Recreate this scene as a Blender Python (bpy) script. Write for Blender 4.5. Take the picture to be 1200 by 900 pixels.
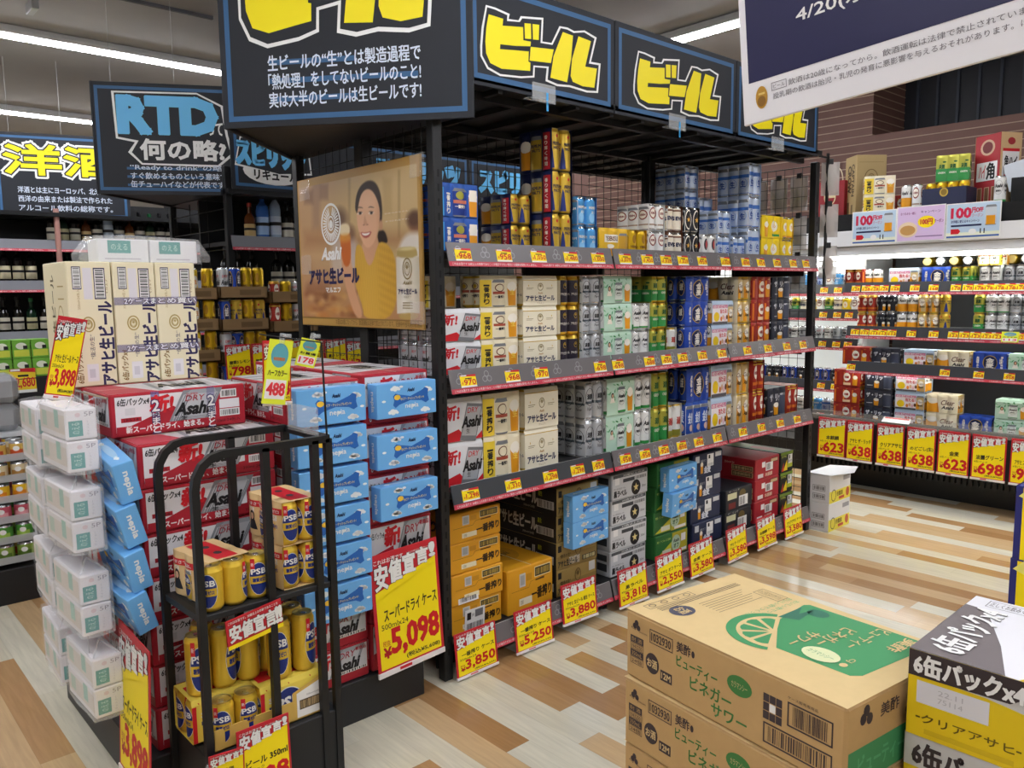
import bpy, math, random
import numpy as np
from mathutils import Matrix, Vector
from mathutils.geometry import tessellate_polygon
random.seed(7)
for o in list(bpy.data.objects): bpy.data.objects.remove(o)
scene = bpy.context.scene
C = scene.collection
R = math.radians
PI = math.pi

# ---------------------------------------------------------------- camera
CAM = (0.0, 0.0, 1.45)
FPX, YAW, PITCH, ROLL = 941.94, 0.83326139, 0.1151603, -0.01238867
fw = Vector((-math.sin(YAW)*math.cos(PITCH), math.cos(YAW)*math.cos(PITCH), -math.sin(PITCH)))
r0 = Vector((math.cos(YAW), math.sin(YAW), 0)); u0 = r0.cross(fw)
rt = r0*math.cos(ROLL) + u0*math.sin(ROLL); up = -r0*math.sin(ROLL) + u0*math.cos(ROLL)
cd = bpy.data.cameras.new('camera'); cam = bpy.data.objects.new('camera', cd); C.objects.link(cam)
cam.matrix_world = Matrix(((rt.x, up.x, -fw.x, CAM[0]), (rt.y, up.y, -fw.y, CAM[1]), (rt.z, up.z, -fw.z, CAM[2]), (0, 0, 0, 1)))
cd.sensor_fit = 'HORIZONTAL'; cd.sensor_width = 36.0; cd.lens = FPX/1200*36; cd.clip_start = 0.02; cd.clip_end = 100
scene.camera = cam
# ---------------------------------------------------------------- world and exposure
w = bpy.data.worlds.new('store_air'); scene.world = w; w.use_nodes = True
w.node_tree.nodes['Background'].inputs[0].default_value = (0.97, 0.98, 1.0, 1)
w.node_tree.nodes['Background'].inputs[1].default_value = 0.12
vs = scene.view_settings; vs.view_transform = 'Standard'; vs.look = 'None'; vs.gamma = 1; vs.exposure = 0.0
try: vs.use_curve_mapping = False
except Exception: pass
LAMP = 52.0          # strength of the LED line diffusers

def on(px, py, ax, v):
    """the point of the plane (axis ax = v) that the photograph shows at px, py"""
    d = fw*FPX + rt*(px-600) + up*(450-py)
    t = (v-CAM[ax])/d[ax]
    return Vector(CAM) + d*t
def X(px, py, v): return on(px, py, 0, v)
def Y(px, py, v): return on(px, py, 1, v)
def Z(px, py, v): return on(px, py, 2, v)

# ---------------------------------------------------------------- materials
def lin(c):
    return tuple((x/12.92 if x <= 0.04045 else ((x+0.055)/1.055)**2.4) for x in c)
def hx(h):
    h = h.lstrip('#'); return lin(tuple(int(h[i:i+2], 16)/255 for i in (0, 2, 4)))
_M = {}
def M(col, rough=0.5, metal=0.0, emit=0.0, alpha=1.0, trans=0.0, grain=0.0, scale=30.0, spec=0.5, ior=1.45):
    key = (col, rough, metal, emit, alpha, trans, grain, scale, spec)
    if key in _M: return _M[key]
    m = bpy.data.materials.new('m_%s_%d' % (col.strip('#'), len(_M))); m.use_nodes = True
    nt = m.node_tree; b = nt.nodes['Principled BSDF']; c = hx(col) + (1,)
    b.inputs['Base Color'].default_value = c
    b.inputs['Roughness'].default_value = rough; b.inputs['Metallic'].default_value = metal
    b.inputs['Specular IOR Level'].default_value = spec
    b.inputs['Alpha'].default_value = alpha; b.inputs['Transmission Weight'].default_value = trans; b.inputs['IOR'].default_value = ior
    if emit:
        b.inputs['Emission Color'].default_value = c; b.inputs['Emission Strength'].default_value = emit
    if grain:
        n = nt.nodes.new('ShaderNodeTexNoise'); n.inputs['Scale'].default_value = scale; n.inputs['Detail'].default_value = 4
        tc = nt.nodes.new('ShaderNodeTexCoord'); nt.links.new(tc.outputs['Object'], n.inputs['Vector'])
        mx = nt.nodes.new('ShaderNodeMix'); mx.data_type = 'RGBA'; mx.blend_type = 'MULTIPLY'
        mx.inputs['Factor'].default_value = grain
        mx.inputs['A'].default_value = c
        nt.links.new(n.outputs['Fac'], mx.inputs['B']); nt.links.new(mx.outputs['Result'], b.inputs['Base Color'])
    _M[key] = m
    return m
BLACK = M('17181a', 0.45); BLK2 = M('1f2022', 0.55); BLKM = M('141414', 0.35, 0.3)
WHITE = M('eeeeec', 0.5); INK = M('1b1a1c', 0.6); RED = M('d0202c', 0.45); YEL = M('ffe70a', 0.5); DRED = M('b5121f', 0.45)
STEEL = M('b9bcc0', 0.3, 1.0); GREY = M('8c8c8e', 0.5); LGREY = M('c9c9c8', 0.5)

# ---------------------------------------------------------------- text outlines
_tc = bpy.data.curves.new('lettering', 'FONT'); _to = bpy.data.objects.new('lettering', _tc); C.objects.link(_to)
_tc.fill_mode = 'FRONT'; _tc.resolution_u = 2
_TX = {}
def glyphs(s, shear=0.0):
    k = (s, shear)
    if k not in _TX:
        _tc.body = s; _tc.shear = shear; _tc.size = 1
        bpy.context.view_layer.update()
        dg = bpy.context.evaluated_depsgraph_get(); ev = _to.evaluated_get(dg); me = ev.to_mesh()
        vs_ = [(v.co.x, v.co.y) for v in me.vertices]; fs = [tuple(p.vertices) for p in me.polygons]
        ev.to_mesh_clear()
        if vs_:
            x0 = min(v[0] for v in vs_); x1 = max(v[0] for v in vs_); y0 = min(v[1] for v in vs_); y1 = max(v[1] for v in vs_)
        else: x0 = y0 = 0; x1 = y1 = 1
        ed = {}
        for f in fs:
            for a, b in zip(f, f[1:]+f[:1]): e = (a, b) if a < b else (b, a); ed[e] = ed.get(e, 0)+1
        _TX[k] = (vs_, fs, x0, y0, max(x1-x0, 1e-4), max(y1-y0, 1e-4), [e for e, n in ed.items() if n == 1])
    return _TX[k]

# ---------------------------------------------------------------- mesh builder
class MB:
    def __init__(s): s.v = []; s.f = []; s.mi = []; s.sm = []; s.mats = []
    def m(s, mat):
        if mat not in s.mats: s.mats.append(mat)
        return s.mats.index(mat)
    def face(s, pts, mat, smooth=False):
        n = len(s.v); s.v.extend(tuple(p) for p in pts); s.f.append(tuple(range(n, n+len(pts)))); s.mi.append(s.m(mat)); s.sm.append(smooth)
    def mesh(s, vs_, fs, mat, smooth=False):
        n = len(s.v); s.v.extend(tuple(p) for p in vs_); k = s.m(mat)
        for f in fs: s.f.append(tuple(n+i for i in f)); s.mi.append(k); s.sm.append(smooth)
    def box(s, x0, x1, y0, y1, z0, z1, mat, b=0.0, top=None):
        if x1 < x0: x0, x1 = x1, x0
        if y1 < y0: y0, y1 = y1, y0
        if z1 < z0: z0, z1 = z1, z0
        if b <= 0:
            p = [(x, y, z) for z in (z0, z1) for y in (y0, y1) for x in (x0, x1)]
            s.mesh(p, [(0, 2, 3, 1), (0, 1, 5, 4), (2, 6, 7, 3), (0, 4, 6, 2), (1, 3, 7, 5)], mat)
            s.mesh(p[4:], [(0, 1, 3, 2)], top or mat); return
        b = min(b, (x1-x0)*.49, (y1-y0)*.49, (z1-z0)*.49)
        V = []; ix = {}
        for sx in (0, 1):
            for sy in (0, 1):
                for sz in (0, 1):
                    c = ((x0, x1)[sx], (y0, y1)[sy], (z0, z1)[sz]); d = (1-2*sx, 1-2*sy, 1-2*sz)
                    for a in range(3):
                        ix[sx, sy, sz, a] = len(V); V.append(tuple(c[i] + (0 if i == a else d[i]*b) for i in range(3)))
        F = []
        for a in range(3):
            o1, o2 = [i for i in range(3) if i != a]
            for sd in (0, 1):
                q = []
                for e1, e2 in ((0, 0), (1, 0), (1, 1), (0, 1)):
                    k = [0, 0, 0]; k[a] = sd; k[o1] = e1; k[o2] = e2; q.append(ix[k[0], k[1], k[2], a])
                F.append(tuple(q))
            for e1 in (0, 1):
                for e2 in (0, 1):
                    k = [0, 0, 0]; k[o1] = e1; k[o2] = e2; k2 = list(k); k[a] = 0; k2[a] = 1
                    F.append((ix[k[0], k[1], k[2], o1], ix[k2[0], k2[1], k2[2], o1], ix[k2[0], k2[1], k2[2], o2], ix[k[0], k[1], k[2], o2]))
        for sx in (0, 1):
            for sy in (0, 1):
                for sz in (0, 1): F.append(tuple(ix[sx, sy, sz, a] for a in range(3)))
        s.mesh(V, F, mat)
    def tube(s, p0, p1, r, mat, n=8, smooth=True, caps=True, r1=None):
        p0 = Vector(p0); p1 = Vector(p1); d = (p1-p0).normalized(); r1 = r if r1 is None else r1
        a = d.orthogonal().normalized(); b = d.cross(a)
        V = []
        for q, rr in ((p0, r), (p1, r1)):
            for i in range(n): t = 2*PI*i/n; V.append(q + a*math.cos(t)*rr + b*math.sin(t)*rr)
        s.mesh(V, [(i, (i+1) % n, n+(i+1) % n, n+i) for i in range(n)], mat, smooth)
        if caps: s.mesh(V, [tuple(range(n-1, -1, -1)), tuple(range(n, 2*n))], mat)
    def path(s, pts, r, mat, n=6):
        for a, b in zip(pts[:-1], pts[1:]): s.tube(a, b, r, mat, n, True, True)
    def bar(s, p0, p1, wd, mat, up_=(0, 0, 1)):
        """square bar from p0 to p1"""
        p0 = Vector(p0); p1 = Vector(p1); d = (p1-p0).normalized(); a = d.cross(Vector(up_))
        if a.length < 1e-4: a = d.cross(Vector((1, 0, 0)))
        a.normalize(); b = d.cross(a); h = wd/2
        V = [q + a*i*h + b*j*h for q in (p0, p1) for i, j in ((-1, -1), (1, -1), (1, 1), (-1, 1))]
        s.mesh(V, [(0, 1, 5, 4), (1, 2, 6, 5), (2, 3, 7, 6), (3, 0, 4, 7), (3, 2, 1, 0), (4, 5, 6, 7)], mat)
    def lathe(s, prof, mats, c=(0, 0, 0), n=24, smooth=True, M4=None):
        """prof: list of (r, z); mats: one material per segment or a single one"""
        k = len(prof); V = []
        for r, z in prof:
            for i in range(n):
                t = 2*PI*i/n; p = Vector((r*math.cos(t), r*math.sin(t), z))
                if M4 is not None: p = M4 @ p
                V.append(p + Vector(c))
        for j in range(k-1):
            mt = mats[j] if isinstance(mats, (list, tuple)) else mats
            s.mesh([V[j*n+i] for i in range(n)] + [V[(j+1)*n+i] for i in range(n)], [(i, (i+1) % n, n+(i+1) % n, n+i) for i in range(n)], mt, smooth)
    def sphere(s, c, r, mat, n=12, sc=(1, 1, 1)):
        m_ = n//2; V = []; F = []
        for j in range(m_+1):
            ph = PI*j/m_ - PI/2
            for i in range(n): t = 2*PI*i/n; V.append((c[0]+r*sc[0]*math.cos(ph)*math.cos(t), c[1]+r*sc[1]*math.cos(ph)*math.sin(t), c[2]+r*sc[2]*math.sin(ph)))
        for j in range(m_):
            for i in range(n): F.append((j*n+i, j*n+(i+1) % n, (j+1)*n+(i+1) % n, (j+1)*n+i))
        s.mesh(V, F, mat, True)
    def data(s, name):
        me = bpy.data.meshes.new(name); me.from_pydata(s.v, [], s.f)
        for mt in s.mats: me.materials.append(mt)
        me.polygons.foreach_set('material_index', s.mi); me.polygons.foreach_set('use_smooth', s.sm); me.update()
        return me
    def build(s, name, parent=None, loc=(0, 0, 0), rz=0.0):
        o = bpy.data.objects.new(name, s.data(name)); C.objects.link(o); o.location = loc; o.rotation_euler.z = rz
        if parent: o.parent = parent
        return o

def clipx(poly, lo, hi):
    for sgn, lim in ((1, lo), (-1, -hi)):
        out = []
        for i in range(len(poly)):
            a = poly[i]; b = poly[(i+1) % len(poly)]; da = sgn*a[0]-lim; db = sgn*b[0]-lim
            if da >= 0: out.append(a)
            if (da > 0 > db) or (da < 0 < db):
                t = da/(da-db); out.append((a[0]+(b[0]-a[0])*t, a[1]+(b[1]-a[1])*t))
        poly = out
        if len(poly) < 3: return []
    return poly

class Cv:
    """a printed surface: 2-D shapes laid on a plane or a cylinder as thin layers of ink"""
    def __init__(s, mb, O=None, u=None, v=None, fn=None, cut=0, eps=0.00035):
        s.mb = mb; s.cut = cut; s.eps = eps
        if fn: s.fn = fn
        else:
            O = Vector(O); u = Vector(u).normalized(); v = Vector(v).normalized(); n = u.cross(v)
            s.fn = lambda x, y, h: O + u*x + v*y + n*h
    def raw(s, vs_, fs, mat, l):
        h = s.eps*l
        if not s.cut: s.mb.mesh([s.fn(x, y, h) for x, y in vs_], fs, mat); return
        c = s.cut
        for f in fs:
            p = [vs_[i] for i in f]; k0 = math.floor(min(q[0] for q in p)/c); k1 = math.floor(max(q[0] for q in p)/c)
            for k in range(k0, k1+1):
                q = clipx(p, k*c, (k+1)*c)
                if len(q) > 2: s.mb.face([s.fn(x, y, h) for x, y in q], mat)
    def poly(s, pts, mat, l=1):
        if s.cut or len(pts) > 4:
            t = tessellate_polygon([[Vector((p[0], p[1], 0)) for p in pts]])
            s.raw(pts, [tuple(a) for a in t], mat, l)
        else: s.raw(pts, [tuple(range(len(pts)))], mat, l)
    def rect(s, x0, y0, x1, y1, mat, l=1): s.raw([(x0, y0), (x1, y0), (x1, y1), (x0, y1)], [(0, 1, 2, 3)], mat, l)
    def frame(s, x0, y0, x1, y1, t, mat, l=1):
        s.rect(x0, y0, x1, y0+t, mat, l); s.rect(x0, y1-t, x1, y1, mat, l); s.rect(x0, y0+t, x0+t, y1-t, mat, l); s.rect(x1-t, y0+t, x1, y1-t, mat, l)
    def ell(s, cx, cy, rx, ry, mat, l=1, n=20, a0=0.0, a1=2*PI):
        full = abs(a1-a0-2*PI) < 1e-6
        pts = [(cx+rx*math.cos(a0+(a1-a0)*i/n), cy+ry*math.sin(a0+(a1-a0)*i/n)) for i in range(n if full else n+1)]
        if not full: pts.append((cx, cy))
        s.raw(pts, [tuple(range(len(pts)))], mat, l)
    def ring(s, cx, cy, rx, ry, t, mat, l=1, n=24):
        V = []; 
        for i in range(n):
            a = 2*PI*i/n; V += [(cx+rx*math.cos(a), cy+ry*math.sin(a)), (cx+(rx-t)*math.cos(a), cy+(ry-t)*math.sin(a))]
        s.raw(V, [(2*i, 2*((i+1) % n), 2*((i+1) % n)+1, 2*i+1) for i in range(n)], mat, l)
    def line(s, pts, t, mat, l=1):
        for a, b in zip(pts[:-1], pts[1:]):
            d = Vector((b[0]-a[0], b[1]-a[1])); 
            if d.length < 1e-9: continue
            n = Vector((-d.y, d.x)).normalized()*t/2
            s.raw([(a[0]+n.x, a[1]+n.y), (a[0]-n.x, a[1]-n.y), (b[0]-n.x, b[1]-n.y), (b[0]+n.x, b[1]+n.y)], [(0, 1, 2, 3)], mat, l)
    def text(s, t, x0, y0, x1, y1, mat, l=1, bold=0.0, shear=0.0, rot=0, skew=0.0, rim=None):
        """lettering that fills the box x0..x1, y0..y1 (rot in quarter turns; skew tilts the base line; bold and
        rim = (width, material) thicken the outline by that share of the letter height)"""
        vs_, fs, gx, gy, gw, gh, ed = glyphs(t, shear)
        def f(p):
            a = (p[0]-gx)/gw; b = (p[1]-gy)/gh
            if rot == 1: a, b = 1-b, a
            elif rot == 2: a, b = 1-a, 1-b
            elif rot == 3: a, b = b, 1-a
            return (x0+(x1-x0)*a, y0+(y1-y0)*b+skew*(x1-x0)*a)
        P = [f(p) for p in vs_]; em = abs((y1-y0)/(gh if rot in (0, 2) else gw))
        if bold:
            em_ = min(em, abs((x1-x0)/(gw if rot in (0, 2) else gh))*1.3)
        def stroke(t_, mt, ll):
            G_ = [([], []) for _ in range(6)]
            for i_, (a, b) in enumerate(ed):
                V, F = G_[i_ % 6]; a = Vector(P[a]); b = Vector(P[b]); d = b-a
                if d.length < 1e-7: continue
                d = d.normalized()*t_*.5; n = Vector((-d.y, d.x)); k = len(V); d = d*.8
                V += [(a-d+n)[:], (a-d-n)[:], (b+d-n)[:], (b+d+n)[:]]; F.append((k, k+1, k+2, k+3))
            for i_, (V, F) in enumerate(G_):
                if V: s.raw(V, F, mt, ll+.03*i_)
        if rim:
            for rw, rm in (rim if isinstance(rim, list) else [rim]): stroke(rw*em*2, rm, l); s.raw(P, fs, rm, l); l += 1.5
        if bold: stroke(bold*em_*1.6, mat, l+.3)
        s.raw(P, fs, mat, l)
    def bars(s, x0, y0, x1, y1, mat, l=1, n=14, seed=1):
        rg = random.Random(seed); x = x0
        while x < x1:
            wd = (x1-x0)/n*rg.choice((.25, .5, .8)); s.rect(x, y0, min(x+wd, x1), y1, mat, l); x += wd + (x1-x0)/n*rg.choice((.3, .5, .8))
    def code(s, x0, y0, x1, y1, l=1, seed=1):
        s.rect(x0, y0, x1, y1, WHITE, l); d = (y1-y0)*.15; s.bars(x0+d, y0+d, x1-d, y1-d, INK, l+1, 16, seed)

def face_cv(mb, side, x0, x1, y0, y1, z0, z1, **k):
    """canvas on one face of an axis-aligned box; origin at the lower left as seen from outside"""
    if side == '+x': return Cv(mb, (x1, y0, z0), (0, 1, 0), (0, 0, 1), **k)
    if side == '-x': return Cv(mb, (x0, y1, z0), (0, -1, 0), (0, 0, 1), **k)
    if side == '-y': return Cv(mb, (x0, y0, z0), (1, 0, 0), (0, 0, 1), **k)
    if side == '+y': return Cv(mb, (x1, y1, z0), (-1, 0, 0), (0, 0, 1), **k)
    if side == 'top': return Cv(mb, (x1, y0, z1), (0, 1, 0), (-1, 0, 0), **k)     # read from +x
    if side == 'topy': return Cv(mb, (x0, y0, z1), (1, 0, 0), (0, 1, 0), **k)     # read from -y

# ---------------------------------------------------------------- things, parts, copies
_labels = {}
def tag(o, label, cat, group=None):
    o['label'] = label; o['category'] = cat
    if group: o['group'] = group
    return o
def empty(name, loc=(0, 0, 0), rz=0.0, rx=0.0, ry=0.0):
    o = bpy.data.objects.new(name, None); C.objects.link(o); o.location = loc; o.rotation_euler = (rx, ry, rz); o.empty_display_size = .05
    return o
def thing(name, label, cat, loc=(0, 0, 0), rz=0.0, group=None, rx=0.0, ry=0.0):
    return tag(empty(name, loc, rz, rx, ry), label, cat, group)
def struct(name, mb):
    o = mb.build(name); o['kind'] = 'structure'; return o
class Proto:
    """one kind of thing: a root mesh or an empty, with parts (name, mesh, offset, subparts)"""
    def __init__(s, name, cat, mesh=None): s.name = name; s.cat = cat; s.mesh = mesh; s.parts = []
    def part(s, name, mesh, loc=(0, 0, 0), rz=0.0, subs=(), label=None): s.parts.append((name, mesh, loc, rz, subs, label)); return s
    def put(s, label, loc, rz=0.0, group=None, rx=0.0, ry=0.0):
        r = bpy.data.objects.new(s.name, s.mesh); C.objects.link(r); r.location = loc; r.rotation_euler = (rx, ry, rz)
        r.empty_display_size = .05
        tag(r, label, s.cat, group)
        for nm, me, lc, z, subs, lb in s.parts:
            c = bpy.data.objects.new(nm, me); C.objects.link(c); c.parent = r; c.location = lc; c.rotation_euler.z = z
            if lb: c['label'] = lb
            for nm2, me2, lc2 in subs:
                g = bpy.data.objects.new(nm2, me2); C.objects.link(g); g.parent = c; g.location = lc2
        return r
ORD = ['first', 'second', 'third', 'fourth', 'fifth', 'sixth', 'seventh', 'eighth', 'ninth', 'tenth', 'eleventh', 'twelfth', 'thirteenth', 'fourteenth', 'fifteenth', 'sixteenth', 'seventeenth', 'eighteenth', 'nineteenth', 'twentieth', 'twenty-first', 'twenty-second', 'twenty-third', 'twenty-fourth', 'twenty-fifth']
# ================================================================ the room
def plank_material():
    m = bpy.data.materials.new('plank_floor'); m.use_nodes = True; nt = m.node_tree; b = nt.nodes['Principled BSDF']; N = nt.nodes.new; L = nt.links.new
    tc = N('ShaderNodeTexCoord'); sp = N('ShaderNodeSeparateXYZ'); L(tc.outputs['Object'], sp.inputs[0])
    def mt(op, a, bb=None):
        n = N('ShaderNodeMath'); n.operation = op
        for i, q in enumerate((a, bb)):
            if q is None: continue
            if isinstance(q, (int, float)): n.inputs[i].default_value = q
            else: L(q, n.inputs[i])
        return n.outputs[0]
    yy = mt('DIVIDE', mt('SUBTRACT', sp.outputs['Y'], 0.0855), 0.1); row = mt('FLOOR', yy)
    wn = N('ShaderNodeTexWhiteNoise'); wn.noise_dimensions = '1D'; L(row, wn.inputs['W'])
    sh = mt('MULTIPLY', wn.outputs['Value'], 0.914)
    xx = mt('DIVIDE', mt('ADD', sp.outputs['X'], sh), 0.914); col = mt('FLOOR', xx)
    cb = N('ShaderNodeCombineXYZ'); L(row, cb.inputs[0]); L(col, cb.inputs[1])
    w2 = N('ShaderNodeTexWhiteNoise'); w2.noise_dimensions = '2D'; L(cb.outputs[0], w2.inputs['Vector'])
    rp = N('ShaderNodeValToRGB'); rp.color_ramp.interpolation = 'CONSTANT'; L(w2.outputs['Value'], rp.inputs[0])
    stops = [(0, 'd9d3be'), (.2, 'c9aa80'), (.38, 'd6d0bb'), (.52, 'a98156'), (.66, 'ccae85'), (.78, 'dad5c2'), (.9, 'b48d62')]
    el = rp.color_ramp.elements
    el[0].position = 0; el[0].color = hx(stops[0][1])+(1,); el[1].position = stops[1][0]; el[1].color = hx(stops[1][1])+(1,)
    for p, c in stops[2:]: e = el.new(p); e.color = hx(c)+(1,)
    mp = N('ShaderNodeMapping'); L(tc.outputs['Object'], mp.inputs[0]); mp.inputs['Scale'].default_value = (3, 42, 1)
    nz = N('ShaderNodeTexNoise'); nz.inputs['Scale'].default_value = 1.6; nz.inputs['Detail'].default_value = 6; nz.inputs['Distortion'].default_value = .6; L(mp.outputs[0], nz.inputs['Vector'])
    gr = N('ShaderNodeMapRange'); gr.inputs['From Min'].default_value = .3; gr.inputs['From Max'].default_value = .7; gr.inputs['To Min'].default_value = .88; gr.inputs['To Max'].default_value = 1.06; L(nz.outputs['Fac'], gr.inputs['Value'])
    fy = mt('FRACT', yy); fx = mt('FRACT', xx)
    seam = mt('MINIMUM', mt('MINIMUM', fy, mt('SUBTRACT', 1, fy)), mt('MULTIPLY', mt('MINIMUM', fx, mt('SUBTRACT', 1, fx)), 9.14))
    sm = N('ShaderNodeMapRange'); sm.inputs['From Max'].default_value = .014; sm.inputs['To Min'].default_value = .82; sm.inputs['To Max'].default_value = 1; L(seam, sm.inputs['Value'])
    f = mt('MULTIPLY', gr.outputs[0], sm.outputs[0])
    mx = N('ShaderNodeVectorMath'); mx.operation = 'SCALE'; L(rp.outputs['Color'], mx.inputs[0]); L(f, mx.inputs['Scale'])
    L(mx.outputs[0], b.inputs['Base Color'])
    n2 = N('ShaderNodeTexNoise'); n2.inputs['Scale'].default_value = 3; L(tc.outputs['Object'], n2.inputs['Vector'])
    rr = N('ShaderNodeMapRange'); rr.inputs['To Min'].default_value = .07; rr.inputs['To Max'].default_value = .2; L(n2.outputs['Fac'], rr.inputs['Value']); L(rr.outputs[0], b.inputs['Roughness'])
    return m
mb = MB(); mb.box(-14, 5, -5, 8, -.1, 0, plank_material()); struct('floor', mb)
mb = MB(); mb.box(-14, 5, -5, 8, 3.2, 3.3, M('b8b8b8', .9, grain=.12, scale=3)); ce = struct('ceiling', mb)
mb = MB(); mb.box(-14, 5, -5.1, -5, 0, 3.2, M('c9c6bf', .8)); struct('wall_rear', mb)
mb = MB(); mb.box(5, 5.1, -5, 8, 0, 3.2, M('c9c6bf', .8)); struct('wall_right', mb)
mb = MB(); mb.box(-14.1, -14, -5, 8, 0, 3.2, M('b9b6af', .8)); struct('wall_left', mb)
# back wall: brown siding with pale joints, a dark panelled recess high on its right part
SID = [M('7a584e', .6, grain=.2, scale=9), M('b39a86', .7), M('1b1d24', .5), M('343946', .5)]
mb = MB(); WY = 6.6; RX = Y(1022, 160, WY).x; RZ = Y(1100, 147, WY).z
mb.box(-14, RX, WY, WY+.12, 0, 3.2, SID[0]); mb.box(RX, 5, WY, WY+.12, 0, RZ, SID[0]); mb.box(RX-.6, RX, WY+.12, WY+.62, RZ-.2, 3.2, SID[0])
z = .05
while z < 3.2:
    mb.box(-6, RX if z > RZ else 5, WY-.004, WY, z, z+.007, SID[1])
    if z > RZ: mb.box(RX, RX+.004, WY, WY+.6, z, z+.007, SID[1])
    z += .062
mb.box(RX, 5, WY+.12, WY+.62, RZ-.1, RZ, SID[0]); mb.box(RX, 5, WY+.6, WY+.66, RZ-.1, 3.2, SID[2])
x = RX+.1
while x < 4: mb.box(x, x+.02, WY+.58, WY+.6, RZ, 3.2, SID[3]); x += .155
struct('wall_back', mb)
# white column beside the siding
mb = MB(); mb.box(-14, 5, 7.9, 8, 0, 3.2, M('b9b6af', .8)); struct('wall_far', mb)

# ---------------------------------------------------------------- LED line lights under the ceiling
DIF = M('f8f9ff', .4, emit=LAMP)
LZ = 3.2
def line_light(p0, p1, label):
    p0 = Vector(p0); p1 = Vector(p1); L_ = (p1-p0).length; a = math.atan2((p1-p0).y, (p1-p0).x)
    r = thing('ceiling_light', label, 'ceiling light', p0, a, 'line lights under the ceiling')
    m = MB(); m.box(0, L_, -.045, .045, -.035, 0, M('d8d8d6', .4), .004)
    for s in (-1, 1): m.box(0, L_, s*.036, s*.07, -.058, -.035, M('d8d8d6', .4), .003)  # side flanges added to keep the diffuser's light off the ceiling
    m.build('housing', r)
    m = MB(); m.box(.01, L_-.01, -.032, .032, -.075, -.0352, DIF, .008); m.build('diffuser', r)
line_light((-6.22, -1.5, LZ), (-6.22, 3.9, LZ), 'long white line light on the ceiling, nearer of two at left')
line_light((-8.75, -1.5, LZ), (-8.75, 5.5, LZ), 'long white line light on the ceiling, farther of two at left')
line_light((-5.6, 4.72, LZ), (-1.9, 4.72, LZ), 'white line light on the ceiling above the yellow lettered headers')
line_light((-9.6, 6.2, LZ), (-6.4, 6.2, LZ), 'white line light far behind the spirits aisle')
line_light((-1.2, -2.5, LZ), (-1.2, 2.4, LZ), 'white line light on the ceiling over the near aisle')
line_light((-3.7, -2.5, LZ), (-3.7, .9, LZ), 'white line light on the ceiling over the stacked cases')
line_light((1.4, -2.5, LZ), (1.4, 4.2, LZ), 'white line light on the ceiling right of the cartons')
line_light((-1.3, 4.2, LZ), (2.6, 4.2, LZ), 'white line light on the ceiling before the drinks cooler')
# slim black ceiling rail with a joint plate
r = thing('ceiling_track', 'thin dark ceiling track with a chrome joint plate above the left lights', 'ceiling track', (0, 0, 0))
m = MB(); m.bar((-5.2, .3, 3.19), (-5.2, 2.2, 3.19), .02, M('55565a', .5)); m.build('track', r)
pj = Z(38, 12, 3.15); m = MB(); m.box(pj.x-.08, pj.x+.08, pj.y-.02, pj.y+.02, 3.14, 3.2, STEEL, .004); m.build('joint_plate', r)
# nylon threads that hold signs
THR = M('dfe3e6', .3, alpha=.6)

# ================================================================ hand-lettered header boards
BOARD = M('1d2129', .6); BLUE = M('34608c', .55); YLT = M('f7e60b', .5); WLT = M('f2f3f2', .5); LBL = M('6cc4f8', .5); TXW = M('d7e2f2', .6)
_u = lambda zx, zy: (lambda p: (p.y, p.z))(X(540+zx/6, zy/6, -2.2))
WOUT = [(150, 42), (215, 60), (318, 105), (310, 140), (380, 150), (395, 120), (555, 132), (548, 298), (612, 308), (668, 190), (725, 200), (772, 225), (845, 220), (930, 270), (890, 440), (958, 452), (940, 658), (860, 655), (740, 618), (650, 610), (570, 575), (578, 485), (495, 478), (492, 550), (400, 555), (250, 540), (160, 490), (112, 400), (110, 330), (120, 200)]
BOUT = [(158, 58), (212, 74), (300, 114), (298, 155), (388, 162), (405, 136), (542, 146), (534, 308), (618, 322), (676, 204), (722, 214), (768, 238), (842, 234), (914, 278), (874, 452), (944, 464), (928, 645), (860, 641), (742, 604), (654, 596), (584, 566), (592, 474), (484, 466), (480, 538), (400, 542), (252, 526), (168, 478), (124, 396), (124, 330), (134, 205)]
YOUT = [[(168, 108), (270, 140), (266, 188), (410, 198), (412, 290), (465, 300), (462, 332), (360, 330), (250, 318), (248, 352), (450, 368), (448, 440), (462, 446), (460, 505), (400, 500), (260, 490), (180, 450), (150, 380), (145, 300), (152, 200)],
        [(420, 170), (465, 174), (468, 282), (424, 278)], [(476, 176), (524, 182), (520, 288), (480, 284)], [(464, 336), (626, 354), (606, 450), (456, 432)],
        [(690, 232), (762, 258), (748, 420), (720, 584), (602, 552), (625, 400)], [(800, 262), (888, 296), (848, 474), (930, 488), (912, 622), (830, 612), (760, 580), (745, 540), (755, 420)]]
_b = [_u(*p) for p in WOUT]; bx0 = min(p[0] for p in _b); bx1 = max(p[0] for p in _b); by0 = min(p[1] for p in _b); by1 = max(p[1] for p in _b)
def beer_letters(cv, x0, y0, x1, y1):
    g = lambda pts: [(x0+(a-bx0)/(bx1-bx0)*(x1-x0), y0+(b-by0)/(by1-by0)*(y1-y0)) for a, b in (_u(*p) for p in pts)]
    cv.poly(g(WOUT), WLT, 2); cv.poly(g(BOUT), BOARD, 4)
    for q in YOUT: cv.poly(g(q), YLT, 6)
def board_panel(m, W, H, t=.012):
    """a dark board in its own frame: x along the width, z up, its face at y = 0 looking to -y"""
    m.box(0, W, 0, t, 0, H, BOARD, .001)
    cv = Cv(m, (0, -.0004, 0), (1, 0, 0), (0, 0, 1)); d = .022
    cv.frame(d, d, W-d, H-d, .018, BLUE, 1)
    return cv

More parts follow.
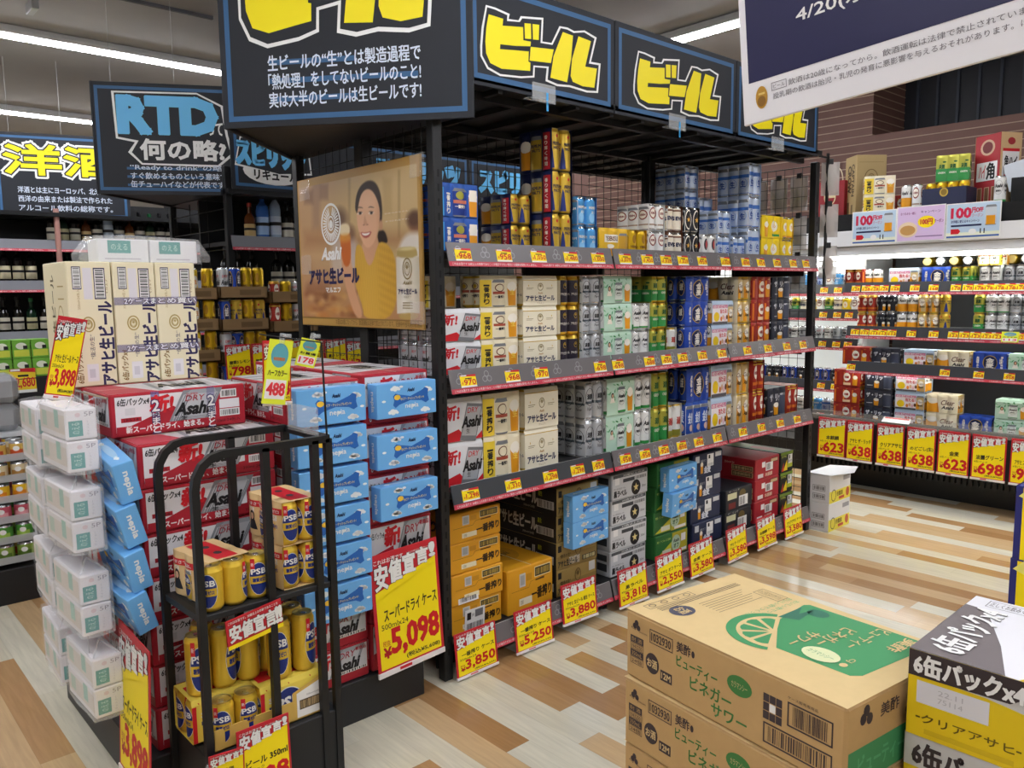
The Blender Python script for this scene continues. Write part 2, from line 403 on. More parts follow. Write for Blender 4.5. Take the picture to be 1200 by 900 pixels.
# ================================================================ the beer gondola
GX0, GXB, GY0, GY1 = -2.31, -2.80, 1.745, 4.465
BAYS = [1.764, 2.664, 3.564, 4.464]
RAILZ = {'top': 1.626, 'second': 1.168, 'third': .741, 'bottom': .151}
PSTRIP = 'これはお酒です 20歳以上の年齢であることが確認できない場合には酒類を販売いたしません。'
RSTRIP = M('c43a4c', .5); RAILG = M('6d6a6c', .35); RAILD = M('3f4348', .4); CLR = M('e9eef0', .08, alpha=.25)
def rail_canvas(m, L_, h, base):
    """price rail in its own frame: x along, leaning outwards at the foot"""
    m.face([(0, 0, h), (0, -.022, 0), (L_, -.022, 0), (L_, 0, h)], base)
    m.face([(0, .004, h), (0, -.018, 0), (L_, -.018, 0), (L_, .004, h)], base)
    m.face([(0, 0, h), (L_, 0, h), (L_, .004, h), (0, .004, h)], M('d5d6d8', .2))
    cv = Cv(m, (0, -.022, 0), (1, 0, 0), (0, .022, h))
    cv.rect(0, -.001, L_, .017, RSTRIP, 1); n = max(1, round(L_/.45))
    for i in range(n): cv.text(PSTRIP, L_*(i+.03)/n, .003, L_*(i+.97)/n, .013, WHITE, 2)
    return cv
def shelf(parent, y0, y1, z, xf, xb, base, deckm, medals=True):
    """cantilever shelf with its price rail as a sub-part; rail foot is outermost"""
    m = MB(); m.box(xb, xf-.03, y0+.004, y1-.004, z-.06, z-.03, deckm, .003)
    for yy in (y0+.02, y1-.02): m.box(xb, xf-.06, yy-.006, yy+.006, z-.11, z-.06, deckm)
    o = m.build('shelf', parent)
    m = MB(); cv = rail_canvas(m, y1-y0-.012, .085, base)
    if medals:
        for k in range(int((y1-y0)/.12)): 
            cx = .05+k*.125
            for q in ((0, .013), (-.011, -.006), (.011, -.006)): cv.ring(cx+q[0], .05+q[1], .012, .012, .003, M('98989a', .4), 1, 12)
    rr = m.build('price_rail', o, (xf, y0+.006, z-.085), 0); rr.rotation_euler.z = PI/2
    return o
G = thing('display_gondola', 'long black four-shelf gondola stocked with beer under yellow lettered headers', 'store shelf')
for nm, x, yy, z1 in (('front', GX0, GY0, 2.16), ('front', GX0, GY1, 2.16), ('back', -3.30, GY0, 2.16), ('back', -3.30, GY1, 2.16)):
    m = MB(); m.box(x-.02, x+.02, yy-.02, yy+.02, 0, z1, BLACK, .003)
    for k in range(int(z1/.06)): m.box(x+.0195, x+.0205, yy-.004, yy+.004, .1+k*.05, .125+k*.05, M('0b0b0c', .8)) if .1+k*.05 < z1 else None
    m.build('post', G)
for yy in BAYS:
    m = MB(); m.box(GXB-.03, GXB+.03, yy-.025, yy+.025, 0, 2.16, BLACK, .003); m.build('upright', G)
def wire_panel(name, parent, P, u, v, W, H, su, sv, r=.0017, mat=BLKM):
    m = MB(); P = Vector(P); u = Vector(u); v = Vector(v)
    nu = max(1, round(W/su)); nv = max(1, round(H/sv))
    for i in range(nu+1): m.tube(P+u*(W*i/nu), P+u*(W*i/nu)+v*H, r*(1.8 if i in (0, nu) else 1), mat, 5)
    for j in range(nv+1): m.tube(P+v*(H*j/nv), P+v*(H*j/nv)+u*W, r*(1.8 if j in (0, nv) else 1), mat, 5)
    return m.build(name, parent)
wire_panel('mesh_panel', G, (-3.28, GY0, .2), (1, 0, 0), (0, 0, 1), .95, 1.94, .055, .055)
wire_panel('mesh_panel', G, (-3.28, GY1, .2), (1, 0, 0), (0, 0, 1), .95, 1.94, .055, .055)
for a, b in zip(BAYS[:-1], BAYS[1:]):
    wire_panel('mesh_panel', G, (GXB, a+.03, .2), (0, 1, 0), (0, 0, 1), b-a-.06, 1.94, .055, .055)
DECK = M('1c1c1e', .5)
for key, base in (('top', RAILG), ('second', RAILG), ('third', RAILD), ('bottom', RAILG)):
    for i, (a, b) in enumerate(zip(BAYS[:-1], BAYS[1:])):
        bs = RAILG if (key == 'third' and i > 0) else base
        shelf(G, a, b, RAILZ[key], -2.29, GXB+.005, bs, DECK, medals=bs is RAILG)
for (a, b) in zip(BAYS[:-1], BAYS[1:]):
    for z in (.4, .72, 1.13, 1.6):
        m = MB(); m.box(-3.26, GXB-.005, a+.004, b-.004, z-.03, z, DECK, .003); m.build('rear_shelf', G)
m = MB(); m.box(-2.40, -2.39, GY0+.02, GY1-.02, .005, .09, BLK2); m.build('kick_plate', G)
for yy in BAYS:
    m = MB(); m.box(-2.345, -2.325, yy-.015, yy+.015, .01, .09, BLACK); m.tube((-2.335, yy, 0), (-2.335, yy, .012), .02, STEEL, 10); m.build('adjuster_foot', G)
# canopy
m = MB(); m.box(-3.42, -2.185, 1.80, 4.30, 2.165, 2.19, BLACK, .002)
y_ = 1.95
while y_ < 4.25: m.box(-3.4, -2.2, y_, y_+.02, 2.145, 2.165, BLK2); y_ += .2
for x_ in (-2.3, -2.8, -3.3): m.box(x_-.015, x_+.015, 1.8, 4.29, 2.135, 2.165, BLACK)
m.build('canopy', G)
hb = [1.80, X(716.8, 131, -2.2).y, X(858.5, 159, -2.2).y, X(955, 184, -2.2).y]
for i in range(3):
    a, b = hb[i], hb[i+1]; W_ = b-a-.006; H_ = .36
    m = MB(); cv = board_panel(m, W_, H_)
    beer_letters(cv, bx0-a if i == 0 else W_*.13, by0-2.155, (bx1-a) if i == 0 else W_*.86, by1-2.155)
    o = m.build('header_board', G, (-2.185, a+.003, 2.155), PI/2)
    m = MB(); cx = W_*.47; m.box(cx-.06, cx+.06, -.006, -.0045, -.015, .05, CLR); m.box(cx-.1, cx+.02, -.03, 0, -.016, -.014, CLR)
    m.build('acrylic_hook', o)
    if i < 2: m = MB(); m.box(cx+.01, cx+.02, -.008, -.007, -.045, .02, M('3aa0e0', .4)); m.build('blue_tape', o)
m = MB(); m.box(-3.435, -3.42, 1.80, 4.30, 2.155, 2.515, BOARD); m.build('header_board', G)

# ---- wedge-shaped end header: two boards meeting before the gondola's end
def end_sign(name, label, Rp, Lp, Bp, z0, H_, draw):
    Rp = Vector(Rp); Lp = Vector(Lp); Bp = Vector(Bp)
    t = thing(name, label, 'sign', (Lp.x, Lp.y, z0))
    a = math.atan2(Rp.y-Lp.y, Rp.x-Lp.x); W_ = (Rp-Lp).length
    m = MB(); cv = board_panel(m, W_, H_); draw(cv, W_, H_); o = m.build('front_board', t, (0, 0, 0), a)
    a2 = math.atan2(Lp.y-Bp.y, Lp.x-Bp.x); W2 = (Bp-Lp).length
    m = MB(); board_panel(m, W2, H_); m.build('side_board', t, (Bp.x-Lp.x, Bp.y-Lp.y, 0), a2)
    m = MB(); e = .012
    m.face([(Rp.x-Lp.x, Rp.y-Lp.y, e), (0, e*2, e), (Bp.x-Lp.x, Bp.y-Lp.y, e)], BLACK); m.face([(Rp.x-Lp.x, Rp.y-Lp.y, e+.01), (0, e*2, e+.01), (Bp.x-Lp.x, Bp.y-Lp.y, e+.01)], BLACK); m.build('soffit', t)
    for f in (.12, .5, .9):
        m = MB(); p = (Rp-Lp)*f; m.tube((p.x, p.y+.006, H_), (p.x, p.y+.006, 3.2-z0), .0012, THR, 4); m.build('hanging_thread', t)
    return t
def outl(cv, s, x0, y0, x1, y1, col, l=2, rim=.1, key=.055, bold=.03):
    """heavy lettering with a dark key line and a pale rim"""
    rm = ([(rim, WLT)] if rim else []) + [(key, BOARD)]
    cv.text(s, x0, y0, x1, y1, col, l, bold, rim=rm)
def draw_beer(cv, W_, H_):
    beer_letters(cv, W_*.085, .265, W_*.86, .265+.47)
    for i, s in enumerate(('生ビールの“生”とは製造過程で', '「熱処理」をしてないビールのこと!', '実は大半のビールは生ビールです!')):
        y_ = .195-i*.062
        cv.rect(W_*.2, y_+.012, W_*(.55 if i != 1 else .79), y_+.03, BLUE, 1)
        cv.text(s, W_*.195, y_-.008, W_*.80, y_+.044, TXW, 2, .022, skew=.02)
end_sign('hanging_sign', 'large dark hanging sign with yellow lettering and three lines of white writing', (-2.155, 1.80, 0), (-2.86, 1.23, 0), (-3.40, 1.80, 0), 2.035, .78, draw_beer)
def draw_rtd(cv, W_, H_):
    x0, x1 = W_*.17, W_*.80
    cv.poly([(x0-.03, H_*.50), (x0-.04, H_*.92), (x1*.8, H_*.93), (x1, H_*.82), (x1+.02, H_*.55), (x1+.05, H_*.38), (x1-.04, H_*.26), (x0+.10, H_*.27), (x0+.03, H_*.38), (x0+.07, H_*.47)], WLT, 1)
    cv.poly([(x0-.018, H_*.515), (x0-.026, H_*.905), (x1*.8, H_*.915), (x1-.014, H_*.81), (x1+.006, H_*.55), (x1+.03, H_*.385), (x1-.045, H_*.28), (x0+.105, H_*.285), (x0+.05, H_*.38), (x0+.09, H_*.485)], BOARD, 2)
    outl(cv, 'RTD', x0, H_*.57, x1-.05, H_*.86, LBL, 3, 0, .05, .09)
    cv.text('って', x1-.09, H_*.55, x1-.01, H_*.66, WLT, 4, .04)
    cv.text('何の略?', x0+.1, H_*.32, x1+.0, H_*.50, WLT, 4, .05)
    for i, s in enumerate(('“Ready to drink”の略。', 'すぐ飲めるものという意味で', '缶チューハイなどが代表です。')):
        y_ = H_*(.225-i*.075); cv.rect(W_*.19, y_, W_*.75, y_+.014, BLUE, 1); cv.text(s, W_*.21, y_-.006, W_*.80, y_+.032, TXW, 2, .022)
end_sign('hanging_sign', 'dark hanging sign with pale blue letters RTD above white writing', (-4.66, 2.20, 0), (-5.10, 1.42, 0), (-5.75, 2.2, 0), 2.035, .63, draw_rtd)
def draw_yoshu(cv, W_, H_):
    outl(cv, '洋酒', W_*.08, H_*.52, W_*.93, H_*.86, YLT, 1, .13, .07, .04)
    for i, s in enumerate(('洋酒とは主にヨーロッパ、北米など', '西洋の由来または製法で作られた', 'アルコール飲料の総称です。')):
        y_ = H_*(.32-i*.105); cv.text(s, W_*.16, y_-.01, W_*.86, y_+.036, TXW, 2, .022)
end_sign('hanging_sign', 'dark hanging sign with yellow characters left of the blue lettered one', (-6.76, 2.12, 0), (-7.05, 1.27, 0), (-7.9, 2.2, 0), 2.035, .63, draw_yoshu)
# ================================================================ cans and six-packs
ALU = M('c9ccd0', .25, .9); GOLDM = M('d8b440', .3, .5); GOLD2 = M('e0bd3c', .3, .4)
NAVY = M('1b2f7a', .4); NAVD = M('17224d', .4); CREAM = M('eee4c6', .45); CRM2 = M('d9c08a', .35, .4); AMB = M('e39a1c', .4); FOAM = M('f6f0e2', .5)
BRN = M('6b3d23', .5); GRN = M('2f8f45', .45); GRND = M('1e5a2c', .45); ORG = M('e07a24', .45); PNK = M('e9c3d0', .5); SKIN = M('e2b593', .55); HAIR = M('2a1d18', .6)
SILV = M('c9cdd2', .3, .3); SILD = M('85898f', .35, .3); LBLM = M('57a5e2', .3, .5); REDC = M('a83228', .35, .3); DRKC = M('23262f', .35, .3); WCAN = M('e9e9e6', .35)
KYEL = M('f4d21c', .4); GGR = M('b7b44b', .35, .5); TEAL = M('2b9a92', .5); PGRN = M('bfe0cb', .5); PURP = M('3a2d66', .4)
def beerglass(cv, x, y, w, h, l):
    cv.poly([(x-w*.42, y), (x+w*.42, y), (x+w*.5, y+h*.72), (x-w*.5, y+h*.72)], AMB, l); cv.ell(x, y+h*.78, w*.52, h*.2, FOAM, l+1, 12)
def minican(cv, x, y, w, h, col, l, lid=SILD):
    cv.poly([(x-w/2, y+h*.04), (x-w*.42, y), (x+w*.42, y), (x+w/2, y+h*.04), (x+w/2, y+h*.9), (x+w*.4, y+h), (x-w*.4, y+h), (x-w/2, y+h*.9)], lid, l)
    cv.rect(x-w/2, y+h*.05, x+w/2, y+h*.89, col, l+1)
def crest(cv, x, y, w, h, ink, l, fill=None):
    if fill: cv.ell(x, y, w/2, h/2, fill, l, 18)
    cv.ring(x, y, w/2, h/2, w*.09, ink, l+1, 18)
    for k in range(9):
        a = R(200+k*17.5)-PI; cv.line([(x+.15*w*math.cos(a), y+.15*h*math.sin(a)), (x+.42*w*math.cos(a), y+.42*h*math.sin(a))], w*.04, ink, l+1)
    cv.ell(x, y+h*.1, w*.12, h*.16, ink, l+2, 10)
# label art of one can: cv spans x -.024..+.024, y 0..H
def c_psb(cv, H):
    cv.ell(0, H*.47, .0255, H*.37, WHITE, 1); cv.ell(0, H*.47, .0243, H*.36, NAVY, 2); cv.rect(-.0235, H*.36, .0235, H*.53, GOLD2, 3)
    cv.text('PSB', -.019, H*.58, .019, H*.70, WHITE, 4, .04); cv.text('糖質ゼロ', -.016, H*.40, .016, H*.49, NAVY, 4, .05)
    cv.rect(-.021, H*.70, -.010, H*.93, RED, 5); cv.text('新', -.019, H*.76, -.012, H*.84, WHITE, 6)
def c_dry(cv, H):
    cv.text('DRY', -.016, H*.66, .016, H*.74, RED, 1, .02, .2); cv.text('Asahi', -.022, H*.42, .022, H*.58, INK, 1, .04, .3); cv.text('生', -.008, H*.27, .008, H*.37, INK, 1); cv.rect(-.024, H*.16, .024, H*.2, SILD, 1)
def c_ichi(cv, H):
    cv.ring(0, H*.68, .017, H*.11, .003, BRN, 1); cv.ell(0, H*.68, .011, H*.07, GOLDM, 1); cv.rect(-.024, H*.48, .024, H*.56, M('b0503a', .5), 1); cv.text('一番搾り', -.018, H*.33, .018, H*.43, INK, 1, .05); cv.ell(0, H*.18, .004, H*.06, AMB, 1, 10)
def c_nama(cv, H):
    cv.rect(-.0262, H*.1, .0262, H*.86, M('2a2331', .4), 1); crest(cv, 0, H*.66, .018, H*.2, GOLDM, 2); cv.text('アサヒ生ビール', -.022, H*.34, .022, H*.43, FOAM, 2, .03)
def c_namaw(cv, H):
    crest(cv, 0, H*.66, .016, H*.2, GOLDM, 1); cv.text('アサヒ生ビール', -.022, H*.34, .022, H*.43, NAVD, 1, .03)
def c_kirin(cv, H):
    cv.ring(0, H*.6, .021, H*.24, .002, INK, 1); cv.text('淡麗', -.014, H*.54, .014, H*.68, INK, 1, .04); cv.rect(-.024, H*.42, .024, H*.49, M('56616b', .4), 1); cv.text('New', -.015, H*.24, .015, H*.34, INK, 1, 0, .3)
def c_green(cv, H):
    cv.rect(-.0262, 0.01, .0262, H*.48, GRN, 1); cv.text('淡麗', -.014, H*.56, .014, H*.74, GRND, 2, .05); cv.text('GREEN', -.017, H*.34, .017, H*.42, FOAM, 2, .02); cv.ell(.012, H*.85, .009, H*.04, GRND, 2, 10)
def c_style(cv, H):
    cv.ring(0, H*.58, .024, H*.26, .0015, SILD, 1); cv.text('Asahi', -.021, H*.58, .021, H*.70, INK, 1, .05, .2); cv.text('糖質0', -.014, H*.42, .014, H*.49, INK, 1, .03); cv.rect(-.0262, .01, .0262, H*.14, GRN, 1)
def c_kin(cv, H):
    cv.ell(0, H*.55, .017, H*.32, GOLDM, 1); cv.ell(0, H*.55, .015, H*.295, NAVD, 2); cv.text('金麦', -.009, H*.46, .009, H*.74, FOAM, 3, .05)
def c_foamy(cv, H):
    cv.rect(-.0262, .01, .0262, H*.5, AMB, 1); cv.text('Asahi', -.021, H*.62, .021, H*.75, INK, 1, .04, .2)
def c_clear(cv, H):
    cv.rect(-.0262, .01, -.005, H*.6, AMB, 1); cv.ell(0, H*.6, .018, H*.2, FOAM, 2); cv.text('Clear', -.02, H*.54, .02, H*.68, BRN, 3, 0, .3); cv.text('Asahi', -.018, H*.3, .018, H*.42, INK, 2, .04, .2)
def c_red(cv, H):
    cv.ell(0, H*.62, .014, H*.22, FOAM, 1); cv.text('本麒麟', -.011, H*.55, .011, H*.66, REDC, 2, .04); cv.rect(-.024, H*.2, .024, H*.3, ORG, 1); cv.rect(-.0262, H*.86, .0262, H*.9, GOLDM, 1)
def c_rich(cv, H):
    cv.text('ザ・リッチ', -.02, H*.62, .02, H*.74, SILV, 1, .04); beerglass(cv, .002, H*.14, .02, H*.36, 1)
def c_prem(cv, H):
    cv.poly([(-.0262, .01), (-.012, .01), (-.02, H*.5), (-.0262, H*.6)], NAVY, 1); cv.poly([(.0262, .01), (.014, .01), (.022, H*.5), (.0262, H*.6)], NAVY, 1); cv.text('PREMIUM', -.019, H*.6, .019, H*.68, NAVD, 1, .03); cv.text('MALT’S', -.016, H*.5, .016, H*.57, NAVD, 1, .03); cv.ell(0, H*.82, .005, H*.04, RED, 1, 10)
def c_lb(cv, H):
    cv.text('PREMIUM', -.02, H*.6, .02, H*.69, FOAM, 1, .03); cv.ell(-.006, H*.3, .014, H*.18, M('8cc8f2', .4), 1); cv.text('香る', -.009, H*.44, .009, H*.53, FOAM, 2)
def c_yeb(cv, H): cv.text('YEBISU', -.021, H*.34, .021, H*.42, BRN, 1, .04); cv.ell(0, H*.66, .012, H*.16, M('a97c14', .4), 1)
def c_klag(cv, H):
    cv.ell(0, H*.66, .021, H*.22, M('8b3a33', .5), 1); cv.ell(0, H*.66, .017, H*.17, FOAM, 2); cv.text('KIRIN', -.013, H*.62, .013, H*.7, M('8b3a33', .5), 3, .05); cv.rect(-.024, H*.2, .024, H*.26, M('a58d7d', .5), 1)
def c_evis(cv, H): cv.text('EVIS', -.022, H*.46, .022, H*.6, NAVD, 1, .07); cv.rect(-.0262, .01, .0262, H*.1, BRN, 1); cv.rect(-.0262, H*.8, .0262, H*.86, BRN, 1)
def c_star(cv, H):
    cv.ell(0, H*.52, .022, H*.4, FOAM, 1); cv.ell(0, H*.52, .019, H*.34, INK, 2); p = []
    for k in range(10): a = PI/2+k*PI/5; r = .014 if k % 2 == 0 else .006; p.append((r*math.cos(a), H*.52+r*math.sin(a)))
    cv.poly(p, M('e8b04a', .4), 3)
def c_sap(cv, H): cv.ell(.004, H*.6, .016, H*.24, DRKC, 1); cv.ell(.008, H*.6, .011, H*.18, M('b43a3a', .4), 2); cv.text('SAPPORO', -.023, H*.2, .023, H*.27, INK, 1, .04)
def c_blu(cv, H):
    cv.rect(-.0262, H*.62, .0262, H*.74, M('3d6fc0', .4), 1); cv.text('生', -.011, H*.3, .011, H*.52, M('2c4fa0', .4), 1, .05); cv.ring(0, H*.42, .019, H*.18, .002, M('5f93d8', .4), 1); cv.rect(-.0262, .01, .0262, H*.08, M('3d6fc0', .4), 1)
def c_yel(cv, H): cv.ell(0, H*.55, .017, H*.2, FOAM, 1); cv.text('生', -.008, H*.48, .008, H*.62, AMB, 2, .04); cv.rect(-.0262, .01, .0262, H*.16, AMB, 1)
def c_wb(cv, H): cv.text('淡麗', -.015, H*.4, .015, H*.62, M('c23b2e', .4), 1, .05); cv.rect(-.0262, .01, .0262, H*.24, GGR, 1)
def c_kw(cv, H): cv.text('金麦', -.015, H*.4, .015, H*.78, M('dfe8f6', .4), 1, .05); cv.ell(.004, H*.24, .012, H*.12, M('e3c2b4', .4), 1)
def c_plain(cv, H): cv.rect(-.0262, H*.3, .0262, H*.4, M('787c84', .5), 1); cv.text('生', -.01, H*.5, .01, H*.7, INK, 1, .03)
CANS = {'psb': (GOLD2, GOLDM, c_psb), 'dry': (SILV, ALU, c_dry), 'ichi': (CREAM, GOLDM, c_ichi), 'nama': (GOLDM, GOLDM, c_nama), 'namaw': (CREAM, GOLDM, c_namaw), 'kirin': (SILV, ALU, c_kirin), 'green': (GGR, GOLDM, c_green),
        'style': (WCAN, ALU, c_style), 'kin': (M('2146a8', .35, .3), ALU, c_kin), 'foamy': (WCAN, ALU, c_foamy), 'clear': (CRM2, GOLDM, c_clear), 'red': (REDC, GOLDM, c_red), 'rich': (DRKC, ALU, c_rich), 'prem': (GOLDM, GOLDM, c_prem),
        'lb': (LBLM, ALU, c_lb), 'yeb': (M('d9b21e', .3, .6), GOLDM, c_yeb), 'klag': (WCAN, ALU, c_klag), 'evis': (M('ece3cf', .4), ALU, c_evis), 'star': (DRKC, ALU, c_star), 'sap': (WCAN, ALU, c_sap), 'blu': (M('c6d3e6', .3, .4), ALU, c_blu),
        'yel': (KYEL, ALU, c_yel), 'wb': (WCAN, GOLDM, c_wb), 'kw': (M('2a56b8', .35, .3), ALU, c_kw), 'plain': (M('a9adb2', .3, .3), ALU, c_plain), 'icz': (M('2a55b5', .35, .3), ALU, c_ichi)}
CH = {'350': .122, '500': .168}
_cm = {}
def can_mesh(kind, size, sides=4, lid=True, n=20):
    key = (kind, size, sides, lid)
    if key in _cm: return _cm[key]
    body, rim, art = CANS[kind]; H = CH[size]; m = MB(); r = .0327
    prof = [(0, .004), (.022, .004), (.0255, 0), (.031, .006), (r, .011), (r, H-.017), (.0295, H-.009), (.0272, H-.003)]
    m.lathe(prof, [rim]*4+[body]*2+[rim], n=n)
    if lid: m.lathe([(.0272, H-.003), (.0282, H-.0005), (.0265, H), (.0255, H-.004), (0, H-.0045)], ALU if rim is ALU else M('cdbb79', .3, .8), n=n)
    for k in range(sides):
        a0 = 2*PI*k/sides
        fn = lambda x, y, h, a0=a0: Vector(((r+.0003+h)*math.cos(a0+x/r), (r+.0003+h)*math.sin(a0+x/r), y))
        art(Cv(m, fn=fn, cut=.006), H)
    _cm[key] = m.data('can'); return _cm[key]
def lid_mesh(rim):
    m = MB(); m.lathe([(.0272, -.003), (.0282, -.0005), (.0265, 0), (.0255, -.004), (0, -.0045)], ALU if rim is ALU else M('cdbb79', .3, .8), n=20); return m.data('lid')
def tab_mesh():
    m = MB(); m.box(-.004, .014, -.007, .007, -.0042, -.003, ALU, .0004);
    return m.data('pull_tab')
LIDG, LIDS, TAB = lid_mesh(GOLDM), lid_mesh(ALU), tab_mesh()
def loose_can(kind, size, label, loc, rz=0., group=None, rx=0., ry=0.):
    key = 'loose', kind, size
    if key not in _cm:
        _cm[key] = Proto('beer_can', 'can', can_mesh(kind, size, 2, False)).part('lid', LIDS if CANS[kind][1] is ALU else LIDG, (0, 0, CH[size]), 0, [('pull_tab', TAB, (0, 0, 0))])
    return _cm[key].put(label, loc, rz, group, rx, ry)

# wrapper art of one long side: cv spans x 0..L, y 0..H
def p_dry(cv, L, H):
    cv.rect(0, .004, L, H-.016, M('e6e8ec', .45), 1); cv.poly([(0, .004), (L*.62, .004), (L*.40, H*.30), (0, H*.18)], RED, 2); cv.poly([(L*.8, .004), (L, .004), (L, H*.2)], RED, 2)
    p = lambda a, b: (L*(.42+a*.40+b*.20), H*(.02+b*.84-a*.06)+.002)
    cv.poly([p(0, 0), p(1, 0), p(1, 1), p(0, 1)], SILD, 3); cv.poly([p(.05, 0), p(.95, 0), p(.95, .92), p(.05, .92)], SILV, 4); cv.poly([p(.05, .0), p(.95, 0), p(.95, .14), p(.05, .14)], SILD, 5)
    cv.text('新!', L*.04, H*.52, L*.42, H*.84, RED, 3, .05, .1); cv.text('DRY', L*.62, H*.64, L*.90, H*.76, RED, 6, .01, .2); cv.text('Asahi', L*.48, H*.32, L*.97, H*.56, INK, 6, .05, .3); cv.text('生', L*.58, H*.18, L*.68, H*.29, INK, 6)
def p_ichi(cv, L, H):
    cv.rect(0, .004, L, H-.016, CREAM, 1); cv.rect(0, .004, L*.30, H-.016, M('f0d23c', .45), 2)
    for k, ch in enumerate('一番搾り'): cv.text(ch, L*.08, H*(.68-k*.19), L*.22, H*(.68-k*.19)+(H*.16 if k else H*.03), INK, 3, .05)
    minican(cv, L*.50, H*.02, L*.34, H*.86, CREAM, 2); cv.ring(L*.5, H*.62, L*.12, H*.13, L*.02, BRN, 5); cv.rect(L*.34, H*.42, L*.66, H*.50, M('b0503a', .5), 5); cv.text('一番搾り', L*.38, H*.29, L*.62, H*.38, INK, 5, .05)
    beerglass(cv, L*.84, H*.05, L*.24, H*.78, 2); cv.text('生', L*.78, H*.4, L*.9, H*.55, M('f6d65a', .5), 4, .04)
def p_nama(cv, L, H):
    cv.rect(0, .004, L, H-.016, M('f1ead2', .5), 1); cv.rect(0, H-.018, L, H-.015, GOLDM, 2); crest(cv, L*.5, H*.64, L*.17, H*.26, M('9a8a5c', .5), 2)
    cv.text('アサヒ生ビール', L*.08, H*.18, L*.92, H*.36, NAVD, 2, .05); cv.text('マルエフ', L*.40, H*.08, L*.6, H*.13, M('9a8a5c', .5), 2); cv.text('Asahi', L*.43, H*.41, L*.57, H*.47, M('b98a3a', .5), 2, .03, .2)
    for x in (.1, .68): cv.rect(L*x, H*.6, L*(x+.2), H*.615, M('9a8a5c', .5), 2); cv.rect(L*x, H*.56, L*(x+.16), H*.572, M('9a8a5c', .5), 2)
def p_plainc(col, kind):
    def f(cv, L, H):
        cv.rect(0, .004, L, H-.016, M('dfe1e2', .45), 1)
        for k in range(3): minican(cv, L*(.17+.33*k), H*.02, L*.32, H*.88, col, 2); sub(cv, L*(.17+.33*k), H, L*.31/.048, kind, 4)
    return f
class _S:
    """an offset, scaled view of a canvas, to print can art on a flat wrapper"""
    def __init__(s, cv, ox, k, l): s.c = cv; s.o = ox; s.k = k; s.l = l; s.cut = cv.cut
    def raw(s, vs_, fs, mat, l): s.c.raw([(s.o+x*s.k, y*.86+.004) for x, y in vs_], fs, mat, l+s.l)
for _n in ('poly', 'rect', 'frame', 'ell', 'ring', 'line', 'text'): setattr(_S, _n, getattr(Cv, _n))
def sub(cv, x, H, k, kind, l=3): CANS[kind][2](_S(cv, x, k, l), H)
def person(cv, x, y, s, cloth, l):
    cv.ell(x, y, s*.55, s*.75, HAIR, l, 14); cv.ell(x+s*.03, y-s*.05, s*.36, s*.48, SKIN, l+1, 14); cv.poly([(x-s, y-s*1.9), (x+s, y-s*1.9), (x+s*.55, y-s*.55), (x-s*.55, y-s*.55)], cloth, l)
    cv.rect(x-s*.22, y-s*.03, x-s*.08, y+s*.02, HAIR, l+2); cv.rect(x+s*.12, y-s*.03, x+s*.26, y+s*.02, HAIR, l+2); cv.rect(x-s*.1, y-s*.29, x+s*.16, y-s*.24, M('c0504a', .5), l+2)
def p_people(cv, L, H):
    cv.rect(0, .004, L, H-.016, PGRN, 1); rg = random.Random(3)
    for k in range(26):
        x, y, a = rg.uniform(.04, .96)*L, rg.uniform(.3, .84)*H, rg.uniform(0, PI); d = .013
        cv.poly([(x, y), (x+d*math.cos(a)-.004*math.sin(a), y+d*math.sin(a)+.004*math.cos(a)), (x+2*d*math.cos(a), min(y+2*d*math.sin(a), H-.017)), (x+d*math.cos(a)+.004*math.sin(a), y+d*math.sin(a)-.004*math.cos(a))], rg.choice((GRN, M('7cc08e', .5), M('4ba36a', .5))), 2)
    person(cv, L*.2, H*.55, .017, FOAM, 4); minican(cv, L*.52, H*.05, L*.26, H*.72, M('dfe9e2', .4), 5); sub(cv, L*.52, H*.9, L*.25/.048, 'style', 7); beerglass(cv, L*.83, H*.08, L*.2, H*.66, 5)
def p_style(cv, L, H):
    cv.rect(0, .004, L, H-.016, M('e7ebe6', .45), 1); cv.rect(0, .004, L, H*.22, GRN, 2); cv.ring(L*.5, H*.55, L*.42, H*.32, L*.012, SILD, 2); cv.text('Asahi', L*.1, H*.5, L*.9, H*.74, INK, 3, .06, .2); cv.text('糖質0', L*.3, H*.30, L*.7, H*.42, INK, 3, .04)
def p_green(cv, L, H):
    cv.rect(0, .004, L, H-.016, GGR, 1); cv.rect(0, .004, L, H*.5, GRN, 2)
    for k in range(3): sub(cv, L*(.17+.33*k), H, L*.3/.048, 'green', 3)
def p_kin(cv, L, H):
    cv.rect(0, .004, L, H-.016, M('2146a8', .4), 1); cv.ell(L*.52, H*.5, L*.22, H*.38, GOLDM, 2); cv.ell(L*.52, H*.5, L*.2, H*.355, NAVD, 3); cv.text('金', L*.41, H*.5, L*.63, H*.74, FOAM, 4, .05); cv.text('麦', L*.41, H*.24, L*.63, H*.47, FOAM, 4, .05)
    for k, ch in enumerate('麦のうまみ'): cv.text(ch, L*.13, H*(.7-k*.13), L*.2, H*(.7-k*.13)+H*.1, FOAM, 3, .03)
    for k, ch in enumerate('澄んだ後味'): cv.text(ch, L*.84, H*(.74-k*.13), L*.91, H*(.74-k*.13)+H*.1, FOAM, 3, .03)
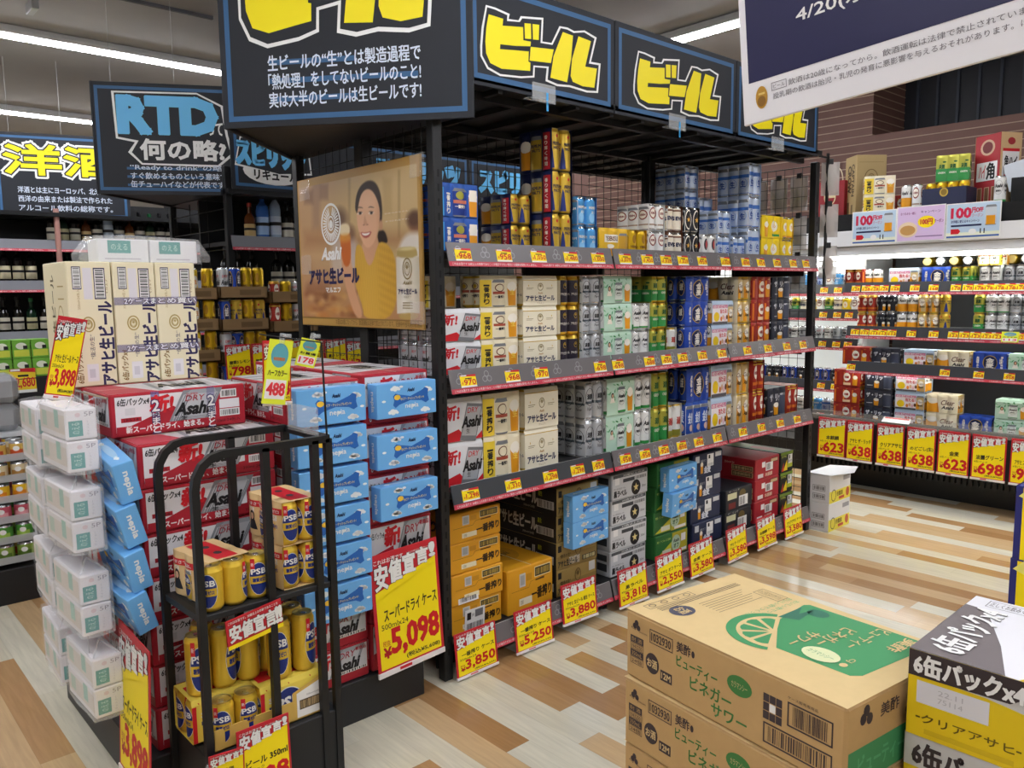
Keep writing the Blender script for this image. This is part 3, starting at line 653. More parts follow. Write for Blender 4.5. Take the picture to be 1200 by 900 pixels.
def p_nodo(cv, L, H):
    cv.rect(0, .004, L, H-.016, M('bcd3ea', .45), 1); cv.rect(L*.02, H*.05, L*.72, H*.84, M('f6eef2', .45), 2); cv.rect(L*.02, H*.70, L*.72, H*.84, M('d98aa8', .5), 3); cv.text('のどごし', L*.06, H*.715, L*.66, H*.825, WHITE, 4, .04)
    cv.ell(L*.2, H*.34, L*.13, H*.2, KYEL, 4); cv.text('当たる!', L*.36, H*.48, L*.69, H*.66, RED, 4, .04); 
    for k in range(4): cv.ell(L*(.42+.09*k), H*(.25+.06*(k % 2)), L*.045, H*.1, (ORG, SKIN, PNK, BRN)[k], 4, 10)
    cv.rect(L*.02, .004, L*.72, H*.13, M('55535a', .5), 4); minican(cv, L*.86, H*.04, L*.25, H*.8, CRM2, 2); sub(cv, L*.86, H*.9, L*.24/.048, 'clear', 4)
def p_clear(cv, L, H):
    cv.rect(0, .004, L, H-.016, CREAM, 1); cv.poly([(0, .004), (L*.42, .004), (L*.36, H*.55), (0, H*.62)], AMB, 2); cv.ell(L*.2, H*.66, L*.17, H*.16, FOAM, 3)
    cv.ell(L*.68, H*.5, L*.27, H*.34, M('f3ead2', .5), 2); cv.text('Clear', L*.48, H*.46, L*.9, H*.72, BRN, 4, .02, .3); cv.text('Asahi', L*.5, H*.24, L*.88, H*.4, INK, 4, .05, .2)
def p_red(cv, L, H):
    cv.rect(0, .004, L, H-.016, REDC, 1)
    for k in range(3): cv.rect(L*(.04+.33*k), H*.1, L*(.1+.33*k), H*.84, ORG, 2)
    cv.ell(L*.5, H*.58, L*.13, H*.24, FOAM, 3); cv.text('本麒麟', L*.42, H*.5, L*.58, H*.64, REDC, 4, .05); cv.rect(L*.36, H*.1, L*.64, H*.24, M('e9c9a0', .5), 3); beerglass(cv, L*.82, H*.1, L*.18, H*.6, 3)
def p_rich(cv, L, H):
    cv.rect(0, .004, L, H-.016, M('2b2e3c', .45), 1); cv.text('ザ・リッチ', L*.08, H*.56, L*.8, H*.8, M('cfd2da', .4), 2, .05); beerglass(cv, L*.44, H*.08, L*.2, H*.44, 3); minican(cv, L*.82, H*.05, L*.28, H*.76, M('444a5e', .4), 2); cv.rect(L*.1, H*.2, L*.3, H*.24, SILV, 2)
def p_zero(cv, L, H):
    cv.rect(0, .004, L, H-.016, M('1f56b0', .4), 1); cv.rect(0, .004, L*.14, H-.016, M('43a4e4', .4), 2)
    for k, ch in enumerate('一番搾り'): cv.text(ch, L*.21, H*(.68-k*.19), L*.32, H*(.68-k*.19)+(H*.16 if k else H*.03), FOAM, 3, .05)
    minican(cv, L*.54, H*.03, L*.34, H*.84, M('223f94', .35, .3), 2); cv.ell(L*.54, H*.66, L*.11, H*.12, GGR, 5); cv.rect(L*.38, H*.42, L*.70, H*.52, M('d47a5e', .5), 5); cv.text('一番搾り', L*.41, H*.28, L*.67, H*.38, FOAM, 5, .05); beerglass(cv, L*.86, H*.05, L*.22, H*.78, 2); cv.rect(L*.76, H*.5, L*.96, H*.84, FOAM, 4)
def p_prem(cv, L, H):
    cv.rect(0, .004, L, H-.016, NAVD, 1); beerglass(cv, L*.22, H*.08, L*.30, H*.72, 2); minican(cv, L*.54, H*.02, L*.32, H*.84, GOLDM, 3); cv.text('PREMIUM', L*.41, H*.58, L*.67, H*.66, NAVD, 6, .03); cv.text('MALT’S', L*.43, H*.48, L*.65, H*.55, NAVD, 6, .03)
    cv.rect(L*.76, .004, L*.96, H-.016, M('b3202c', .45), 2)
    for k, ch in enumerate('香り輝く時間'): cv.text(ch, L*.82, H*(.74-k*.125), L*.90, H*(.74-k*.125)+H*.09, FOAM, 3, .03)
def p_yeb(cv, L, H):
    cv.rect(0, .004, L, H-.016, M('e7b923', .4), 1); cv.rect(L*.14, H*.5, L*.66, H*.78, FOAM, 2); cv.text('YEBISU', L*.18, H*.56, L*.62, H*.72, BRN, 3, .03); beerglass(cv, L*.36, H*.05, L*.22, H*.4, 2); minican(cv, L*.82, H*.04, L*.28, H*.8, M('c99a28', .4), 2)
def p_yel(cv, L, H):
    cv.rect(0, .004, L, H-.016, KYEL, 1); beerglass(cv, L*.22, H*.06, L*.26, H*.7, 2); cv.ell(L*.62, H*.55, L*.17, H*.25, FOAM, 2); cv.text('レモン', L*.52, H*.48, L*.72, H*.62, AMB, 3, .04); cv.rect(L*.5, H*.1, L*.9, H*.2, GRN, 2)
def p_orange(cv, L, H):
    cv.rect(0, .004, L, H-.016, M('b2452c', .4), 1); cv.ell(L*.5, H*.55, L*.18, H*.27, M('efd9b2', .4), 2); cv.rect(L*.1, H*.1, L*.2, H*.84, AMB, 2); cv.rect(L*.8, H*.1, L*.9, H*.84, AMB, 2); cv.text('秋味', L*.4, H*.44, L*.6, H*.66, REDC, 3, .05)
# kind: wrapper colour, can kind, wrapper art, what it looks like
PK = {'dry': (M('e2e4e8', .45), 'dry', p_dry, 'white and red six-pack printed with a tilted silver can'), 'ichi': (CREAM, 'ichi', p_ichi, 'cream six-pack with a yellow strip of black characters'), 'nama': (M('f1ead2', .5), 'namaw', p_nama, 'cream six-pack with dark blue lettering under a crest'),
      'namab': (GOLDM, 'nama', p_nama, 'gold six-pack of black and gold cans'), 'kirin': (LGREY, 'kirin', p_plainc(SILV, 'kirin'), 'six-pack of silver cans with a black emblem'), 'people': (PGRN, 'style', p_people, 'pale green leafy six-pack picturing a woman'),
      'style': (M('e7ebe6', .45), 'style', p_style, 'white six-pack with black script and a green foot'), 'green': (GGR, 'green', p_green, 'six-pack of gold and green cans'), 'kin': (M('2146a8', .4), 'kin', p_kin, 'deep blue six-pack with a gold rimmed oval'),
      'nodo': (M('bcd3ea', .45), 'foamy', p_nodo, 'pale pink and white six-pack with a yellow patch'), 'clear': (CREAM, 'clear', p_clear, 'cream and amber six-pack with brown script'), 'red': (REDC, 'red', p_red, 'brick red six-pack with a pale oval'), 'rich': (M('2b2e3c', .45), 'rich', p_rich, 'dark slate six-pack with silver characters'),
      'zero': (M('1f56b0', .4), 'icz', p_zero, 'bright blue six-pack with white vertical characters'), 'prem': (NAVD, 'prem', p_prem, 'navy six-pack of gold cans with a red strip'), 'lb': (LBLM, 'lb', p_plainc(LBLM, 'lb'), 'six-pack of light blue cans'), 'yeb': (M('e7b923', .4), 'yeb', p_yeb, 'golden yellow six-pack with a white name band'),
      'yebc': (M('e7b923', .4), 'yeb', p_yeb, 'six-pack of plain gold cans in yellow card'), 'klag': (WCAN, 'klag', p_plainc(WCAN, 'klag'), 'six-pack of white cans with a dark red oval'), 'evis': (BRN, 'evis', p_plainc(M('ece3cf', .4), 'evis'), 'six-pack of ivory cans with navy letters'), 'star': (INK, 'star', p_plainc(DRKC, 'star'), 'black six-pack with gold stars'),
      'sap': (WCAN, 'sap', p_plainc(WCAN, 'sap'), 'six-pack of white cans with a dark disc'), 'blu': (M('b7c8e0', .4), 'blu', p_plainc(M('c6d3e6', .3, .4), 'blu'), 'six-pack of pale blue and silver cans'), 'yel': (KYEL, 'yel', p_yel, 'lemon yellow six-pack with a white disc'), 'yelc': (KYEL, 'yel', p_yel, 'six-pack of white topped yellow cans'),
      'wb': (WCAN, 'wb', p_plainc(WCAN, 'wb'), 'six-pack of white cans with a gold foot'), 'kw': (M('2a56b8', .4), 'kw', p_plainc(M('2a56b8', .35, .3), 'kw'), 'six-pack of blue cans with pale characters'), 'orange': (M('b2452c', .4), 'red', p_orange, 'orange red six-pack with amber stripes'), 'plain': (LGREY, 'plain', p_plainc(M('a9adb2', .3, .3), 'plain'), 'six-pack of dull silver cans'), 'psb': (M('e8c94e', .4), 'psb', None, 'gold six-pack')}
def p_psb(cv, L, H):
    cv.rect(0, .004, L, H-.016, M('e3c48e', .45), 1); cv.rect(0, H-.034, L, H-.016, RED, 2); cv.text('うまさで選ぶ、糖質ゼロ', L*.05, H-.03, L*.95, H-.02, WHITE, 3, .03)
    person(cv, L*.17, H*.5, .021, M('20222b', .5), 3); person(cv, L*.72, H*.45, .02, M('20222b', .5), 3); minican(cv, L*.45, H*.02, L*.22, H*.66, GOLD2, 4); sub(cv, L*.45, H*.8, L*.21/.048, 'psb', 6)
def p_psb2(cv, L, H):
    cv.rect(0, .004, L, H-.016, M('f0d85a', .45), 1); cv.rect(0, .004, L*.06, H-.016, RED, 2); cv.ell(L*.42, H*.28, L*.27, H*.55, WHITE, 2, 26, 0, PI); cv.ell(L*.42, H*.28, L*.255, H*.53, NAVY, 3, 26, 0, PI); cv.rect(L*.15, .004, L*.69, H*.28, NAVY, 3)
    cv.text('PSB', L*.24, H*.34, L*.60, H*.60, WHITE, 5, .05); cv.text('ビールの本格', L*.2, H*.16, L*.64, H*.24, WHITE, 5, .03); cv.rect(L*.74, H*.1, L*.96, H*.45, AMB, 2); cv.ell(L*.85, H*.5, L*.12, H*.2, FOAM, 3)
PK['psb'] = (M('e3c48e', .45), 'psb', p_psb, 'gold six-pack of round labelled cans with two pictured people'); PK['psb2'] = (M('f0d85a', .45), 'psb', p_psb2, 'yellow six-pack with a navy arch emblem')
_pp = {}
FLAT = ('dry', 'nama', 'nodo', 'psb2', 'people')
def pack_proto(kind, size):
    key = (kind, size)
    if key in _pp: return _pp[key]
    col, can, art, _ = PK[kind]; H = CH[size]; L = .193
    m = MB(); prof = [(-.0665, .010), (-.0665, H-.014), (-.0612, H+.0012), (.0612, H+.0012), (.0665, H-.014), (.0665, .010), (.060, -.0004), (-.060, -.0004)]
    flat = kind in FLAT; ns = 1 if flat else 24; n = len(prof)
    # card drawn tight over three cans: the sides dip between them
    dip = (lambda y: 0.0) if flat else (lambda y: -.009*(1-math.cos(PI*((y+.099) % .066-.033)/.066)))
    V = []
    for j in range(ns+1):
        y = -L/2+L*j/ns; d = dip(y); V += [((x+(d if x > 0 else -d)) if abs(x) > .066 else x+(d*.35 if x > 0 else -d*.35), y, z) for x, z in prof]
    m.mesh(V, [(j*n+i, j*n+(i+1) % n, (j+1)*n+(i+1) % n, (j+1)*n+i) for j in range(ns) for i in range(n)], col, not flat and False)
    for s in (1, -1):
        if flat: cv_ = Cv(m, (s*.0666, -s*L/2, 0), (0, s, 0), (0, 0, 1))
        else: cv_ = Cv(m, fn=lambda x, y, h, s=s: Vector((s*(.0667+h+dip(s*(x-L/2))), s*(x-L/2), y)), cut=L/24)
        art(cv_, L, H)
    tp = Cv(m, (.0612, -L/2, H+.0013), (0, 1, 0), (-1, 0, 0)); tp.rect(L*.06, .03, L*.94, .09, col if kind not in ('psb', 'psb2') else RED, 1); tp.ell(L*.33, .06, .013, .011, M('3a3a3c', .6), 2, 12); tp.ell(L*.67, .06, .013, .011, M('3a3a3c', .6), 2, 12)
    p = Proto('beer_six_pack', 'beer pack'); p.part('wrapper', m.data('wrapper')); cm = can_mesh(can, size)
    for x in (-.0331, .0331):
        for y in (-.066, 0, .066): p.part('can', cm, (x, y, .0002), 0)
    _pp[key] = p; return p
TIERS = {1: ['alone'], 2: ['bottom', 'top'], 3: ['bottom', 'middle', 'top'], 4: ['bottom', 'second', 'third', 'top'], 5: ['bottom', 'second', 'third', 'fourth', 'top']}
def stack_packs(kind, size, y0, orient, layers, z, xf, where, rows=1, group=None, desc=None, start=0):
    """columns of packs on a shelf deck: y0 is the near edge, xf the front, rows go back"""
    W, D = (.198, .1335) if orient == 'L' else (.1335, .198); H = CH[size]+.0022
    for r in range(rows):
        for k in range(layers):
            tier = TIERS[layers][k]; pos = (', %s' % tier if layers > 1 else '')
            row = '' if rows == 1 else (' in front' if r == 0 else ' behind')
            lb = '%s%s%s, %s' % (desc or PK[kind][3], pos, row, where)
            j = random.uniform(-.003, .003)
            pack_proto(kind, size).put(lb, (xf-D/2-r*(D+.006)+j, y0+W/2, z+k*H+start*H), (0 if orient == 'L' else PI/2), group)
PX = -2.36
def shelf_run(spec, z, where):
    n = 0
    for s in spec:
        kind, size, y0, orient, layers = s[:5]; rows = s[5] if len(s) > 5 else 1; xf = s[6] if len(s) > 6 else PX; st = s[7] if len(s) > 7 else 0
        stack_packs(kind, size, y0, orient, layers, z, xf, where + (s[8] if len(s) > 8 else ''), rows, 'beer packs on the '+where, start=st)
shelf_run([('dry', '350', 1.79, 'L', 2, 2), ('ichi', '350', 1.99, 'L', 3), ('nama', '350', 2.208, 'L', 3), ('namab', '350', 2.418, 'S', 3), ('kirin', '350', 2.555, 'S', 3), ('people', '350', 2.692, 'L', 3), ('style', '350', 2.895, 'S', 2), ('green', '350', 3.032, 'S', 3),
           ('wb', '350', 3.168, 'S', 1, 1, -2.40), ('kin', '350', 3.31, 'L', 3), ('nodo', '350', 3.53, 'L', 2), ('clear', '350', 3.765, 'S', 3), ('red', '350', 3.915, 'L', 3), ('rich', '350', 4.125, 'L', 3),
           ('ichi', '350', 1.79, 'L', 1, 1, -2.501, 2, ' above red ones')], 1.139, 'second shelf')
shelf_run([('dry', '500', 1.79, 'L', 2), ('ichi', '500', 1.992, 'L', 2), ('nama', '500', 2.21, 'L', 2), ('plain', '500', 2.43, 'S', 1, 1, -2.56), ('kirin', '500', 2.57, 'S', 2), ('people', '500', 2.712, 'L', 2), ('style', '500', 2.914, 'S', 2), ('green', '500', 3.05, 'S', 2),
           ('wb', '500', 3.188, 'S', 1, 1, -2.38), ('kw', '500', 3.326, 'L', 1), ('kin', '500', 3.326, 'L', 1, 1, PX, 1), ('nodo', '500', 3.53, 'L', 2), ('clear', '500', 3.77, 'S', 2), ('red', '500', 3.93, 'S', 2), ('rich', '500', 4.105, 'L', 1), ('orange', '500', 4.31, 'S', 1)], .712, 'third shelf')
shelf_run([('zero', '350', 1.79, 'L', 2, 2), ('prem', '350', 2.0, 'S', 2, 1, -2.54, 0, ' at back left'), ('prem', '500', 2.372, 'S', 3), ('prem', '350', 2.235, 'S', 2, 1, -2.46, 0, ' beside taller stack'), ('lb', '350', 2.53, 'S', 2), ('yeb', '350', 2.672, 'L', 1), ('yebc', '350', 2.875, 'S', 1), ('klag', '350', 3.012, 'S', 2), ('evis', '350', 3.15, 'S', 2), ('star', '350', 3.288, 'S', 2),
           ('sap', '350', 3.43, 'S', 1), ('blu', '350', 3.57, 'S', 2, 1, PX, 0, ' in front'), ('blu', '350', 3.71, 'S', 1, 1, PX, 0, ' by tall stack'), ('blu', '500', 3.848, 'S', 3), ('yel', '350', 4.0, 'L', 2), ('yelc', '350', 4.205, 'S', 2), ('blu', '350', 3.57, 'S', 4, 1, -2.565, 0, ' at the back'), ('blu', '500', 3.71, 'S', 2, 1, -2.57, 0, ' further back')], 1.597, 'top shelf')
# ================================================================ price tags and price signs
TAGO = M('e86a2c', .5)
def price_tag(label, price, loc, rz, rx=0., w=.074, h=.046, col=None, group='price tags', small='ビール'):
    m = MB(); m.box(0, w, 0, .0012, 0, h, col or YEL); cv = Cv(m, (0, 0, 0), (1, 0, 0), (0, 0, 1), eps=.0005)
    cv.rect(0, 0, w, h*.12, WHITE, 1); cv.poly([(0, h*.9), (w, h*.82), (w, h), (0, h)], RED, 1); cv.rect(w*.03, h*.9, w*.4, h*.985, WHITE, 2); cv.rect(w*.3, h*.66, w*.72, h*.74, INK, 1)
    cv.text('¥', w*.05, h*.24, w*.16, h*.46, RED, 2); cv.text(price, w*.2, h*.18, w*.95, h*.62, M('cf1420', .5), 2, .025)
    o = m.build('price_tag'); o.location = loc; o.rotation_euler = (rx, 0, rz); return tag(o, label, 'price tag', group)
def tag_row(name, z, xf, spec, py):
    for i, (px, price) in enumerate(spec):
        yy = X(px, py(px), xf+.012).y-.03
        w_ = .074 if len(price) < 5 else .08
        price_tag('yellow tag reading %s, %s from the left on the %s shelf rail' % (price, ORD[i], name), price, (xf+.0185, yy, z-.066), PI/2, -R(14.5), w_, group='price tags on the %s rail' % name)
tag_row('top', RAILZ['top'], -2.29, [(541, '968'), (589, '958'), (629, '1,050'), (667, '1,480'), (699, '1,050'), (731, '1,070'), (757, '1,450'), (779, '1,028'), (799, '1,028'), (822, '959'), (849, '1,028'), (873, '898'), (891, '959'), (910, '938'), (929, '978'), (944, '978')], lambda p: 298)
tag_row('second', RAILZ['second'], -2.29, [(547, '970'), (599, '968'), (633, '970'), (702, '698'), (723, '698'), (760, '688'), (780, '650'), (799, '623'), (822, '623'), (845, '638'), (875, '638'), (899, '623'), (921, '638'), (940, '698')], lambda p: 470-p*.06)
tag_row('third', RAILZ['third'], -2.29, [(549, '1,298'), (599, '1,330'), (643, '1,298'), (675, '1,298'), (700, '958'), (732, '958'), (755, '958'), (777, '928'), (798, '898'), (818, '898'), (840, '918'), (870, '918'), (892, '918'), (914, '898'), (934, '898')], lambda p: 700-p*.24)
def price_sign(label, W, H, title, price, loc, rz, rx=0., sub='350mlx24', tax='', group=None, ry=0.):
    """red and yellow shout card; its face at y = 0 looks to -y"""
    t = thing('price_sign', label, 'price sign', loc, rz, group, rx, ry)
    m = MB(); m.box(0, W, 0, .003, 0, H, M('c3202e', .45), .0008); cv = Cv(m, (0, 0, 0), (1, 0, 0), (0, 0, 1), eps=.0005); b = W*.045
    cv.poly([(b, H*.05), (W-b, H*.05), (W-b, H*.80), (b, H*.63)], YEL, 1)
    cv.text('これはお酒です。', W*.05, H*.915, W*.5, H*.955, WHITE, 1, .02); cv.text('20歳以上の年齢であることを確認できない場合には', W*.53, H*.935, W*.96, H*.95, WHITE, 1)
    tall = H > W*1.2
    if tall: cv.poly([(b, H*.62), (W-b, H*.79), (W-b, H*.85), (b, H*.69)], YEL, 1)
    for k, ch in enumerate('安値宣言!!'):
        ww = (W*.195 if k < 4 else W*.075); x0 = W*(.045+.205*k) if k < 4 else W*(.865+.075*(k-4)-.0)
        y0 = H*(.655+.036*min(k, 4)+(.008 if k > 3 else 0)); hh = H*(.25-.022*min(k, 4))
        if tall: y0 = H*(.71+.036*min(k, 4)); hh = H*(.20-.022*min(k, 4))
        x0 = min(x0, W*.955-ww)
        cv.text(ch, x0+ww*.04, y0, x0+ww*.94, y0+hh, WHITE, 2, .05, rim=(.055, INK))
    tw = min(.79, .15*len(title)); cv.text(title, W*(.535-tw/2), H*.44, W*(.535+tw/2), H*.54, INK, 2, .03, skew=.05); cv.text(sub, W*.09, H*.375, W*.48, H*.42, INK, 2)
    cv.text('税抜', W*.09, H*.235, W*.2, H*.285, DRED, 2); cv.text('¥', W*.1, H*.14, W*.2, H*.225, DRED, 2, .05); cv.text(price, W*.22, H*.13, W*.93, H*.36, M('cf1420', .5), 2, .045, skew=.03)
    if tax: cv.text('(税込¥'+tax+')', W*.42, H*.072, W*.93, H*.118, INK, 2, .03)
    m.build('card', t)
    m = MB(); m.box(-.001, W+.001, -.004, .0045, -.004, H*.035, M('ece6e6', .3), .001); Cv(m, (0, -.004, 0), (1, 0, 0), (0, 0, 1)).rect(W*.3, H*.005, W*.48, H*.03, RED, 1); m.build('plastic_foot', t)
    return t
SX = -2.262
for i, (y0, ti, pr, su, z0) in enumerate([(1.757, '一番搾り ケース', '3,850', '350mlx24', .01), (2.058, '一番搾り ケース', '5,250', '500mlx24', .012), (2.325, 'アサヒ 生ビール 黒生 ケース', '3,880', '350mlx24', .05), (2.69, '黒ラベル', '3,818', '350mlx24', .022), (2.965, 'アサヒ オフ ケース', '2,550', '350mlx24', .024),
                                   (3.232, '金麦 ケース', '3,580', '350mlx24', .024), (3.562, 'アサヒ ザ・リッチ ケース', '3,580', '350mlx24', .024), (3.853, '本麒麟 ケース', '3,598', '350mlx24', .024), (4.145, 'クリアアサヒ ケース', '3,580', '350mlx24', .022)]):
    price_sign('red and yellow card priced %s, %s from the left along the bottom shelf' % (pr, ORD[i]), .205, .17, ti, pr, (SX+.006, y0, z0), PI/2+R(random.uniform(-3, 3)), -R(6), su, '4,235', 'price cards along the bottom shelf')
# ================================================================ cartons
KRAFT = M('c9a66b', .7, grain=.15, scale=60); CREAMC = M('e9dcb0', .6); SEAM = M('6d5a3c', .8); CRED = M('b02030', .55); TAPE = M('d9c9a0', .3)
def carton_mesh(L, W, H, col, front=None, end=None, top=None, bev=.004, side_col=None):
    """front looks to +x and is L wide; the ends look to -y and +y and are W wide; origin at the base centre"""
    m = MB(); m.box(-W/2, W/2, -L/2, L/2, 0, H, col, bev)
    if front:
        for s in (1, -1): front(Cv(m, (s*W/2, -s*L/2, 0), (0, s, 0), (0, 0, 1)), L, H)
    if end:
        for s in (1, -1): end(Cv(m, (-s*W/2, -s*L/2, 0), (s, 0, 0), (0, 0, 1)), W, H)
    if top: top(Cv(m, (W/2, -L/2, H), (0, 1, 0), (-1, 0, 0)), L, W)
    return m.data('carton')
def canpic(cv, p, l, kanji=True):
    cv.poly([p(0, 0), p(1, 0), p(1, 1), p(0, 1)], M('8f9398', .45), l); cv.poly([p(.06, 0), p(.94, 0), p(.94, .86), p(.06, .86)], M('c6c9cd', .4), l+1); cv.poly([p(.1, .86), p(.9, .86), p(.8, 1), p(.2, 1)], M('aab0b6', .4), l+1)
    for a in (.1, .16, .22, .9): cv.poly([p(a, 0), p(a+.025, 0), p(a+.025, .84), p(a, .84)], M('777c84', .4), l+2)
    for b in (.05, .09, .13): cv.poly([p(.06, b), p(.94, b), p(.94, b+.015), p(.06, b+.015)], M('777c84', .4), l+2)
def dry_front(cv, L, H):
    cv.rect(L*.02, H*.04, L*.985, H*.965, CRED, 1); cv.rect(L*.035, H*.06, L*.76, H*.93, M('e9e8ea', .5), 2); cv.poly([(L*.035, H*.06), (L*.76, H*.06), (L*.76, H*.3), (L*.62, H*.28), (L*.44, H*.62), (L*.035, H*.13)], CRED, 3)
    p = lambda a, b: (L*(.40+a*.30+b*.12), H*(.22+b*.74-a*.0)); canpic(cv, p, 4)
    cv.text('6缶パックx4', L*.05, H*.72, L*.27, H*.89, INK, 3, .03, .15); cv.text('新!', L*.275, H*.50, L*.44, H*.90, RED, 7, .06, .15); cv.text('SUPER', L*.54, H*.84, L*.63, H*.89, RED, 8); cv.text('DRY', L*.53, H*.70, L*.68, H*.83, M('a83040', .5), 8, .01, .2)
    cv.text('Asahi', L*.45, H*.38, L*.72, H*.66, INK, 8, .05, .35); cv.text('生', L*.49, H*.26, L*.54, H*.36, INK, 8, .03); cv.rect(L*.035, H*.06, L*.76, H*.25, CRED, 9); cv.text('新スーパードライ、始まる。', L*.10, H*.09, L*.66, H*.24, WHITE, 10, .04)
    cv.rect(L*.07, H*.34, L*.21, H*.44, CRED, 3); cv.text('1F534', L*.09, H*.355, L*.19, H*.425, M('4a1016', .5), 4); cv.rect(L*.1, H*.5, L*.17, H*.66, M('d8d8da', .5), 3); cv.code(L*.80, H*.70, L*.93, H*.90, 2, 3); cv.rect(L*.79, H*.44, L*.95, H*.66, M('e9e8ea', .5), 2); cv.code(L*.79, H*.24, L*.95, H*.42, 2, 4); cv.text('350ml 24缶入', L*.74, H*.1, L*.95, H*.19, M('4a1016', .5), 10)
def dry_end(cv, W, H):
    cv.rect(W*.02, H*.03, W*.98, H*.97, CRED, 1); cv.rect(W*.03, H*.25, W*.97, H*.94, M('dcdcde', .5), 2); cv.poly([(W*.03, H*.25), (W*.4, H*.25), (W*.38, H*.5), (W*.03, H*.36)], CRED, 3)
    p = lambda a, b: (W*(.42+a*.38+b*.14), H*(.25+b*.69)); canpic(cv, p, 4)
    cv.text('6缶パックx4', W*.04, H*.70, W*.24, H*.84, INK, 3, .03, .1); cv.text('新!', W*.25, H*.52, W*.48, H*.90, RED, 7, .06, .1); cv.text('DRY', W*.56, H*.68, W*.8, H*.85, M('a83040', .5), 8, .01, .2); cv.text('Asahi', W*.48, H*.34, W*.86, H*.64, INK, 8, .05, .35); cv.text('新商品', W*.80, H*.80, W*.95, H*.9, CRED, 9, .03)
    cv.rect(W*.45, H*.26, W*.96, H*.34, M('f0efe9', .5), 9); cv.bars(W*.46, H*.27, W*.95, H*.33, INK, 10, 22, 6); cv.text('8', W*.08, H*.06, W*.11, H*.2, WHITE, 3)
def dry_top(cv, L, W):
    cv.rect(L*.01, W*.02, L*.99, W*.98, M('d6d4d6', .45), 1); cv.poly([(L*.01, W*.02), (L*.34, W*.02), (L*.2, W*.98), (L*.01, W*.98)], M('b8404e', .5), 2)
    for k in range(6): cv.poly([(L*(.36+k*.09), W*.05), (L*(.39+k*.09), W*.05), (L*(.47+k*.09), W*.95), (L*(.42+k*.09), W*.95)], (M('9a9ea4', .4), M('f0f0f2', .4))[k % 2], 2)
    cv.text('Asahi', L*.42, W*.3, L*.8, W*.7, INK, 3, .05, .3); cv.rect(0, W*.49, L, W*.51, TAPE, 4)
BD = Proto('beer_case', 'beer case', carton_mesh(.40, .265, .1265, CRED, dry_front, dry_end, dry_top))
BD5 = Proto('beer_case', 'beer case', carton_mesh(.40, .265, .171, CRED, dry_front, dry_end, dry_top))
# black plinth
m = MB(); m.box(-3.15, -2.275, .66, 1.62, 0, .146, M('222326', .5), .003); o = m.build('display_plinth'); tag(o, 'low black plinth carrying the stacked cases at the gondola end', 'plinth')
GB = 'red and silver beer cases'
for k in range(7): BD.put('red and white beer case, layer %s of the stack behind the black wire rack' % ORD[k].replace('first', 'lowest'), (-2.432+random.uniform(-.003, .003), .90+random.uniform(-.004, .004), .147+k*.128), 0, GB)
for k in range(7): BD.put('red beer case deep in the plinth stack, layer %s from below' % ORD[k], (-2.704, .90, .147+k*.128), 0, GB)
for k in range(7): BD.put('red beer case at the rear of the plinth stack, layer %s from below' % ORD[k], (-2.975, .90, .147+k*.128), 0, GB)
tc = BD.put('red and white case bundled with printed tape, topmost before the cream cartons', (-2.578, .875, 1.0435), 0, GB)
for yy in (-.075, .09):
    m = MB(); m.box(.1338, .1344, yy-.012, yy+.012, 0, .1255, M('8a86c8', .3, alpha=.35)); cv = Cv(m, (.1345, yy-.012, 0), (0, 1, 0), (0, 0, 1))
    for k, (ch, a, b) in enumerate((('2', .068, .1), ('ケース', .052, .064), ('ま', .028, .05), ('と', .004, .026))): cv.text(ch, .002, a, .022, b, WHITE, 2, .03, rim=(.08, PURP))
    m.build('bundle_tape', tc)
BD.put('red beer case lying at the rear under the cream cartons', (-2.853, .875, 1.0435), 0, GB)
# right-hand stacks, turned so that their ends face the aisle
for k in range(8): BD.put('beer case with its end to the aisle, layer %s of the column behind blue boxes' % ORD[k].replace('first', 'lowest'), (-2.49, 1.268, .147+k*.128), PI/2, GB)
for k in range(6): BD5.put('tall beer case next to the gondola post, layer %s of its column' % ORD[k].replace('first', 'lowest'), (-2.49, 1.545, .147+k*.1725), PI/2, GB)
for k in range(7): BD.put('beer case at the back beside the mesh end, layer %s from below' % ORD[k], (-2.90, 1.268, .147+k*.128), PI/2, GB)
for k in range(6): BD5.put('tall beer case at the back by the mesh end, layer %s from below' % ORD[k], (-2.90, 1.545, .147+k*.1725), PI/2, GB)
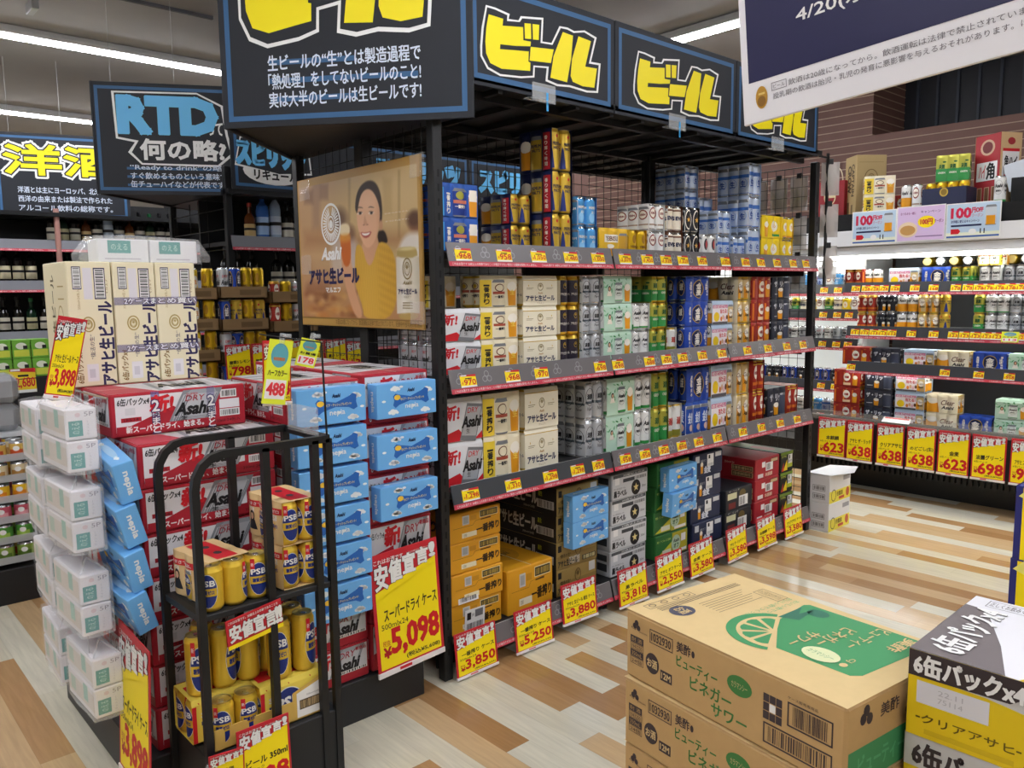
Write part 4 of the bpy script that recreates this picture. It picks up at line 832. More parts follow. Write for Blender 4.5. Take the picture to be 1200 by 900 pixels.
# cream cartons stood on end
def nama_case():
    L, W, H = .127, .262, .385; m = MB(); m.box(-W/2, W/2, -L/2, L/2, 0, H, M('eae1c0', .55), .003); NV = M('2b2350', .5); OC = M('b09a5a', .5)
    cv = Cv(m, (W/2, -L/2, 0), (0, 1, 0), (0, 0, 1))
    cv.text('アサヒ生ビール', L*.64, H*.01, L*.97, H*.68, NV, 1, .06, rot=1); cv.ring(L*.42, H*.5, .019, .024, .004, OC, 1); cv.ring(L*.42, H*.5, .012, .015, .003, OC, 1); crest(cv, L*.42, H*.5, .018, .022, OC, 1)
    cv.text('“復活の生”', L*.42, H*.22, L*.53, H*.42, NV, 1, .0, rot=1); cv.text('6缶パックx4', L*.08, H*.03, L*.24, H*.28, M('8a6a34', .5), 1, .04, .15, rot=1); cv.text('350ml×24缶入', L*.20, H*.62, L*.27, H*.78, OC, 1, rot=1); cv.text('マルエフ', L*.83, H*.74, L*.91, H*.86, M('8a6a34', .5), 1, rot=1)
    cv.rect(L*.32, H*.04, L*.58, H*.18, M('e6e3e6', .5), 1); cv.rect(L*.37, H*.07, L*.5, H*.14, M('cfccd2', .5), 2)
    cv.rect(L*.12, H*.78, L*.32, H*.96, NV, 1); cv.rect(L*.135, H*.788, L*.305, H*.952, WHITE, 2); cv.rect(L*.60, H*.70, L*.86, H*.95, NV, 1); cv.rect(L*.62, H*.71, L*.84, H*.94, WHITE, 2); cv.rect(L*.36, H*.7, L*.56, H*.95, M('dedbe0', .5), 1)
    for k in range(16):
        y_ = H*(.795+k*.0097); cv.rect(L*.15, y_, L*.29, y_+H*(.003+.003*(k % 3 == 0)), INK, 3); y_ = H*(.715+k*.0139); cv.rect(L*.64, y_, L*.82, y_+H*(.005+.004*(k % 2)), INK, 3)
    c2 = Cv(m, (-W/2, -L/2, 0), (1, 0, 0), (0, 0, 1)); c2.text('アサヒ生ビール', W*.3, H*.05, W*.45, H*.9, M('6d6444', .6), 1, .03, rot=1); c2.ring(W*.68, H*.55, .03, .04, .005, OC, 1)
    for q in (.2, .3, .7, .8): c2.rect(W*.6, H*q, W*.85, H*q+.004, OC, 1)
    return m.data('carton')
NC = Proto('beer_case', 'beer case', nama_case())
for k, (yy, lb) in enumerate(((.716, 'cream carton stood on end, leftmost of the three'), (.8505, 'cream carton stood on end, middle of the three'), (.9795, 'cream carton stood on end, rightmost of the three'))):
    o = NC.put(lb, (-2.72-.131, yy, 1.171), R((.8, -.5, 0)[k]), 'cream cartons stood on end')
    if k:
        for z_ in (.10, .25):
            m = MB(); m.box(.1312, .1316, -.064, .066, z_, z_+.024, M('8f8ac0', .3, alpha=.3)); cv = Cv(m, (.1318, -.064, z_), (0, 1, 0), (0, 0, 1))
            s_ = ('2ケースま', 'とめ買い')[k-1]; cv.text(s_, .004 if k == 2 else .03, .003, .126, .021, WHITE, 2, .03, rim=(.09, PURP)); m.build('bundle_tape', o)
# ---------------------------------------------------------------- tissue boxes
SKY = M('6fb4ee', .4); SKYD = M('2565b8', .45); CLOUD = M('eef3f6', .5); TEALB = M('2d9690', .5)
def cloud(cv, x, y, s, l=1):
    for dx, dy, r in ((-.5, 0, .34), (-.1, .16, .42), (.32, .08, .38), (.62, -.06, .26), (0, -.1, .36)): cv.ell(x+dx*s, y+dy*s, r*s, r*s*.7, CLOUD, l, 12)
def tissue_front(cv, L, H):
    cloud(cv, L*.30, H*.83, .024); cloud(cv, L*.84, H*.72, .026); cloud(cv, L*.26, H*.16, .025); cloud(cv, L*.80, H*.13, .024)
    for x, y in ((.11, .5), (.94, .4), (.6, .3), (.4, .88)): cv.ell(L*x, H*y, .008, .004, CLOUD, 1, 10)
    cv.poly([(L*.26, H*.62), (L*.30, H*.70), (L*.36, H*.66), (L*.55, H*.58), (L*.74, H*.72), (L*.80, H*.80), (L*.86, H*.74), (L*.85, H*.56), (L*.87, H*.40), (L*.81, H*.34), (L*.74, H*.42), (L*.55, H*.46), (L*.36, H*.36), (L*.30, H*.28), (L*.26, H*.36), (L*.28, H*.5)], SKYD, 2)
    cv.ell(L*.33, H*.58, .013, .009, M('f2c63a', .5), 3, 12); cv.text('冬ピア・テッシュプレゼント!', L*.38, H*.48, L*.78, H*.56, M('e9d98a', .5), 3, .03); cv.text('Asahi', L*.50, H*.72, L*.62, H*.82, NAVD, 2, .04, .2); cv.text('nepia', L*.46, H*.20, L*.68, H*.38, CLOUD, 3, .02)
def tissue_end(cv, W, H):
    cv.text('nepia', W*.32, H*.2, W*.68, H*.78, CLOUD, 1, .04, rot=3)
def tissue_top(cv, L, W):
    cv.ell(L*.5, W*.5, L*.3, W*.2, M('a8d2f4', .4), 1); cloud(cv, L*.2, W*.5, .018); cloud(cv, L*.8, W*.5, .018)
TB = Proto('tissue_box', 'tissue box', carton_mesh(.245, .055, .116, SKY, tissue_front, tissue_end, tissue_top, .002))
GT = 'sky blue tissue boxes'
for k in range(6): TB.put('sky blue tissue box, %s from above in the column beside the wire rack' % ORD[k], (-2.262+.0, 1.268+random.uniform(-.004, .004), 1.040-k*.1285), R(random.uniform(-1.2, 1.2)), GT)
for k, z_ in enumerate((1.034, .862, .688)): TB.put('sky blue tissue box, %s from above in the spaced column by the post' % ORD[k], (-2.258, 1.548, z_), R((1, -1.5, 2.2)[k]), GT)
for k in range(4): TB.put('sky blue tissue box leaning at the stack corner, %s from above' % ORD[k], (-2.378, .668+k*.003, .912-k*.125), PI/2+R(-3+2*k), GT, rx=R((7, 5, 6, 4)[k]), ry=R((-12, -15, -13, -16)[k]))
CLEAR = M('f3f6f8', .12, alpha=.22)
def nepia_pack():
    m = MB(); L, W, H = .235, .078, .084; m.box(-L, 0, -W/2, W/2, 0, H, M('e9e6ea', .5), .004)
    cv = Cv(m, (0, -W/2, 0), (0, 1, 0), (0, 0, 1)); cv.rect(W*.1, H*.12, W*.54, H*.62, TEALB, 1); cv.text('のえる', W*.2, H*.2, W*.44, H*.56, M('bfe4de', .5), 2, rot=1); cv.text('ティシュー', W*.66, H*.14, W*.74, H*.6, M('a9a3ae', .5), 1, rot=1); cv.text('5P', W*.6, H*.74, W*.9, H*.88, M('8a8590', .5), 1); cv.ell(W*.4, H*.8, .007, .006, M('e0c6cc', .5), 1, 10)
    c2 = Cv(m, (-L, -W/2, 0), (1, 0, 0), (0, 0, 1)); c2.rect(L*.02, H*.2, L*.98, H*.8, M('ded6cf', .5), 1); c2.rect(L*.60, H*.35, L*.76, H*.92, M('9cc8bc', .5), 2); c2.rect(L*.12, H*.3, L*.3, H*.8, M('b9cdbf', .5), 2)
    return m.data('tissue_box')
_nm = nepia_pack()
def wrap_mesh(L, W, H, handle=True):
    m = MB(); rg = random.Random(5); N = 8
    def ring(x, gx): return [(x, (-W/2-gx+(W+2*gx)*a), b*(H+.008)-.004) for a, b in ((0, 0), (.5, -.02), (1, 0), (1.02, .5), (1, 1), (.5, 1.04), (0, 1), (-.02, .5))]
    R_ = [ring(-L-.006, .002), ring(-L*.6, .005), ring(-L*.3, .004), ring(.005, .003)]
    V = [(x, y+rg.uniform(-.002, .002), z+rg.uniform(-.002, .002)) for r in R_ for x, y, z in r]
    m.mesh(V, [(j*8+i, j*8+(i+1) % 8, (j+1)*8+(i+1) % 8, (j+1)*8+i) for j in range(3) for i in range(8)], CLEAR)
    m.mesh(V[24:], [tuple(range(8))], CLEAR)
    if handle:
        for s in (-1, 1): m.tube((-.01, s*W*.4, H), (-.06, 0, H+.03), .0025, CLEAR, 5)
    return m.data('plastic_wrap')
NP = Proto('tissue_pack', 'tissue pack').part('tissue_box', _nm, (0, 0, 0)).part('tissue_box', _nm, (0, 0, .0865)).part('plastic_wrap', wrap_mesh(.235, .078, .172))
for k, (z_, y_) in enumerate(((.984, .572), (.768, .568), (.53, .576), (.292, .590))): NP.put('clear wrapped white tissue pack, %s from above in the front hanging column' % ORD[k], (-2.335+.01*(k % 2), y_, z_), R(2), 'wrapped white tissue packs')
for k, (z_, y_) in enumerate(((.962, .558), (.758, .560), (.535, .565), (.300, .572))): NP.put('clear wrapped white tissue pack, %s from above in the rear hanging column' % ORD[k], (-2.60, y_, z_), R(-2), 'wrapped white tissue packs')
# cord and hook bar the packs hang from
t = thing('hanging_bar', 'thin wire bar holding the wrapped tissue packs at the stack side', 'hook bar', (-2.9, .645, 1.165))
m = MB(); m.tube((0, 0, 0), (.62, -.02, .015), .003, STEEL, 6); m.build('wire', t)
for i, x_ in enumerate((.24, .52)):
    m = MB(); m.tube((x_, -.02, .012), (x_, -.075, -.012), .002, CLEAR, 5); m.tube((x_, -.085, -.01), (x_, -.085, -.86), .0015, CLEAR, 5); m.build('cord', t)
# wrapped pack lying on the cream cartons
t = thing('tissue_pack', 'clear wrapped white tissue pack lying on top of the cream cartons', 'tissue pack', (-2.79, .925, 1.557), 0, 'wrapped white tissue packs')
for s in (-1, 1):
    m = MB(); m.box(-.11, .0, -.078, .078, 0, .075, M('e6e6ea', .5), .003); cv = Cv(m, (0, -.078, 0), (0, 1, 0), (0, 0, 1)); cv.rect(.03, .03, .10, .07, TEALB, 1); cv.rect(.02, .01, .13, .014, M('b8b4c0', .5), 1); cv.text('のえる', .04, .04, .09, .06, M('bfe4de', .5), 2)
    m.build('tissue_box', t, (0, s*.0795, 0))
m = MB(); rg = random.Random(9); V = []
for y_, sc in ((-.205, .3), (-.168, .95), (-.06, 1.05), (.06, 1.02), (.168, .95), (.205, .3)):
    for a, b in ((-.115, 0), (-.116, .5), (-.11, 1.0), (-.05, 1.06), (0.004, 1.0), (.007, .5), (.005, 0)): V.append((a if sc > .5 else a*.7-.02, y_+rg.uniform(-.006, .006), .001+b*.08*sc+rg.uniform(0, .004)))
m.mesh(V, [(j*7+i, j*7+i+1, (j+1)*7+i+1, (j+1)*7+i) for j in range(5) for i in range(6)], CLEAR); m.build('plastic_wrap', t)
# ---------------------------------------------------------------- big price cards of the end display
price_sign('large card priced 5,098 leaning before the beer cases', .283, .425, 'スーパードライ ケース', '5,098', (-2.228, 1.40, .150), PI/2+R(1), -R(2), '500mlx24', '5,608').rotation_euler.y = R(-2)
price_sign('large card priced 3,898 at the far left foot of the stacked cases', .29, .44, 'スーパードライ ケース', '3,898', (-2.372, .615, .105), R(-2), -R(3), '350mlx24', '4,287')
t = price_sign('narrow curved card priced 3,898 standing by the cream cartons', .075, .24, 'アサヒ 生ビール ケース', '3,898', (-2.60, .545, 1.165), PI/2-R(8), -R(-8), '350mlx24', '4,287'); t.rotation_euler.y = R(12)
def swing(label, W, H, loc, rz, rx, ry, txt, price):
    t = thing('swing_tag', label, 'price tag', loc, rz, None, rx, ry)
    m = MB(); m.box(0, W, 0, .001, 0, H, M('e8f23a', .5)); cv = Cv(m, (0, 0, 0), (1, 0, 0), (0, 0, 1)); cv.rect(W*.08, H*.08, W*.92, H*.38, M('f2efee', .5), 1); cv.ell(W*.5, H*.76, W*.36, H*.19, M('5fa9b5', .5), 1); cv.text('初回限定', W*.26, H*.68, W*.74, H*.73, ORG, 2, .04); cv.text(txt, W*.1, H*.44, W*.9, H*.53, INK, 2, .04); cv.text(price, W*.14, H*.14, W*.88, H*.33, M('e63c46', .5), 2, .045); m.build('card', t)
    m = MB(); m.box(W*.4, W*.62, -.004, .004, H-.012, H+.02, CLR, .002); m.tube((W*.5, -.008, H+.012), (W*.78, -.012, H+.016), .006, CLR, 8); m.build('clip', t)
    return t
swing('long lime yellow tag with a teal oval and price 488', .075, .19, (-2.2, 1.015, 1.135), PI/2, -R(-4), R(9), 'ハーフカラー', '488')
swing('small lime tag clipped right of the long yellow tag', .065, .085, (-2.2, 1.125, 1.24), PI/2, -R(-10), R(14), 'お買得', '178')
price_sign('red and yellow card hanging behind the lime yellow tag', .09, .19, 'プレミアム', '698', (-2.23, 1.035, 1.125), PI/2, 0, '500ml', '767').rotation_euler.y = R(2)
# ================================================================ cases on the bottom shelf
def stk(proto, label, x, y, z0, h, n, group, names=True, rz=PI/2):
    o = []
    for k in range(n):
        tier = {1: ['only'], 2: ['lower', 'upper'], 3: ['lowest', 'middle', 'topmost'], 4: ['lowest', 'second', 'third', 'topmost'], 5: ['lowest', 'second', 'third', 'fourth', 'topmost']}[n][k]
        o.append(proto.put('%s, %s of its stack' % (label, tier) if n > 1 else label, (x+random.uniform(-.006, .006), y+random.uniform(-.003, .003), z0+k*h), rz+R(random.uniform(-1, 1)), group))
    return o
OCH = M('e0a01e', .55); BRNC = M('5a3a12', .6); LBLW = M('f1f0ee', .5)
def ichi_end(cv, W, H):
    cv.text('一番搾り', W*.52, H*.18, W*.96, H*.44, M('33210e', .5), 1, .05, skew=.03); cv.rect(W*.58, H*.68, W*.94, H*.92, M('efe0b0', .5), 1); cv.rect(W*.59, H*.70, W*.93, H*.90, M('3b3424', .5), 2); cv.bars(W*.61, H*.73, W*.91, H*.87, M('c9a94a', .5), 3, 18, 2); cv.rect(W*.60, H*.6, W*.8, H*.64, BRNC, 1)
    cv.rect(W*.25, H*.56, W*.38, H*.86, M('c9c9c6', .5), 1); cv.rect(W*.27, H*.6, W*.36, H*.82, M('a9a9a6', .5), 2); cv.rect(W*.4, H*.66, W*.52, H*.82, M('c98d1a', .5), 1); cv.rect(W*.24, H*.14, W*.52, H*.3, M('f0e6c6', .5), 1); cv.text('1350', W*.27, H*.17, W*.33, H*.26, BRNC, 2); cv.line([(W*.08, H*.5), (W*.45, H*.5), (W*.5, H*.62), (W*.9, H*.66)], .0012, BRNC, 1)
def ichi_front(cv, L, H): cv.text('一番搾り', L*.2, H*.3, L*.8, H*.7, M('33210e', .5), 1, .04); cv.rect(L*.04, H*.1, L*.16, H*.3, M('3b3424', .5), 1)
def ichi_top(cv, L, W): cv.ell(L*.5, W*.5, L*.25, W*.3, M('c58a1a', .5), 1); cv.text('一番搾り', L*.3, W*.35, L*.7, W*.65, M('6b4a18', .5), 2, .03); cv.rect(0, W*.49, L, W*.51, TAPE, 3)
IC = Proto('beer_case', 'beer case', carton_mesh(.40, .265, .1205, OCH, ichi_front, ichi_end, ichi_top)); IC5 = Proto('beer_case', 'beer case', carton_mesh(.40, .265, .19, OCH, ichi_front, ichi_end, ichi_top))
DZ = .122
oc = stk(IC, 'ochre beer case at the left end of the bottom shelf', -2.562, 1.945, DZ, .1215, 4, 'ochre beer cases')
for k, (i, y_, a) in enumerate(((0, .02, 4), (1, -.02, -7))):
    m = MB(); m.box(-.001, 0, -.05, .05, -.012, .075, LBLW); cv = Cv(m, (0, -.05, -.012), (0, 1, 0), (0, 0, 1)); cv.bars(.01, .006, .09, .03, INK, 1, 24, k); cv.rect(.01, .045, .03, .075, INK, 1); cv.rect(.05, .05, .09, .08, M('77777a', .5), 1); cv.text('24本', .034, .055, .046, .07, INK, 1)
    o = m.build('shipping_label', oc[i], (0, 0, 0)); o.location = (y_-.03, -.2012, .015); o.rotation_euler = (0, R(a), -PI/2)
IC5.put('taller ochre beer case standing alone beside the ochre stack', (-2.562, 2.236, DZ), PI/2+R(1), 'ochre beer cases')
GOLDC = M('a58a4e', .5, .2)
def kuro_end(cv, W, H):
    cv.rect(W*.02, H*.04, W*.98, H*.5, M('8d743c', .5), 1); crest(cv, W*.52, H*.62, W*.15, H*.5, M('5c4518', .5), 2); cv.text('“復活の生”', W*.08, H*.42, W*.34, H*.56, M('3a2c14', .5), 2, .02); cv.text('アサヒ生ビール', W*.04, H*.1, W*.5, H*.34, INK, 2, .05); cv.rect(W*.30, H*.1, W*.56, H*.38, LBLW, 1); cv.rect(W*.62, H*.12, W*.95, H*.3, INK, 2); cv.bars(W*.64, H*.14, W*.93, H*.28, M('d9cf9a', .5), 3, 18, 3); cv.rect(W*.8, H*.6, W*.95, H*.95, M('cfcfcc', .5), 2); cv.rect(W*.04, H*.66, W*.12, H*.9, INK, 2)
def kuro_front(cv, L, H):
    cv.rect(0, 0, L, H, INK, 1); cv.text('アサヒ生ビール', L*.05, H*.28, L*.7, H*.78, M('cfcbc2', .5), 2, .05); cv.text('黒生', L*.72, H*.62, L*.78, H*.8, M('a9b02a', .5), 2, .04); cv.rect(L*.70, H*.2, L*.96, H*.5, M('cfcfcc', .5), 2); cv.bars(L*.72, H*.22, L*.94, H*.48, INK, 3, 20, 5); cv.text('350ml×24缶', L*.48, H*.1, L*.66, H*.2, M('b9b5ac', .5), 2)
KC = Proto('beer_case', 'beer case', carton_mesh(.40, .265, .1205, GOLDC, kuro_front, kuro_end, None)); stk(KC, 'bronze and black beer case under two blue tissue boxes', -2.562, 2.525, DZ, .1215, 4, 'bronze and black beer cases')
for k, z_ in enumerate((.345, .462)): TB.put('sky blue tissue box on the bronze cases, %s one' % ('lower', 'upper')[k], (-2.332, 2.55, z_), R(3), GT)
SILC = M('b9bbbd', .45)
def kl_end(cv, W, H):
    cv.rect(W*.02, H*.03, W*.98, H*.97, M('d4d5d6', .5), 1); cv.rect(W*.03, H*.84, W*.97, H*.96, M('55585c', .5), 2); cv.text('サッポロ生ビール', W*.05, H*.38, W*.36, H*.46, INK, 2); cv.text('黒ラベル', W*.05, H*.1, W*.40, H*.34, INK, 2, .05); cv.ell(W*.66, H*.32, W*.13, H*.3, INK, 2)
    p = []
    for k in range(10): a = PI/2+k*PI/5; r = .021 if k % 2 == 0 else .009; p.append((W*.66+r*math.cos(a), H*.32+r*math.sin(a)))
    cv.poly(p, M('e3cf8a', .4), 3); cv.rect(W*.08, H*.58, W*.2, H*.84, LBLW, 3); cv.text('20歳以上の方', W*.3, H*.86, W*.9, H*.94, WHITE, 3); cv.rect(W*.3, H*.62, W*.62, H*.76, M('3f4246', .5), 2); cv.bars(W*.64, H*.64, W*.95, H*.76, INK, 2, 16, 4); cv.text('350ml', W*.82, H*.26, W*.94, H*.36, INK, 2, 0, .2)
def kl_front(cv, L, H): cv.rect(L*.02, H*.03, L*.98, H*.97, M('c3c5c7', .5), 1); cv.rect(L*.8, H*.2, L*.95, H*.5, M('3f4246', .5), 2); cv.rect(L*.8, H*.6, L*.95, H*.85, M('3f4246', .5), 2); cv.text('黒ラベル', L*.2, H*.3, L*.6, H*.7, INK, 2, .04)
KL = Proto('beer_case', 'beer case', carton_mesh(.40, .265, .1205, SILC, kl_front, kl_end, None)); stk(KL, 'silver grey beer case with a gold star on a black disc', -2.562, 2.878, DZ, .1215, 4, 'silver beer cases')
GRNC = M('2c6b32', .5)
def off_end(cv, W, H):
    cv.rect(W*.5, H*.04, W*.97, H*.96, M('b5a92a', .5), 1); cv.poly([(W*.02, H*.1), (W*.48, H*.6), (W*.48, H*.1)], M('c9c22e', .5), 1); cv.ell(W*.62, H*.5, W*.14, H*.34, M('b9d0b4', .5), 2); cv.text('Asahi', W*.53, H*.54, W*.72, H*.68, INK, 3, .03, .2); cv.text('オフ', W*.55, H*.3, W*.70, H*.48, GRND, 3, .05); cv.text('糖質・プリン体・人工甘味料', W*.04, H*.7, W*.46, H*.8, M('cfe07a', .5), 1); cv.rect(W*.78, H*.5, W*.92, H*.82, LBLW, 2); cv.rect(W*.6, H*.08, W*.95, H*.2, LBLW, 2); cv.rect(W*.2, H*.14, W*.46, H*.34, M('d9dcc8', .5), 2)
OF = Proto('beer_case', 'beer case', carton_mesh(.40, .265, .1205, GRNC, None, off_end, None)); stk(OF, 'green beer case with a yellow right half', -2.562, 3.215, DZ, .1215, 4, 'green beer cases')
for k, z_ in enumerate((.352, .472)): TB.put('sky blue tissue box on the green cases, %s one' % ('lower', 'upper')[k], (-2.328-.004*k, 3.225, z_), R((7, 3)[k]), GT, ry=R((4, 0)[k]))
NVC = M('2b3352', .5)
def km_end(cv, W, H):
    cv.rect(W*.03, H*.06, W*.97, H*.94, M('272f4c', .5), 1); cv.text('金麦', W*.36, H*.1, W*.58, H*.4, M('dfe3ee', .5), 2, .05); cv.text('金麦オフ', W*.24, H*.6, W*.42, H*.72, SILV, 2); beerglass(cv, W*.28, H*.12, W*.09, H*.5, 2); cv.rect(W*.07, H*.62, W*.2, H*.9, M('cfd2d6', .5), 2); cv.rect(W*.46, H*.36, W*.68, H*.9, LBLW, 3); cv.rect(W*.5, H*.7, W*.56, H*.86, INK, 4); cv.bars(W*.48, H*.38, W*.66, H*.5, M('9fa2a6', .5), 4, 12, 4); cv.rect(W*.74, H*.72, W*.95, H*.92, M('d4d6da', .5), 2)
KM = Proto('beer_case', 'beer case', carton_mesh(.40, .265, .1205, NVC, None, km_end, None)); stk(KM, 'navy beer case with pale stickers', -2.562, 3.515, DZ, .1215, 4, 'navy beer cases')
DKC = M('24272e', .5)
def rr_end(cv, W, H):
    cv.rect(W*.06, H*.56, W*.4, H*.84, M('d9d8b0', .5), 1); cv.rect(W*.1, H*.12, W*.36, H*.4, M('7a2b2b', .5), 1); cv.ell(W*.62, H*.7, W*.12, H*.2, M('6b5a2e', .5), 1); cv.rect(W*.48, H*.14, W*.82, H*.62, LBLW, 2); cv.bars(W*.5, H*.18, W*.7, H*.55, INK, 3, 10, 2); cv.text('ザ・リッチ', W*.1, H*.88, W*.5, H*.97, SILV, 1)
RC_ = Proto('beer_case', 'beer case', carton_mesh(.40, .265, .1205, DKC, None, rr_end, None)); stk(RC_, 'charcoal beer case in the low stack by the red cases', -2.562, 3.815, DZ, .1215, 2, 'charcoal beer cases')
HR = M('a9222e', .5)
def hk_end(cv, W, H):
    cv.rect(W*.62, H*.7, W*.94, H*.9, M('5a2a22', .5), 1); cv.rect(W*.64, H*.73, W*.92, H*.87, M('cfb58a', .5), 2); cv.rect(W*.26, H*.56, W*.4, H*.82, LBLW, 2); cv.rect(W*.42, H*.36, W*.72, H*.74, LBLW, 3); cv.bars(W*.45, H*.4, W*.6, H*.7, INK, 4, 10, 8); cv.rect(W*.1, H*.1, W*.32, H*.28, M('e6dfe0', .5), 2); cv.text('本麒麟', W*.4, H*.1, W*.7, H*.28, M('e0c0a8', .5), 2, .04)
def hk_front(cv, L, H):
    cv.rect(L*.06, H*.66, L*.4, H*.82, M('c9a9a6', .5), 1); cv.text('350ml×24', L*.5, H*.7, L*.66, H*.8, M('e0c0a8', .5), 1)
    for b in (.14, .42): cv.rect(L*.62, H*b, L*.96, H*(b+.24), M('d9bd8a', .5), 1); cv.rect(L*.63, H*(b+.02), L*.95, H*(b+.22), M('3d1a16', .5), 2); cv.bars(L*.64, H*(b+.05), L*.94, H*(b+.19), M('d9bd8a', .5), 3, 22, int(b*100))
    cv.text('本麒麟', L*.1, H*.2, L*.45, H*.5, M('c9848a', .5), 1, .03)
HK = Proto('beer_case', 'beer case', carton_mesh(.40, .265, .1215, HR, hk_front, hk_end, None)); stk(HK, 'bright red beer case on the bottom shelf', -2.562, 4.115, DZ, .1225, 3, 'bright red beer cases')
BGC = M('20231f', .5)
def bg_end(cv, W, H):
    cv.rect(0, H*.86, W, H, M('6f8a2a', .5), 1); cv.text('クリアアサヒ', W*.05, H*.72, W*.45, H*.84, M('c9d64a', .5), 2, .03); cv.poly([(W*.2, H*.08), (W*.5, H*.62), (W*.54, H*.08)], KYEL, 2); cv.poly([(W*.06, H*.06), (W*.24, H*.5), (W*.26, H*.06)], M('c8402a', .5), 2); cv.rect(W*.54, H*.2, W*.94, H*.42, M('b9c23a', .5), 2); cv.rect(W*.6, H*.4, W*.92, H*.84, LBLW, 3); cv.rect(W*.66, H*.62, W*.74, H*.8, INK, 4); cv.bars(W*.62, H*.44, W*.9, H*.58, M('88888c', .5), 4, 12, 5)
def bg_top(cv, L, W): cv.rect(L*.03, W*.03, L*.97, W*.97, M('4a4d2c', .5), 1); cv.ell(L*.4, W*.5, L*.2, W*.3, M('8a3a30', .5), 2); cv.rect(L*.6, W*.2, L*.9, W*.8, M('62713a', .5), 2)
BG = Proto('beer_case', 'beer case', carton_mesh(.40, .145, .1205, BGC, None, bg_end, bg_top)); stk(BG, 'black and lime beer case at the far shelf end', -2.562, 4.335, DZ, .1225, 3, 'black and lime cases')
# ================================================================ wire rack with gold cans
RK = thing('wire_rack', 'black square-tube rack with round shoulders holding gold beer cans', 'display rack', (0, 0, 0))
def loop(x, y0, y1, zt, z0=.0):
    m = MB(); pts = [(x, y0, z0), (x, y0, zt-.085)]+[(x, y0+.075*(1-math.cos(a)), zt-.085+.085*math.sin(a)) for a in (R(22), R(45), R(68), R(90))]+[(x, y1, zt)]
    V = []; n = len(pts)
    for i, p in enumerate(pts):
        d = Vector(pts[min(i+1, n-1)])-Vector(pts[max(i-1, 0)]); d.normalize(); q = Vector((0, -d.z, d.y))*.01
        V += [Vector(p)+q+Vector((e, 0, 0)) for e in (-.01, .01)]+[Vector(p)-q+Vector((e, 0, 0)) for e in (.01, -.01)]
    m.mesh(V, [(i*4+j, i*4+(j+1) % 4, i*4+4+(j+1) % 4, i*4+4+j) for i in range(n-1) for j in range(4)]+[(3, 2, 1, 0), (n*4-4, n*4-3, n*4-2, n*4-1)], BLACK)
    return m.build('loop_frame', RK)
loop(-2.0, .735, 1.115, 1.045); loop(-2.232, .725, 1.10, 1.05)
for x, y in ((-2.0, .925), (-2.0, 1.07), (-2.0, 1.112), (-2.232, .93), (-2.232, 1.10)):
    m = MB(); m.bar((x, y, 0), (x, y, 1.045), .02, BLACK, (1, 0, 0)); m.build('upright', RK)
m = MB(); m.bar((-2.232, 1.106, 1.047), (-2.0, 1.11, 1.045), .02, BLACK); m.build('cross_bar', RK)
m = MB(); m.bar((-2.232, .73, .625), (-2.0, .737, .625), .018, BLACK); m.build('cross_bar', RK)
m = MB(); m.box(-2.235, -1.995, .73, 1.115, .615, .632, BLK2, .002); m.build('shelf', RK)
m = MB(); m.box(-2.235, -1.995, .73, 1.115, .02, .245, BLK2, .003); m.build('base_box', RK)
m = MB(); m.tube((-2.0, 1.112, 1.045), (-2.0, 1.106, 1.315), .003, BLACK, 6); m.tube((-2.0, 1.106, 1.315), (-2.2, 1.02, 1.335), .002, BLACK, 5); m.build('tag_rod', RK)
m = MB(); m.box(-2.2, -2.02, 1.095, 1.098, 1.05, 1.13, CLR); m.build('clear_plate', RK)
pk = lambda kind, size, lb, loc, rz: pack_proto(kind, size).put(lb, loc, rz, 'gold beer packs on the wire rack')
pk('psb', '350', 'gold six-pack with pictured people, upper of two at right in the rack', (-2.115, 1.03, .633+.1245), PI/2+R(2)); pk('psb', '350', 'gold six-pack with pictured people, lower of two at right in the rack', (-2.115, 1.03, .633), PI/2)
pk('psb', '350', 'gold six-pack lying rearmost left on the rack shelf', (-2.135, .82, .633), PI/2+R(7))
for i, (x, y) in enumerate(((-2.035, .775), (-2.04, .902), (-2.038, .838))):
    loose_can('psb', '350', 'loose gold can on the rack shelf, %s from the left corner' % ORD[i], (x+(.0 if i < 2 else -.07)*0, y, .633), R((-35, -10, 60)[i]), 'loose gold cans on the rack shelf')
# cut tray with tall cans and packs on the base
t = thing('carton_tray', 'low cut kraft tray with white front label at the foot of the rack', 'carton tray', (-2.115, .92, .2455))
m = MB(); KF = M('d9b45a', .6)
m.box(-.1, .1, -.168, .168, 0, .004, KF)
m.box(.096, .1, -.168, .168, 0, .06, KF); m.box(-.1, -.096, -.168, .168, 0, .09, KF); m.box(-.1, .1, -.168, -.164, 0, .06, KF); m.box(-.1, .1, .164, .168, 0, .12, KF)
m.face([(.101, .06, .004), (.101, .168, .004), (.101, .168, .120), (.101, .06, .085)], KF); m.face([(.1005, .06, .004), (.1005, .168, .004), (.1005, .168, .120), (.1005, .06, .085)], KF); m.build('tray', t)
m = MB(); m.face([(.1014, .072, .008), (.1014, .162, .008), (.1014, .162, .105), (.1014, .072, .08)], LBLW); cv = Cv(m, (.1016, .072, 0), (0, 1, 0), (0, 0, 1)); cv.rect(.008, .03, .082, .058, M('4a3d2a', .5), 1); cv.bars(.011, .033, .079, .055, M('c3a77a', .5), 2, 20, 2); cv.text('350ml×24缶', .03, .066, .07, .072, M('77777a', .5), 1); m.build('front_label', t)
TZ = .2515
pk('psb2', '350', 'yellow six-pack with a navy arch, right in the rack tray', (-2.086, .985, TZ), R(0)); pk('psb2', '350', 'yellow six-pack behind the short cans in the rack tray', (-2.145, .82, TZ), R(0))
k = 0
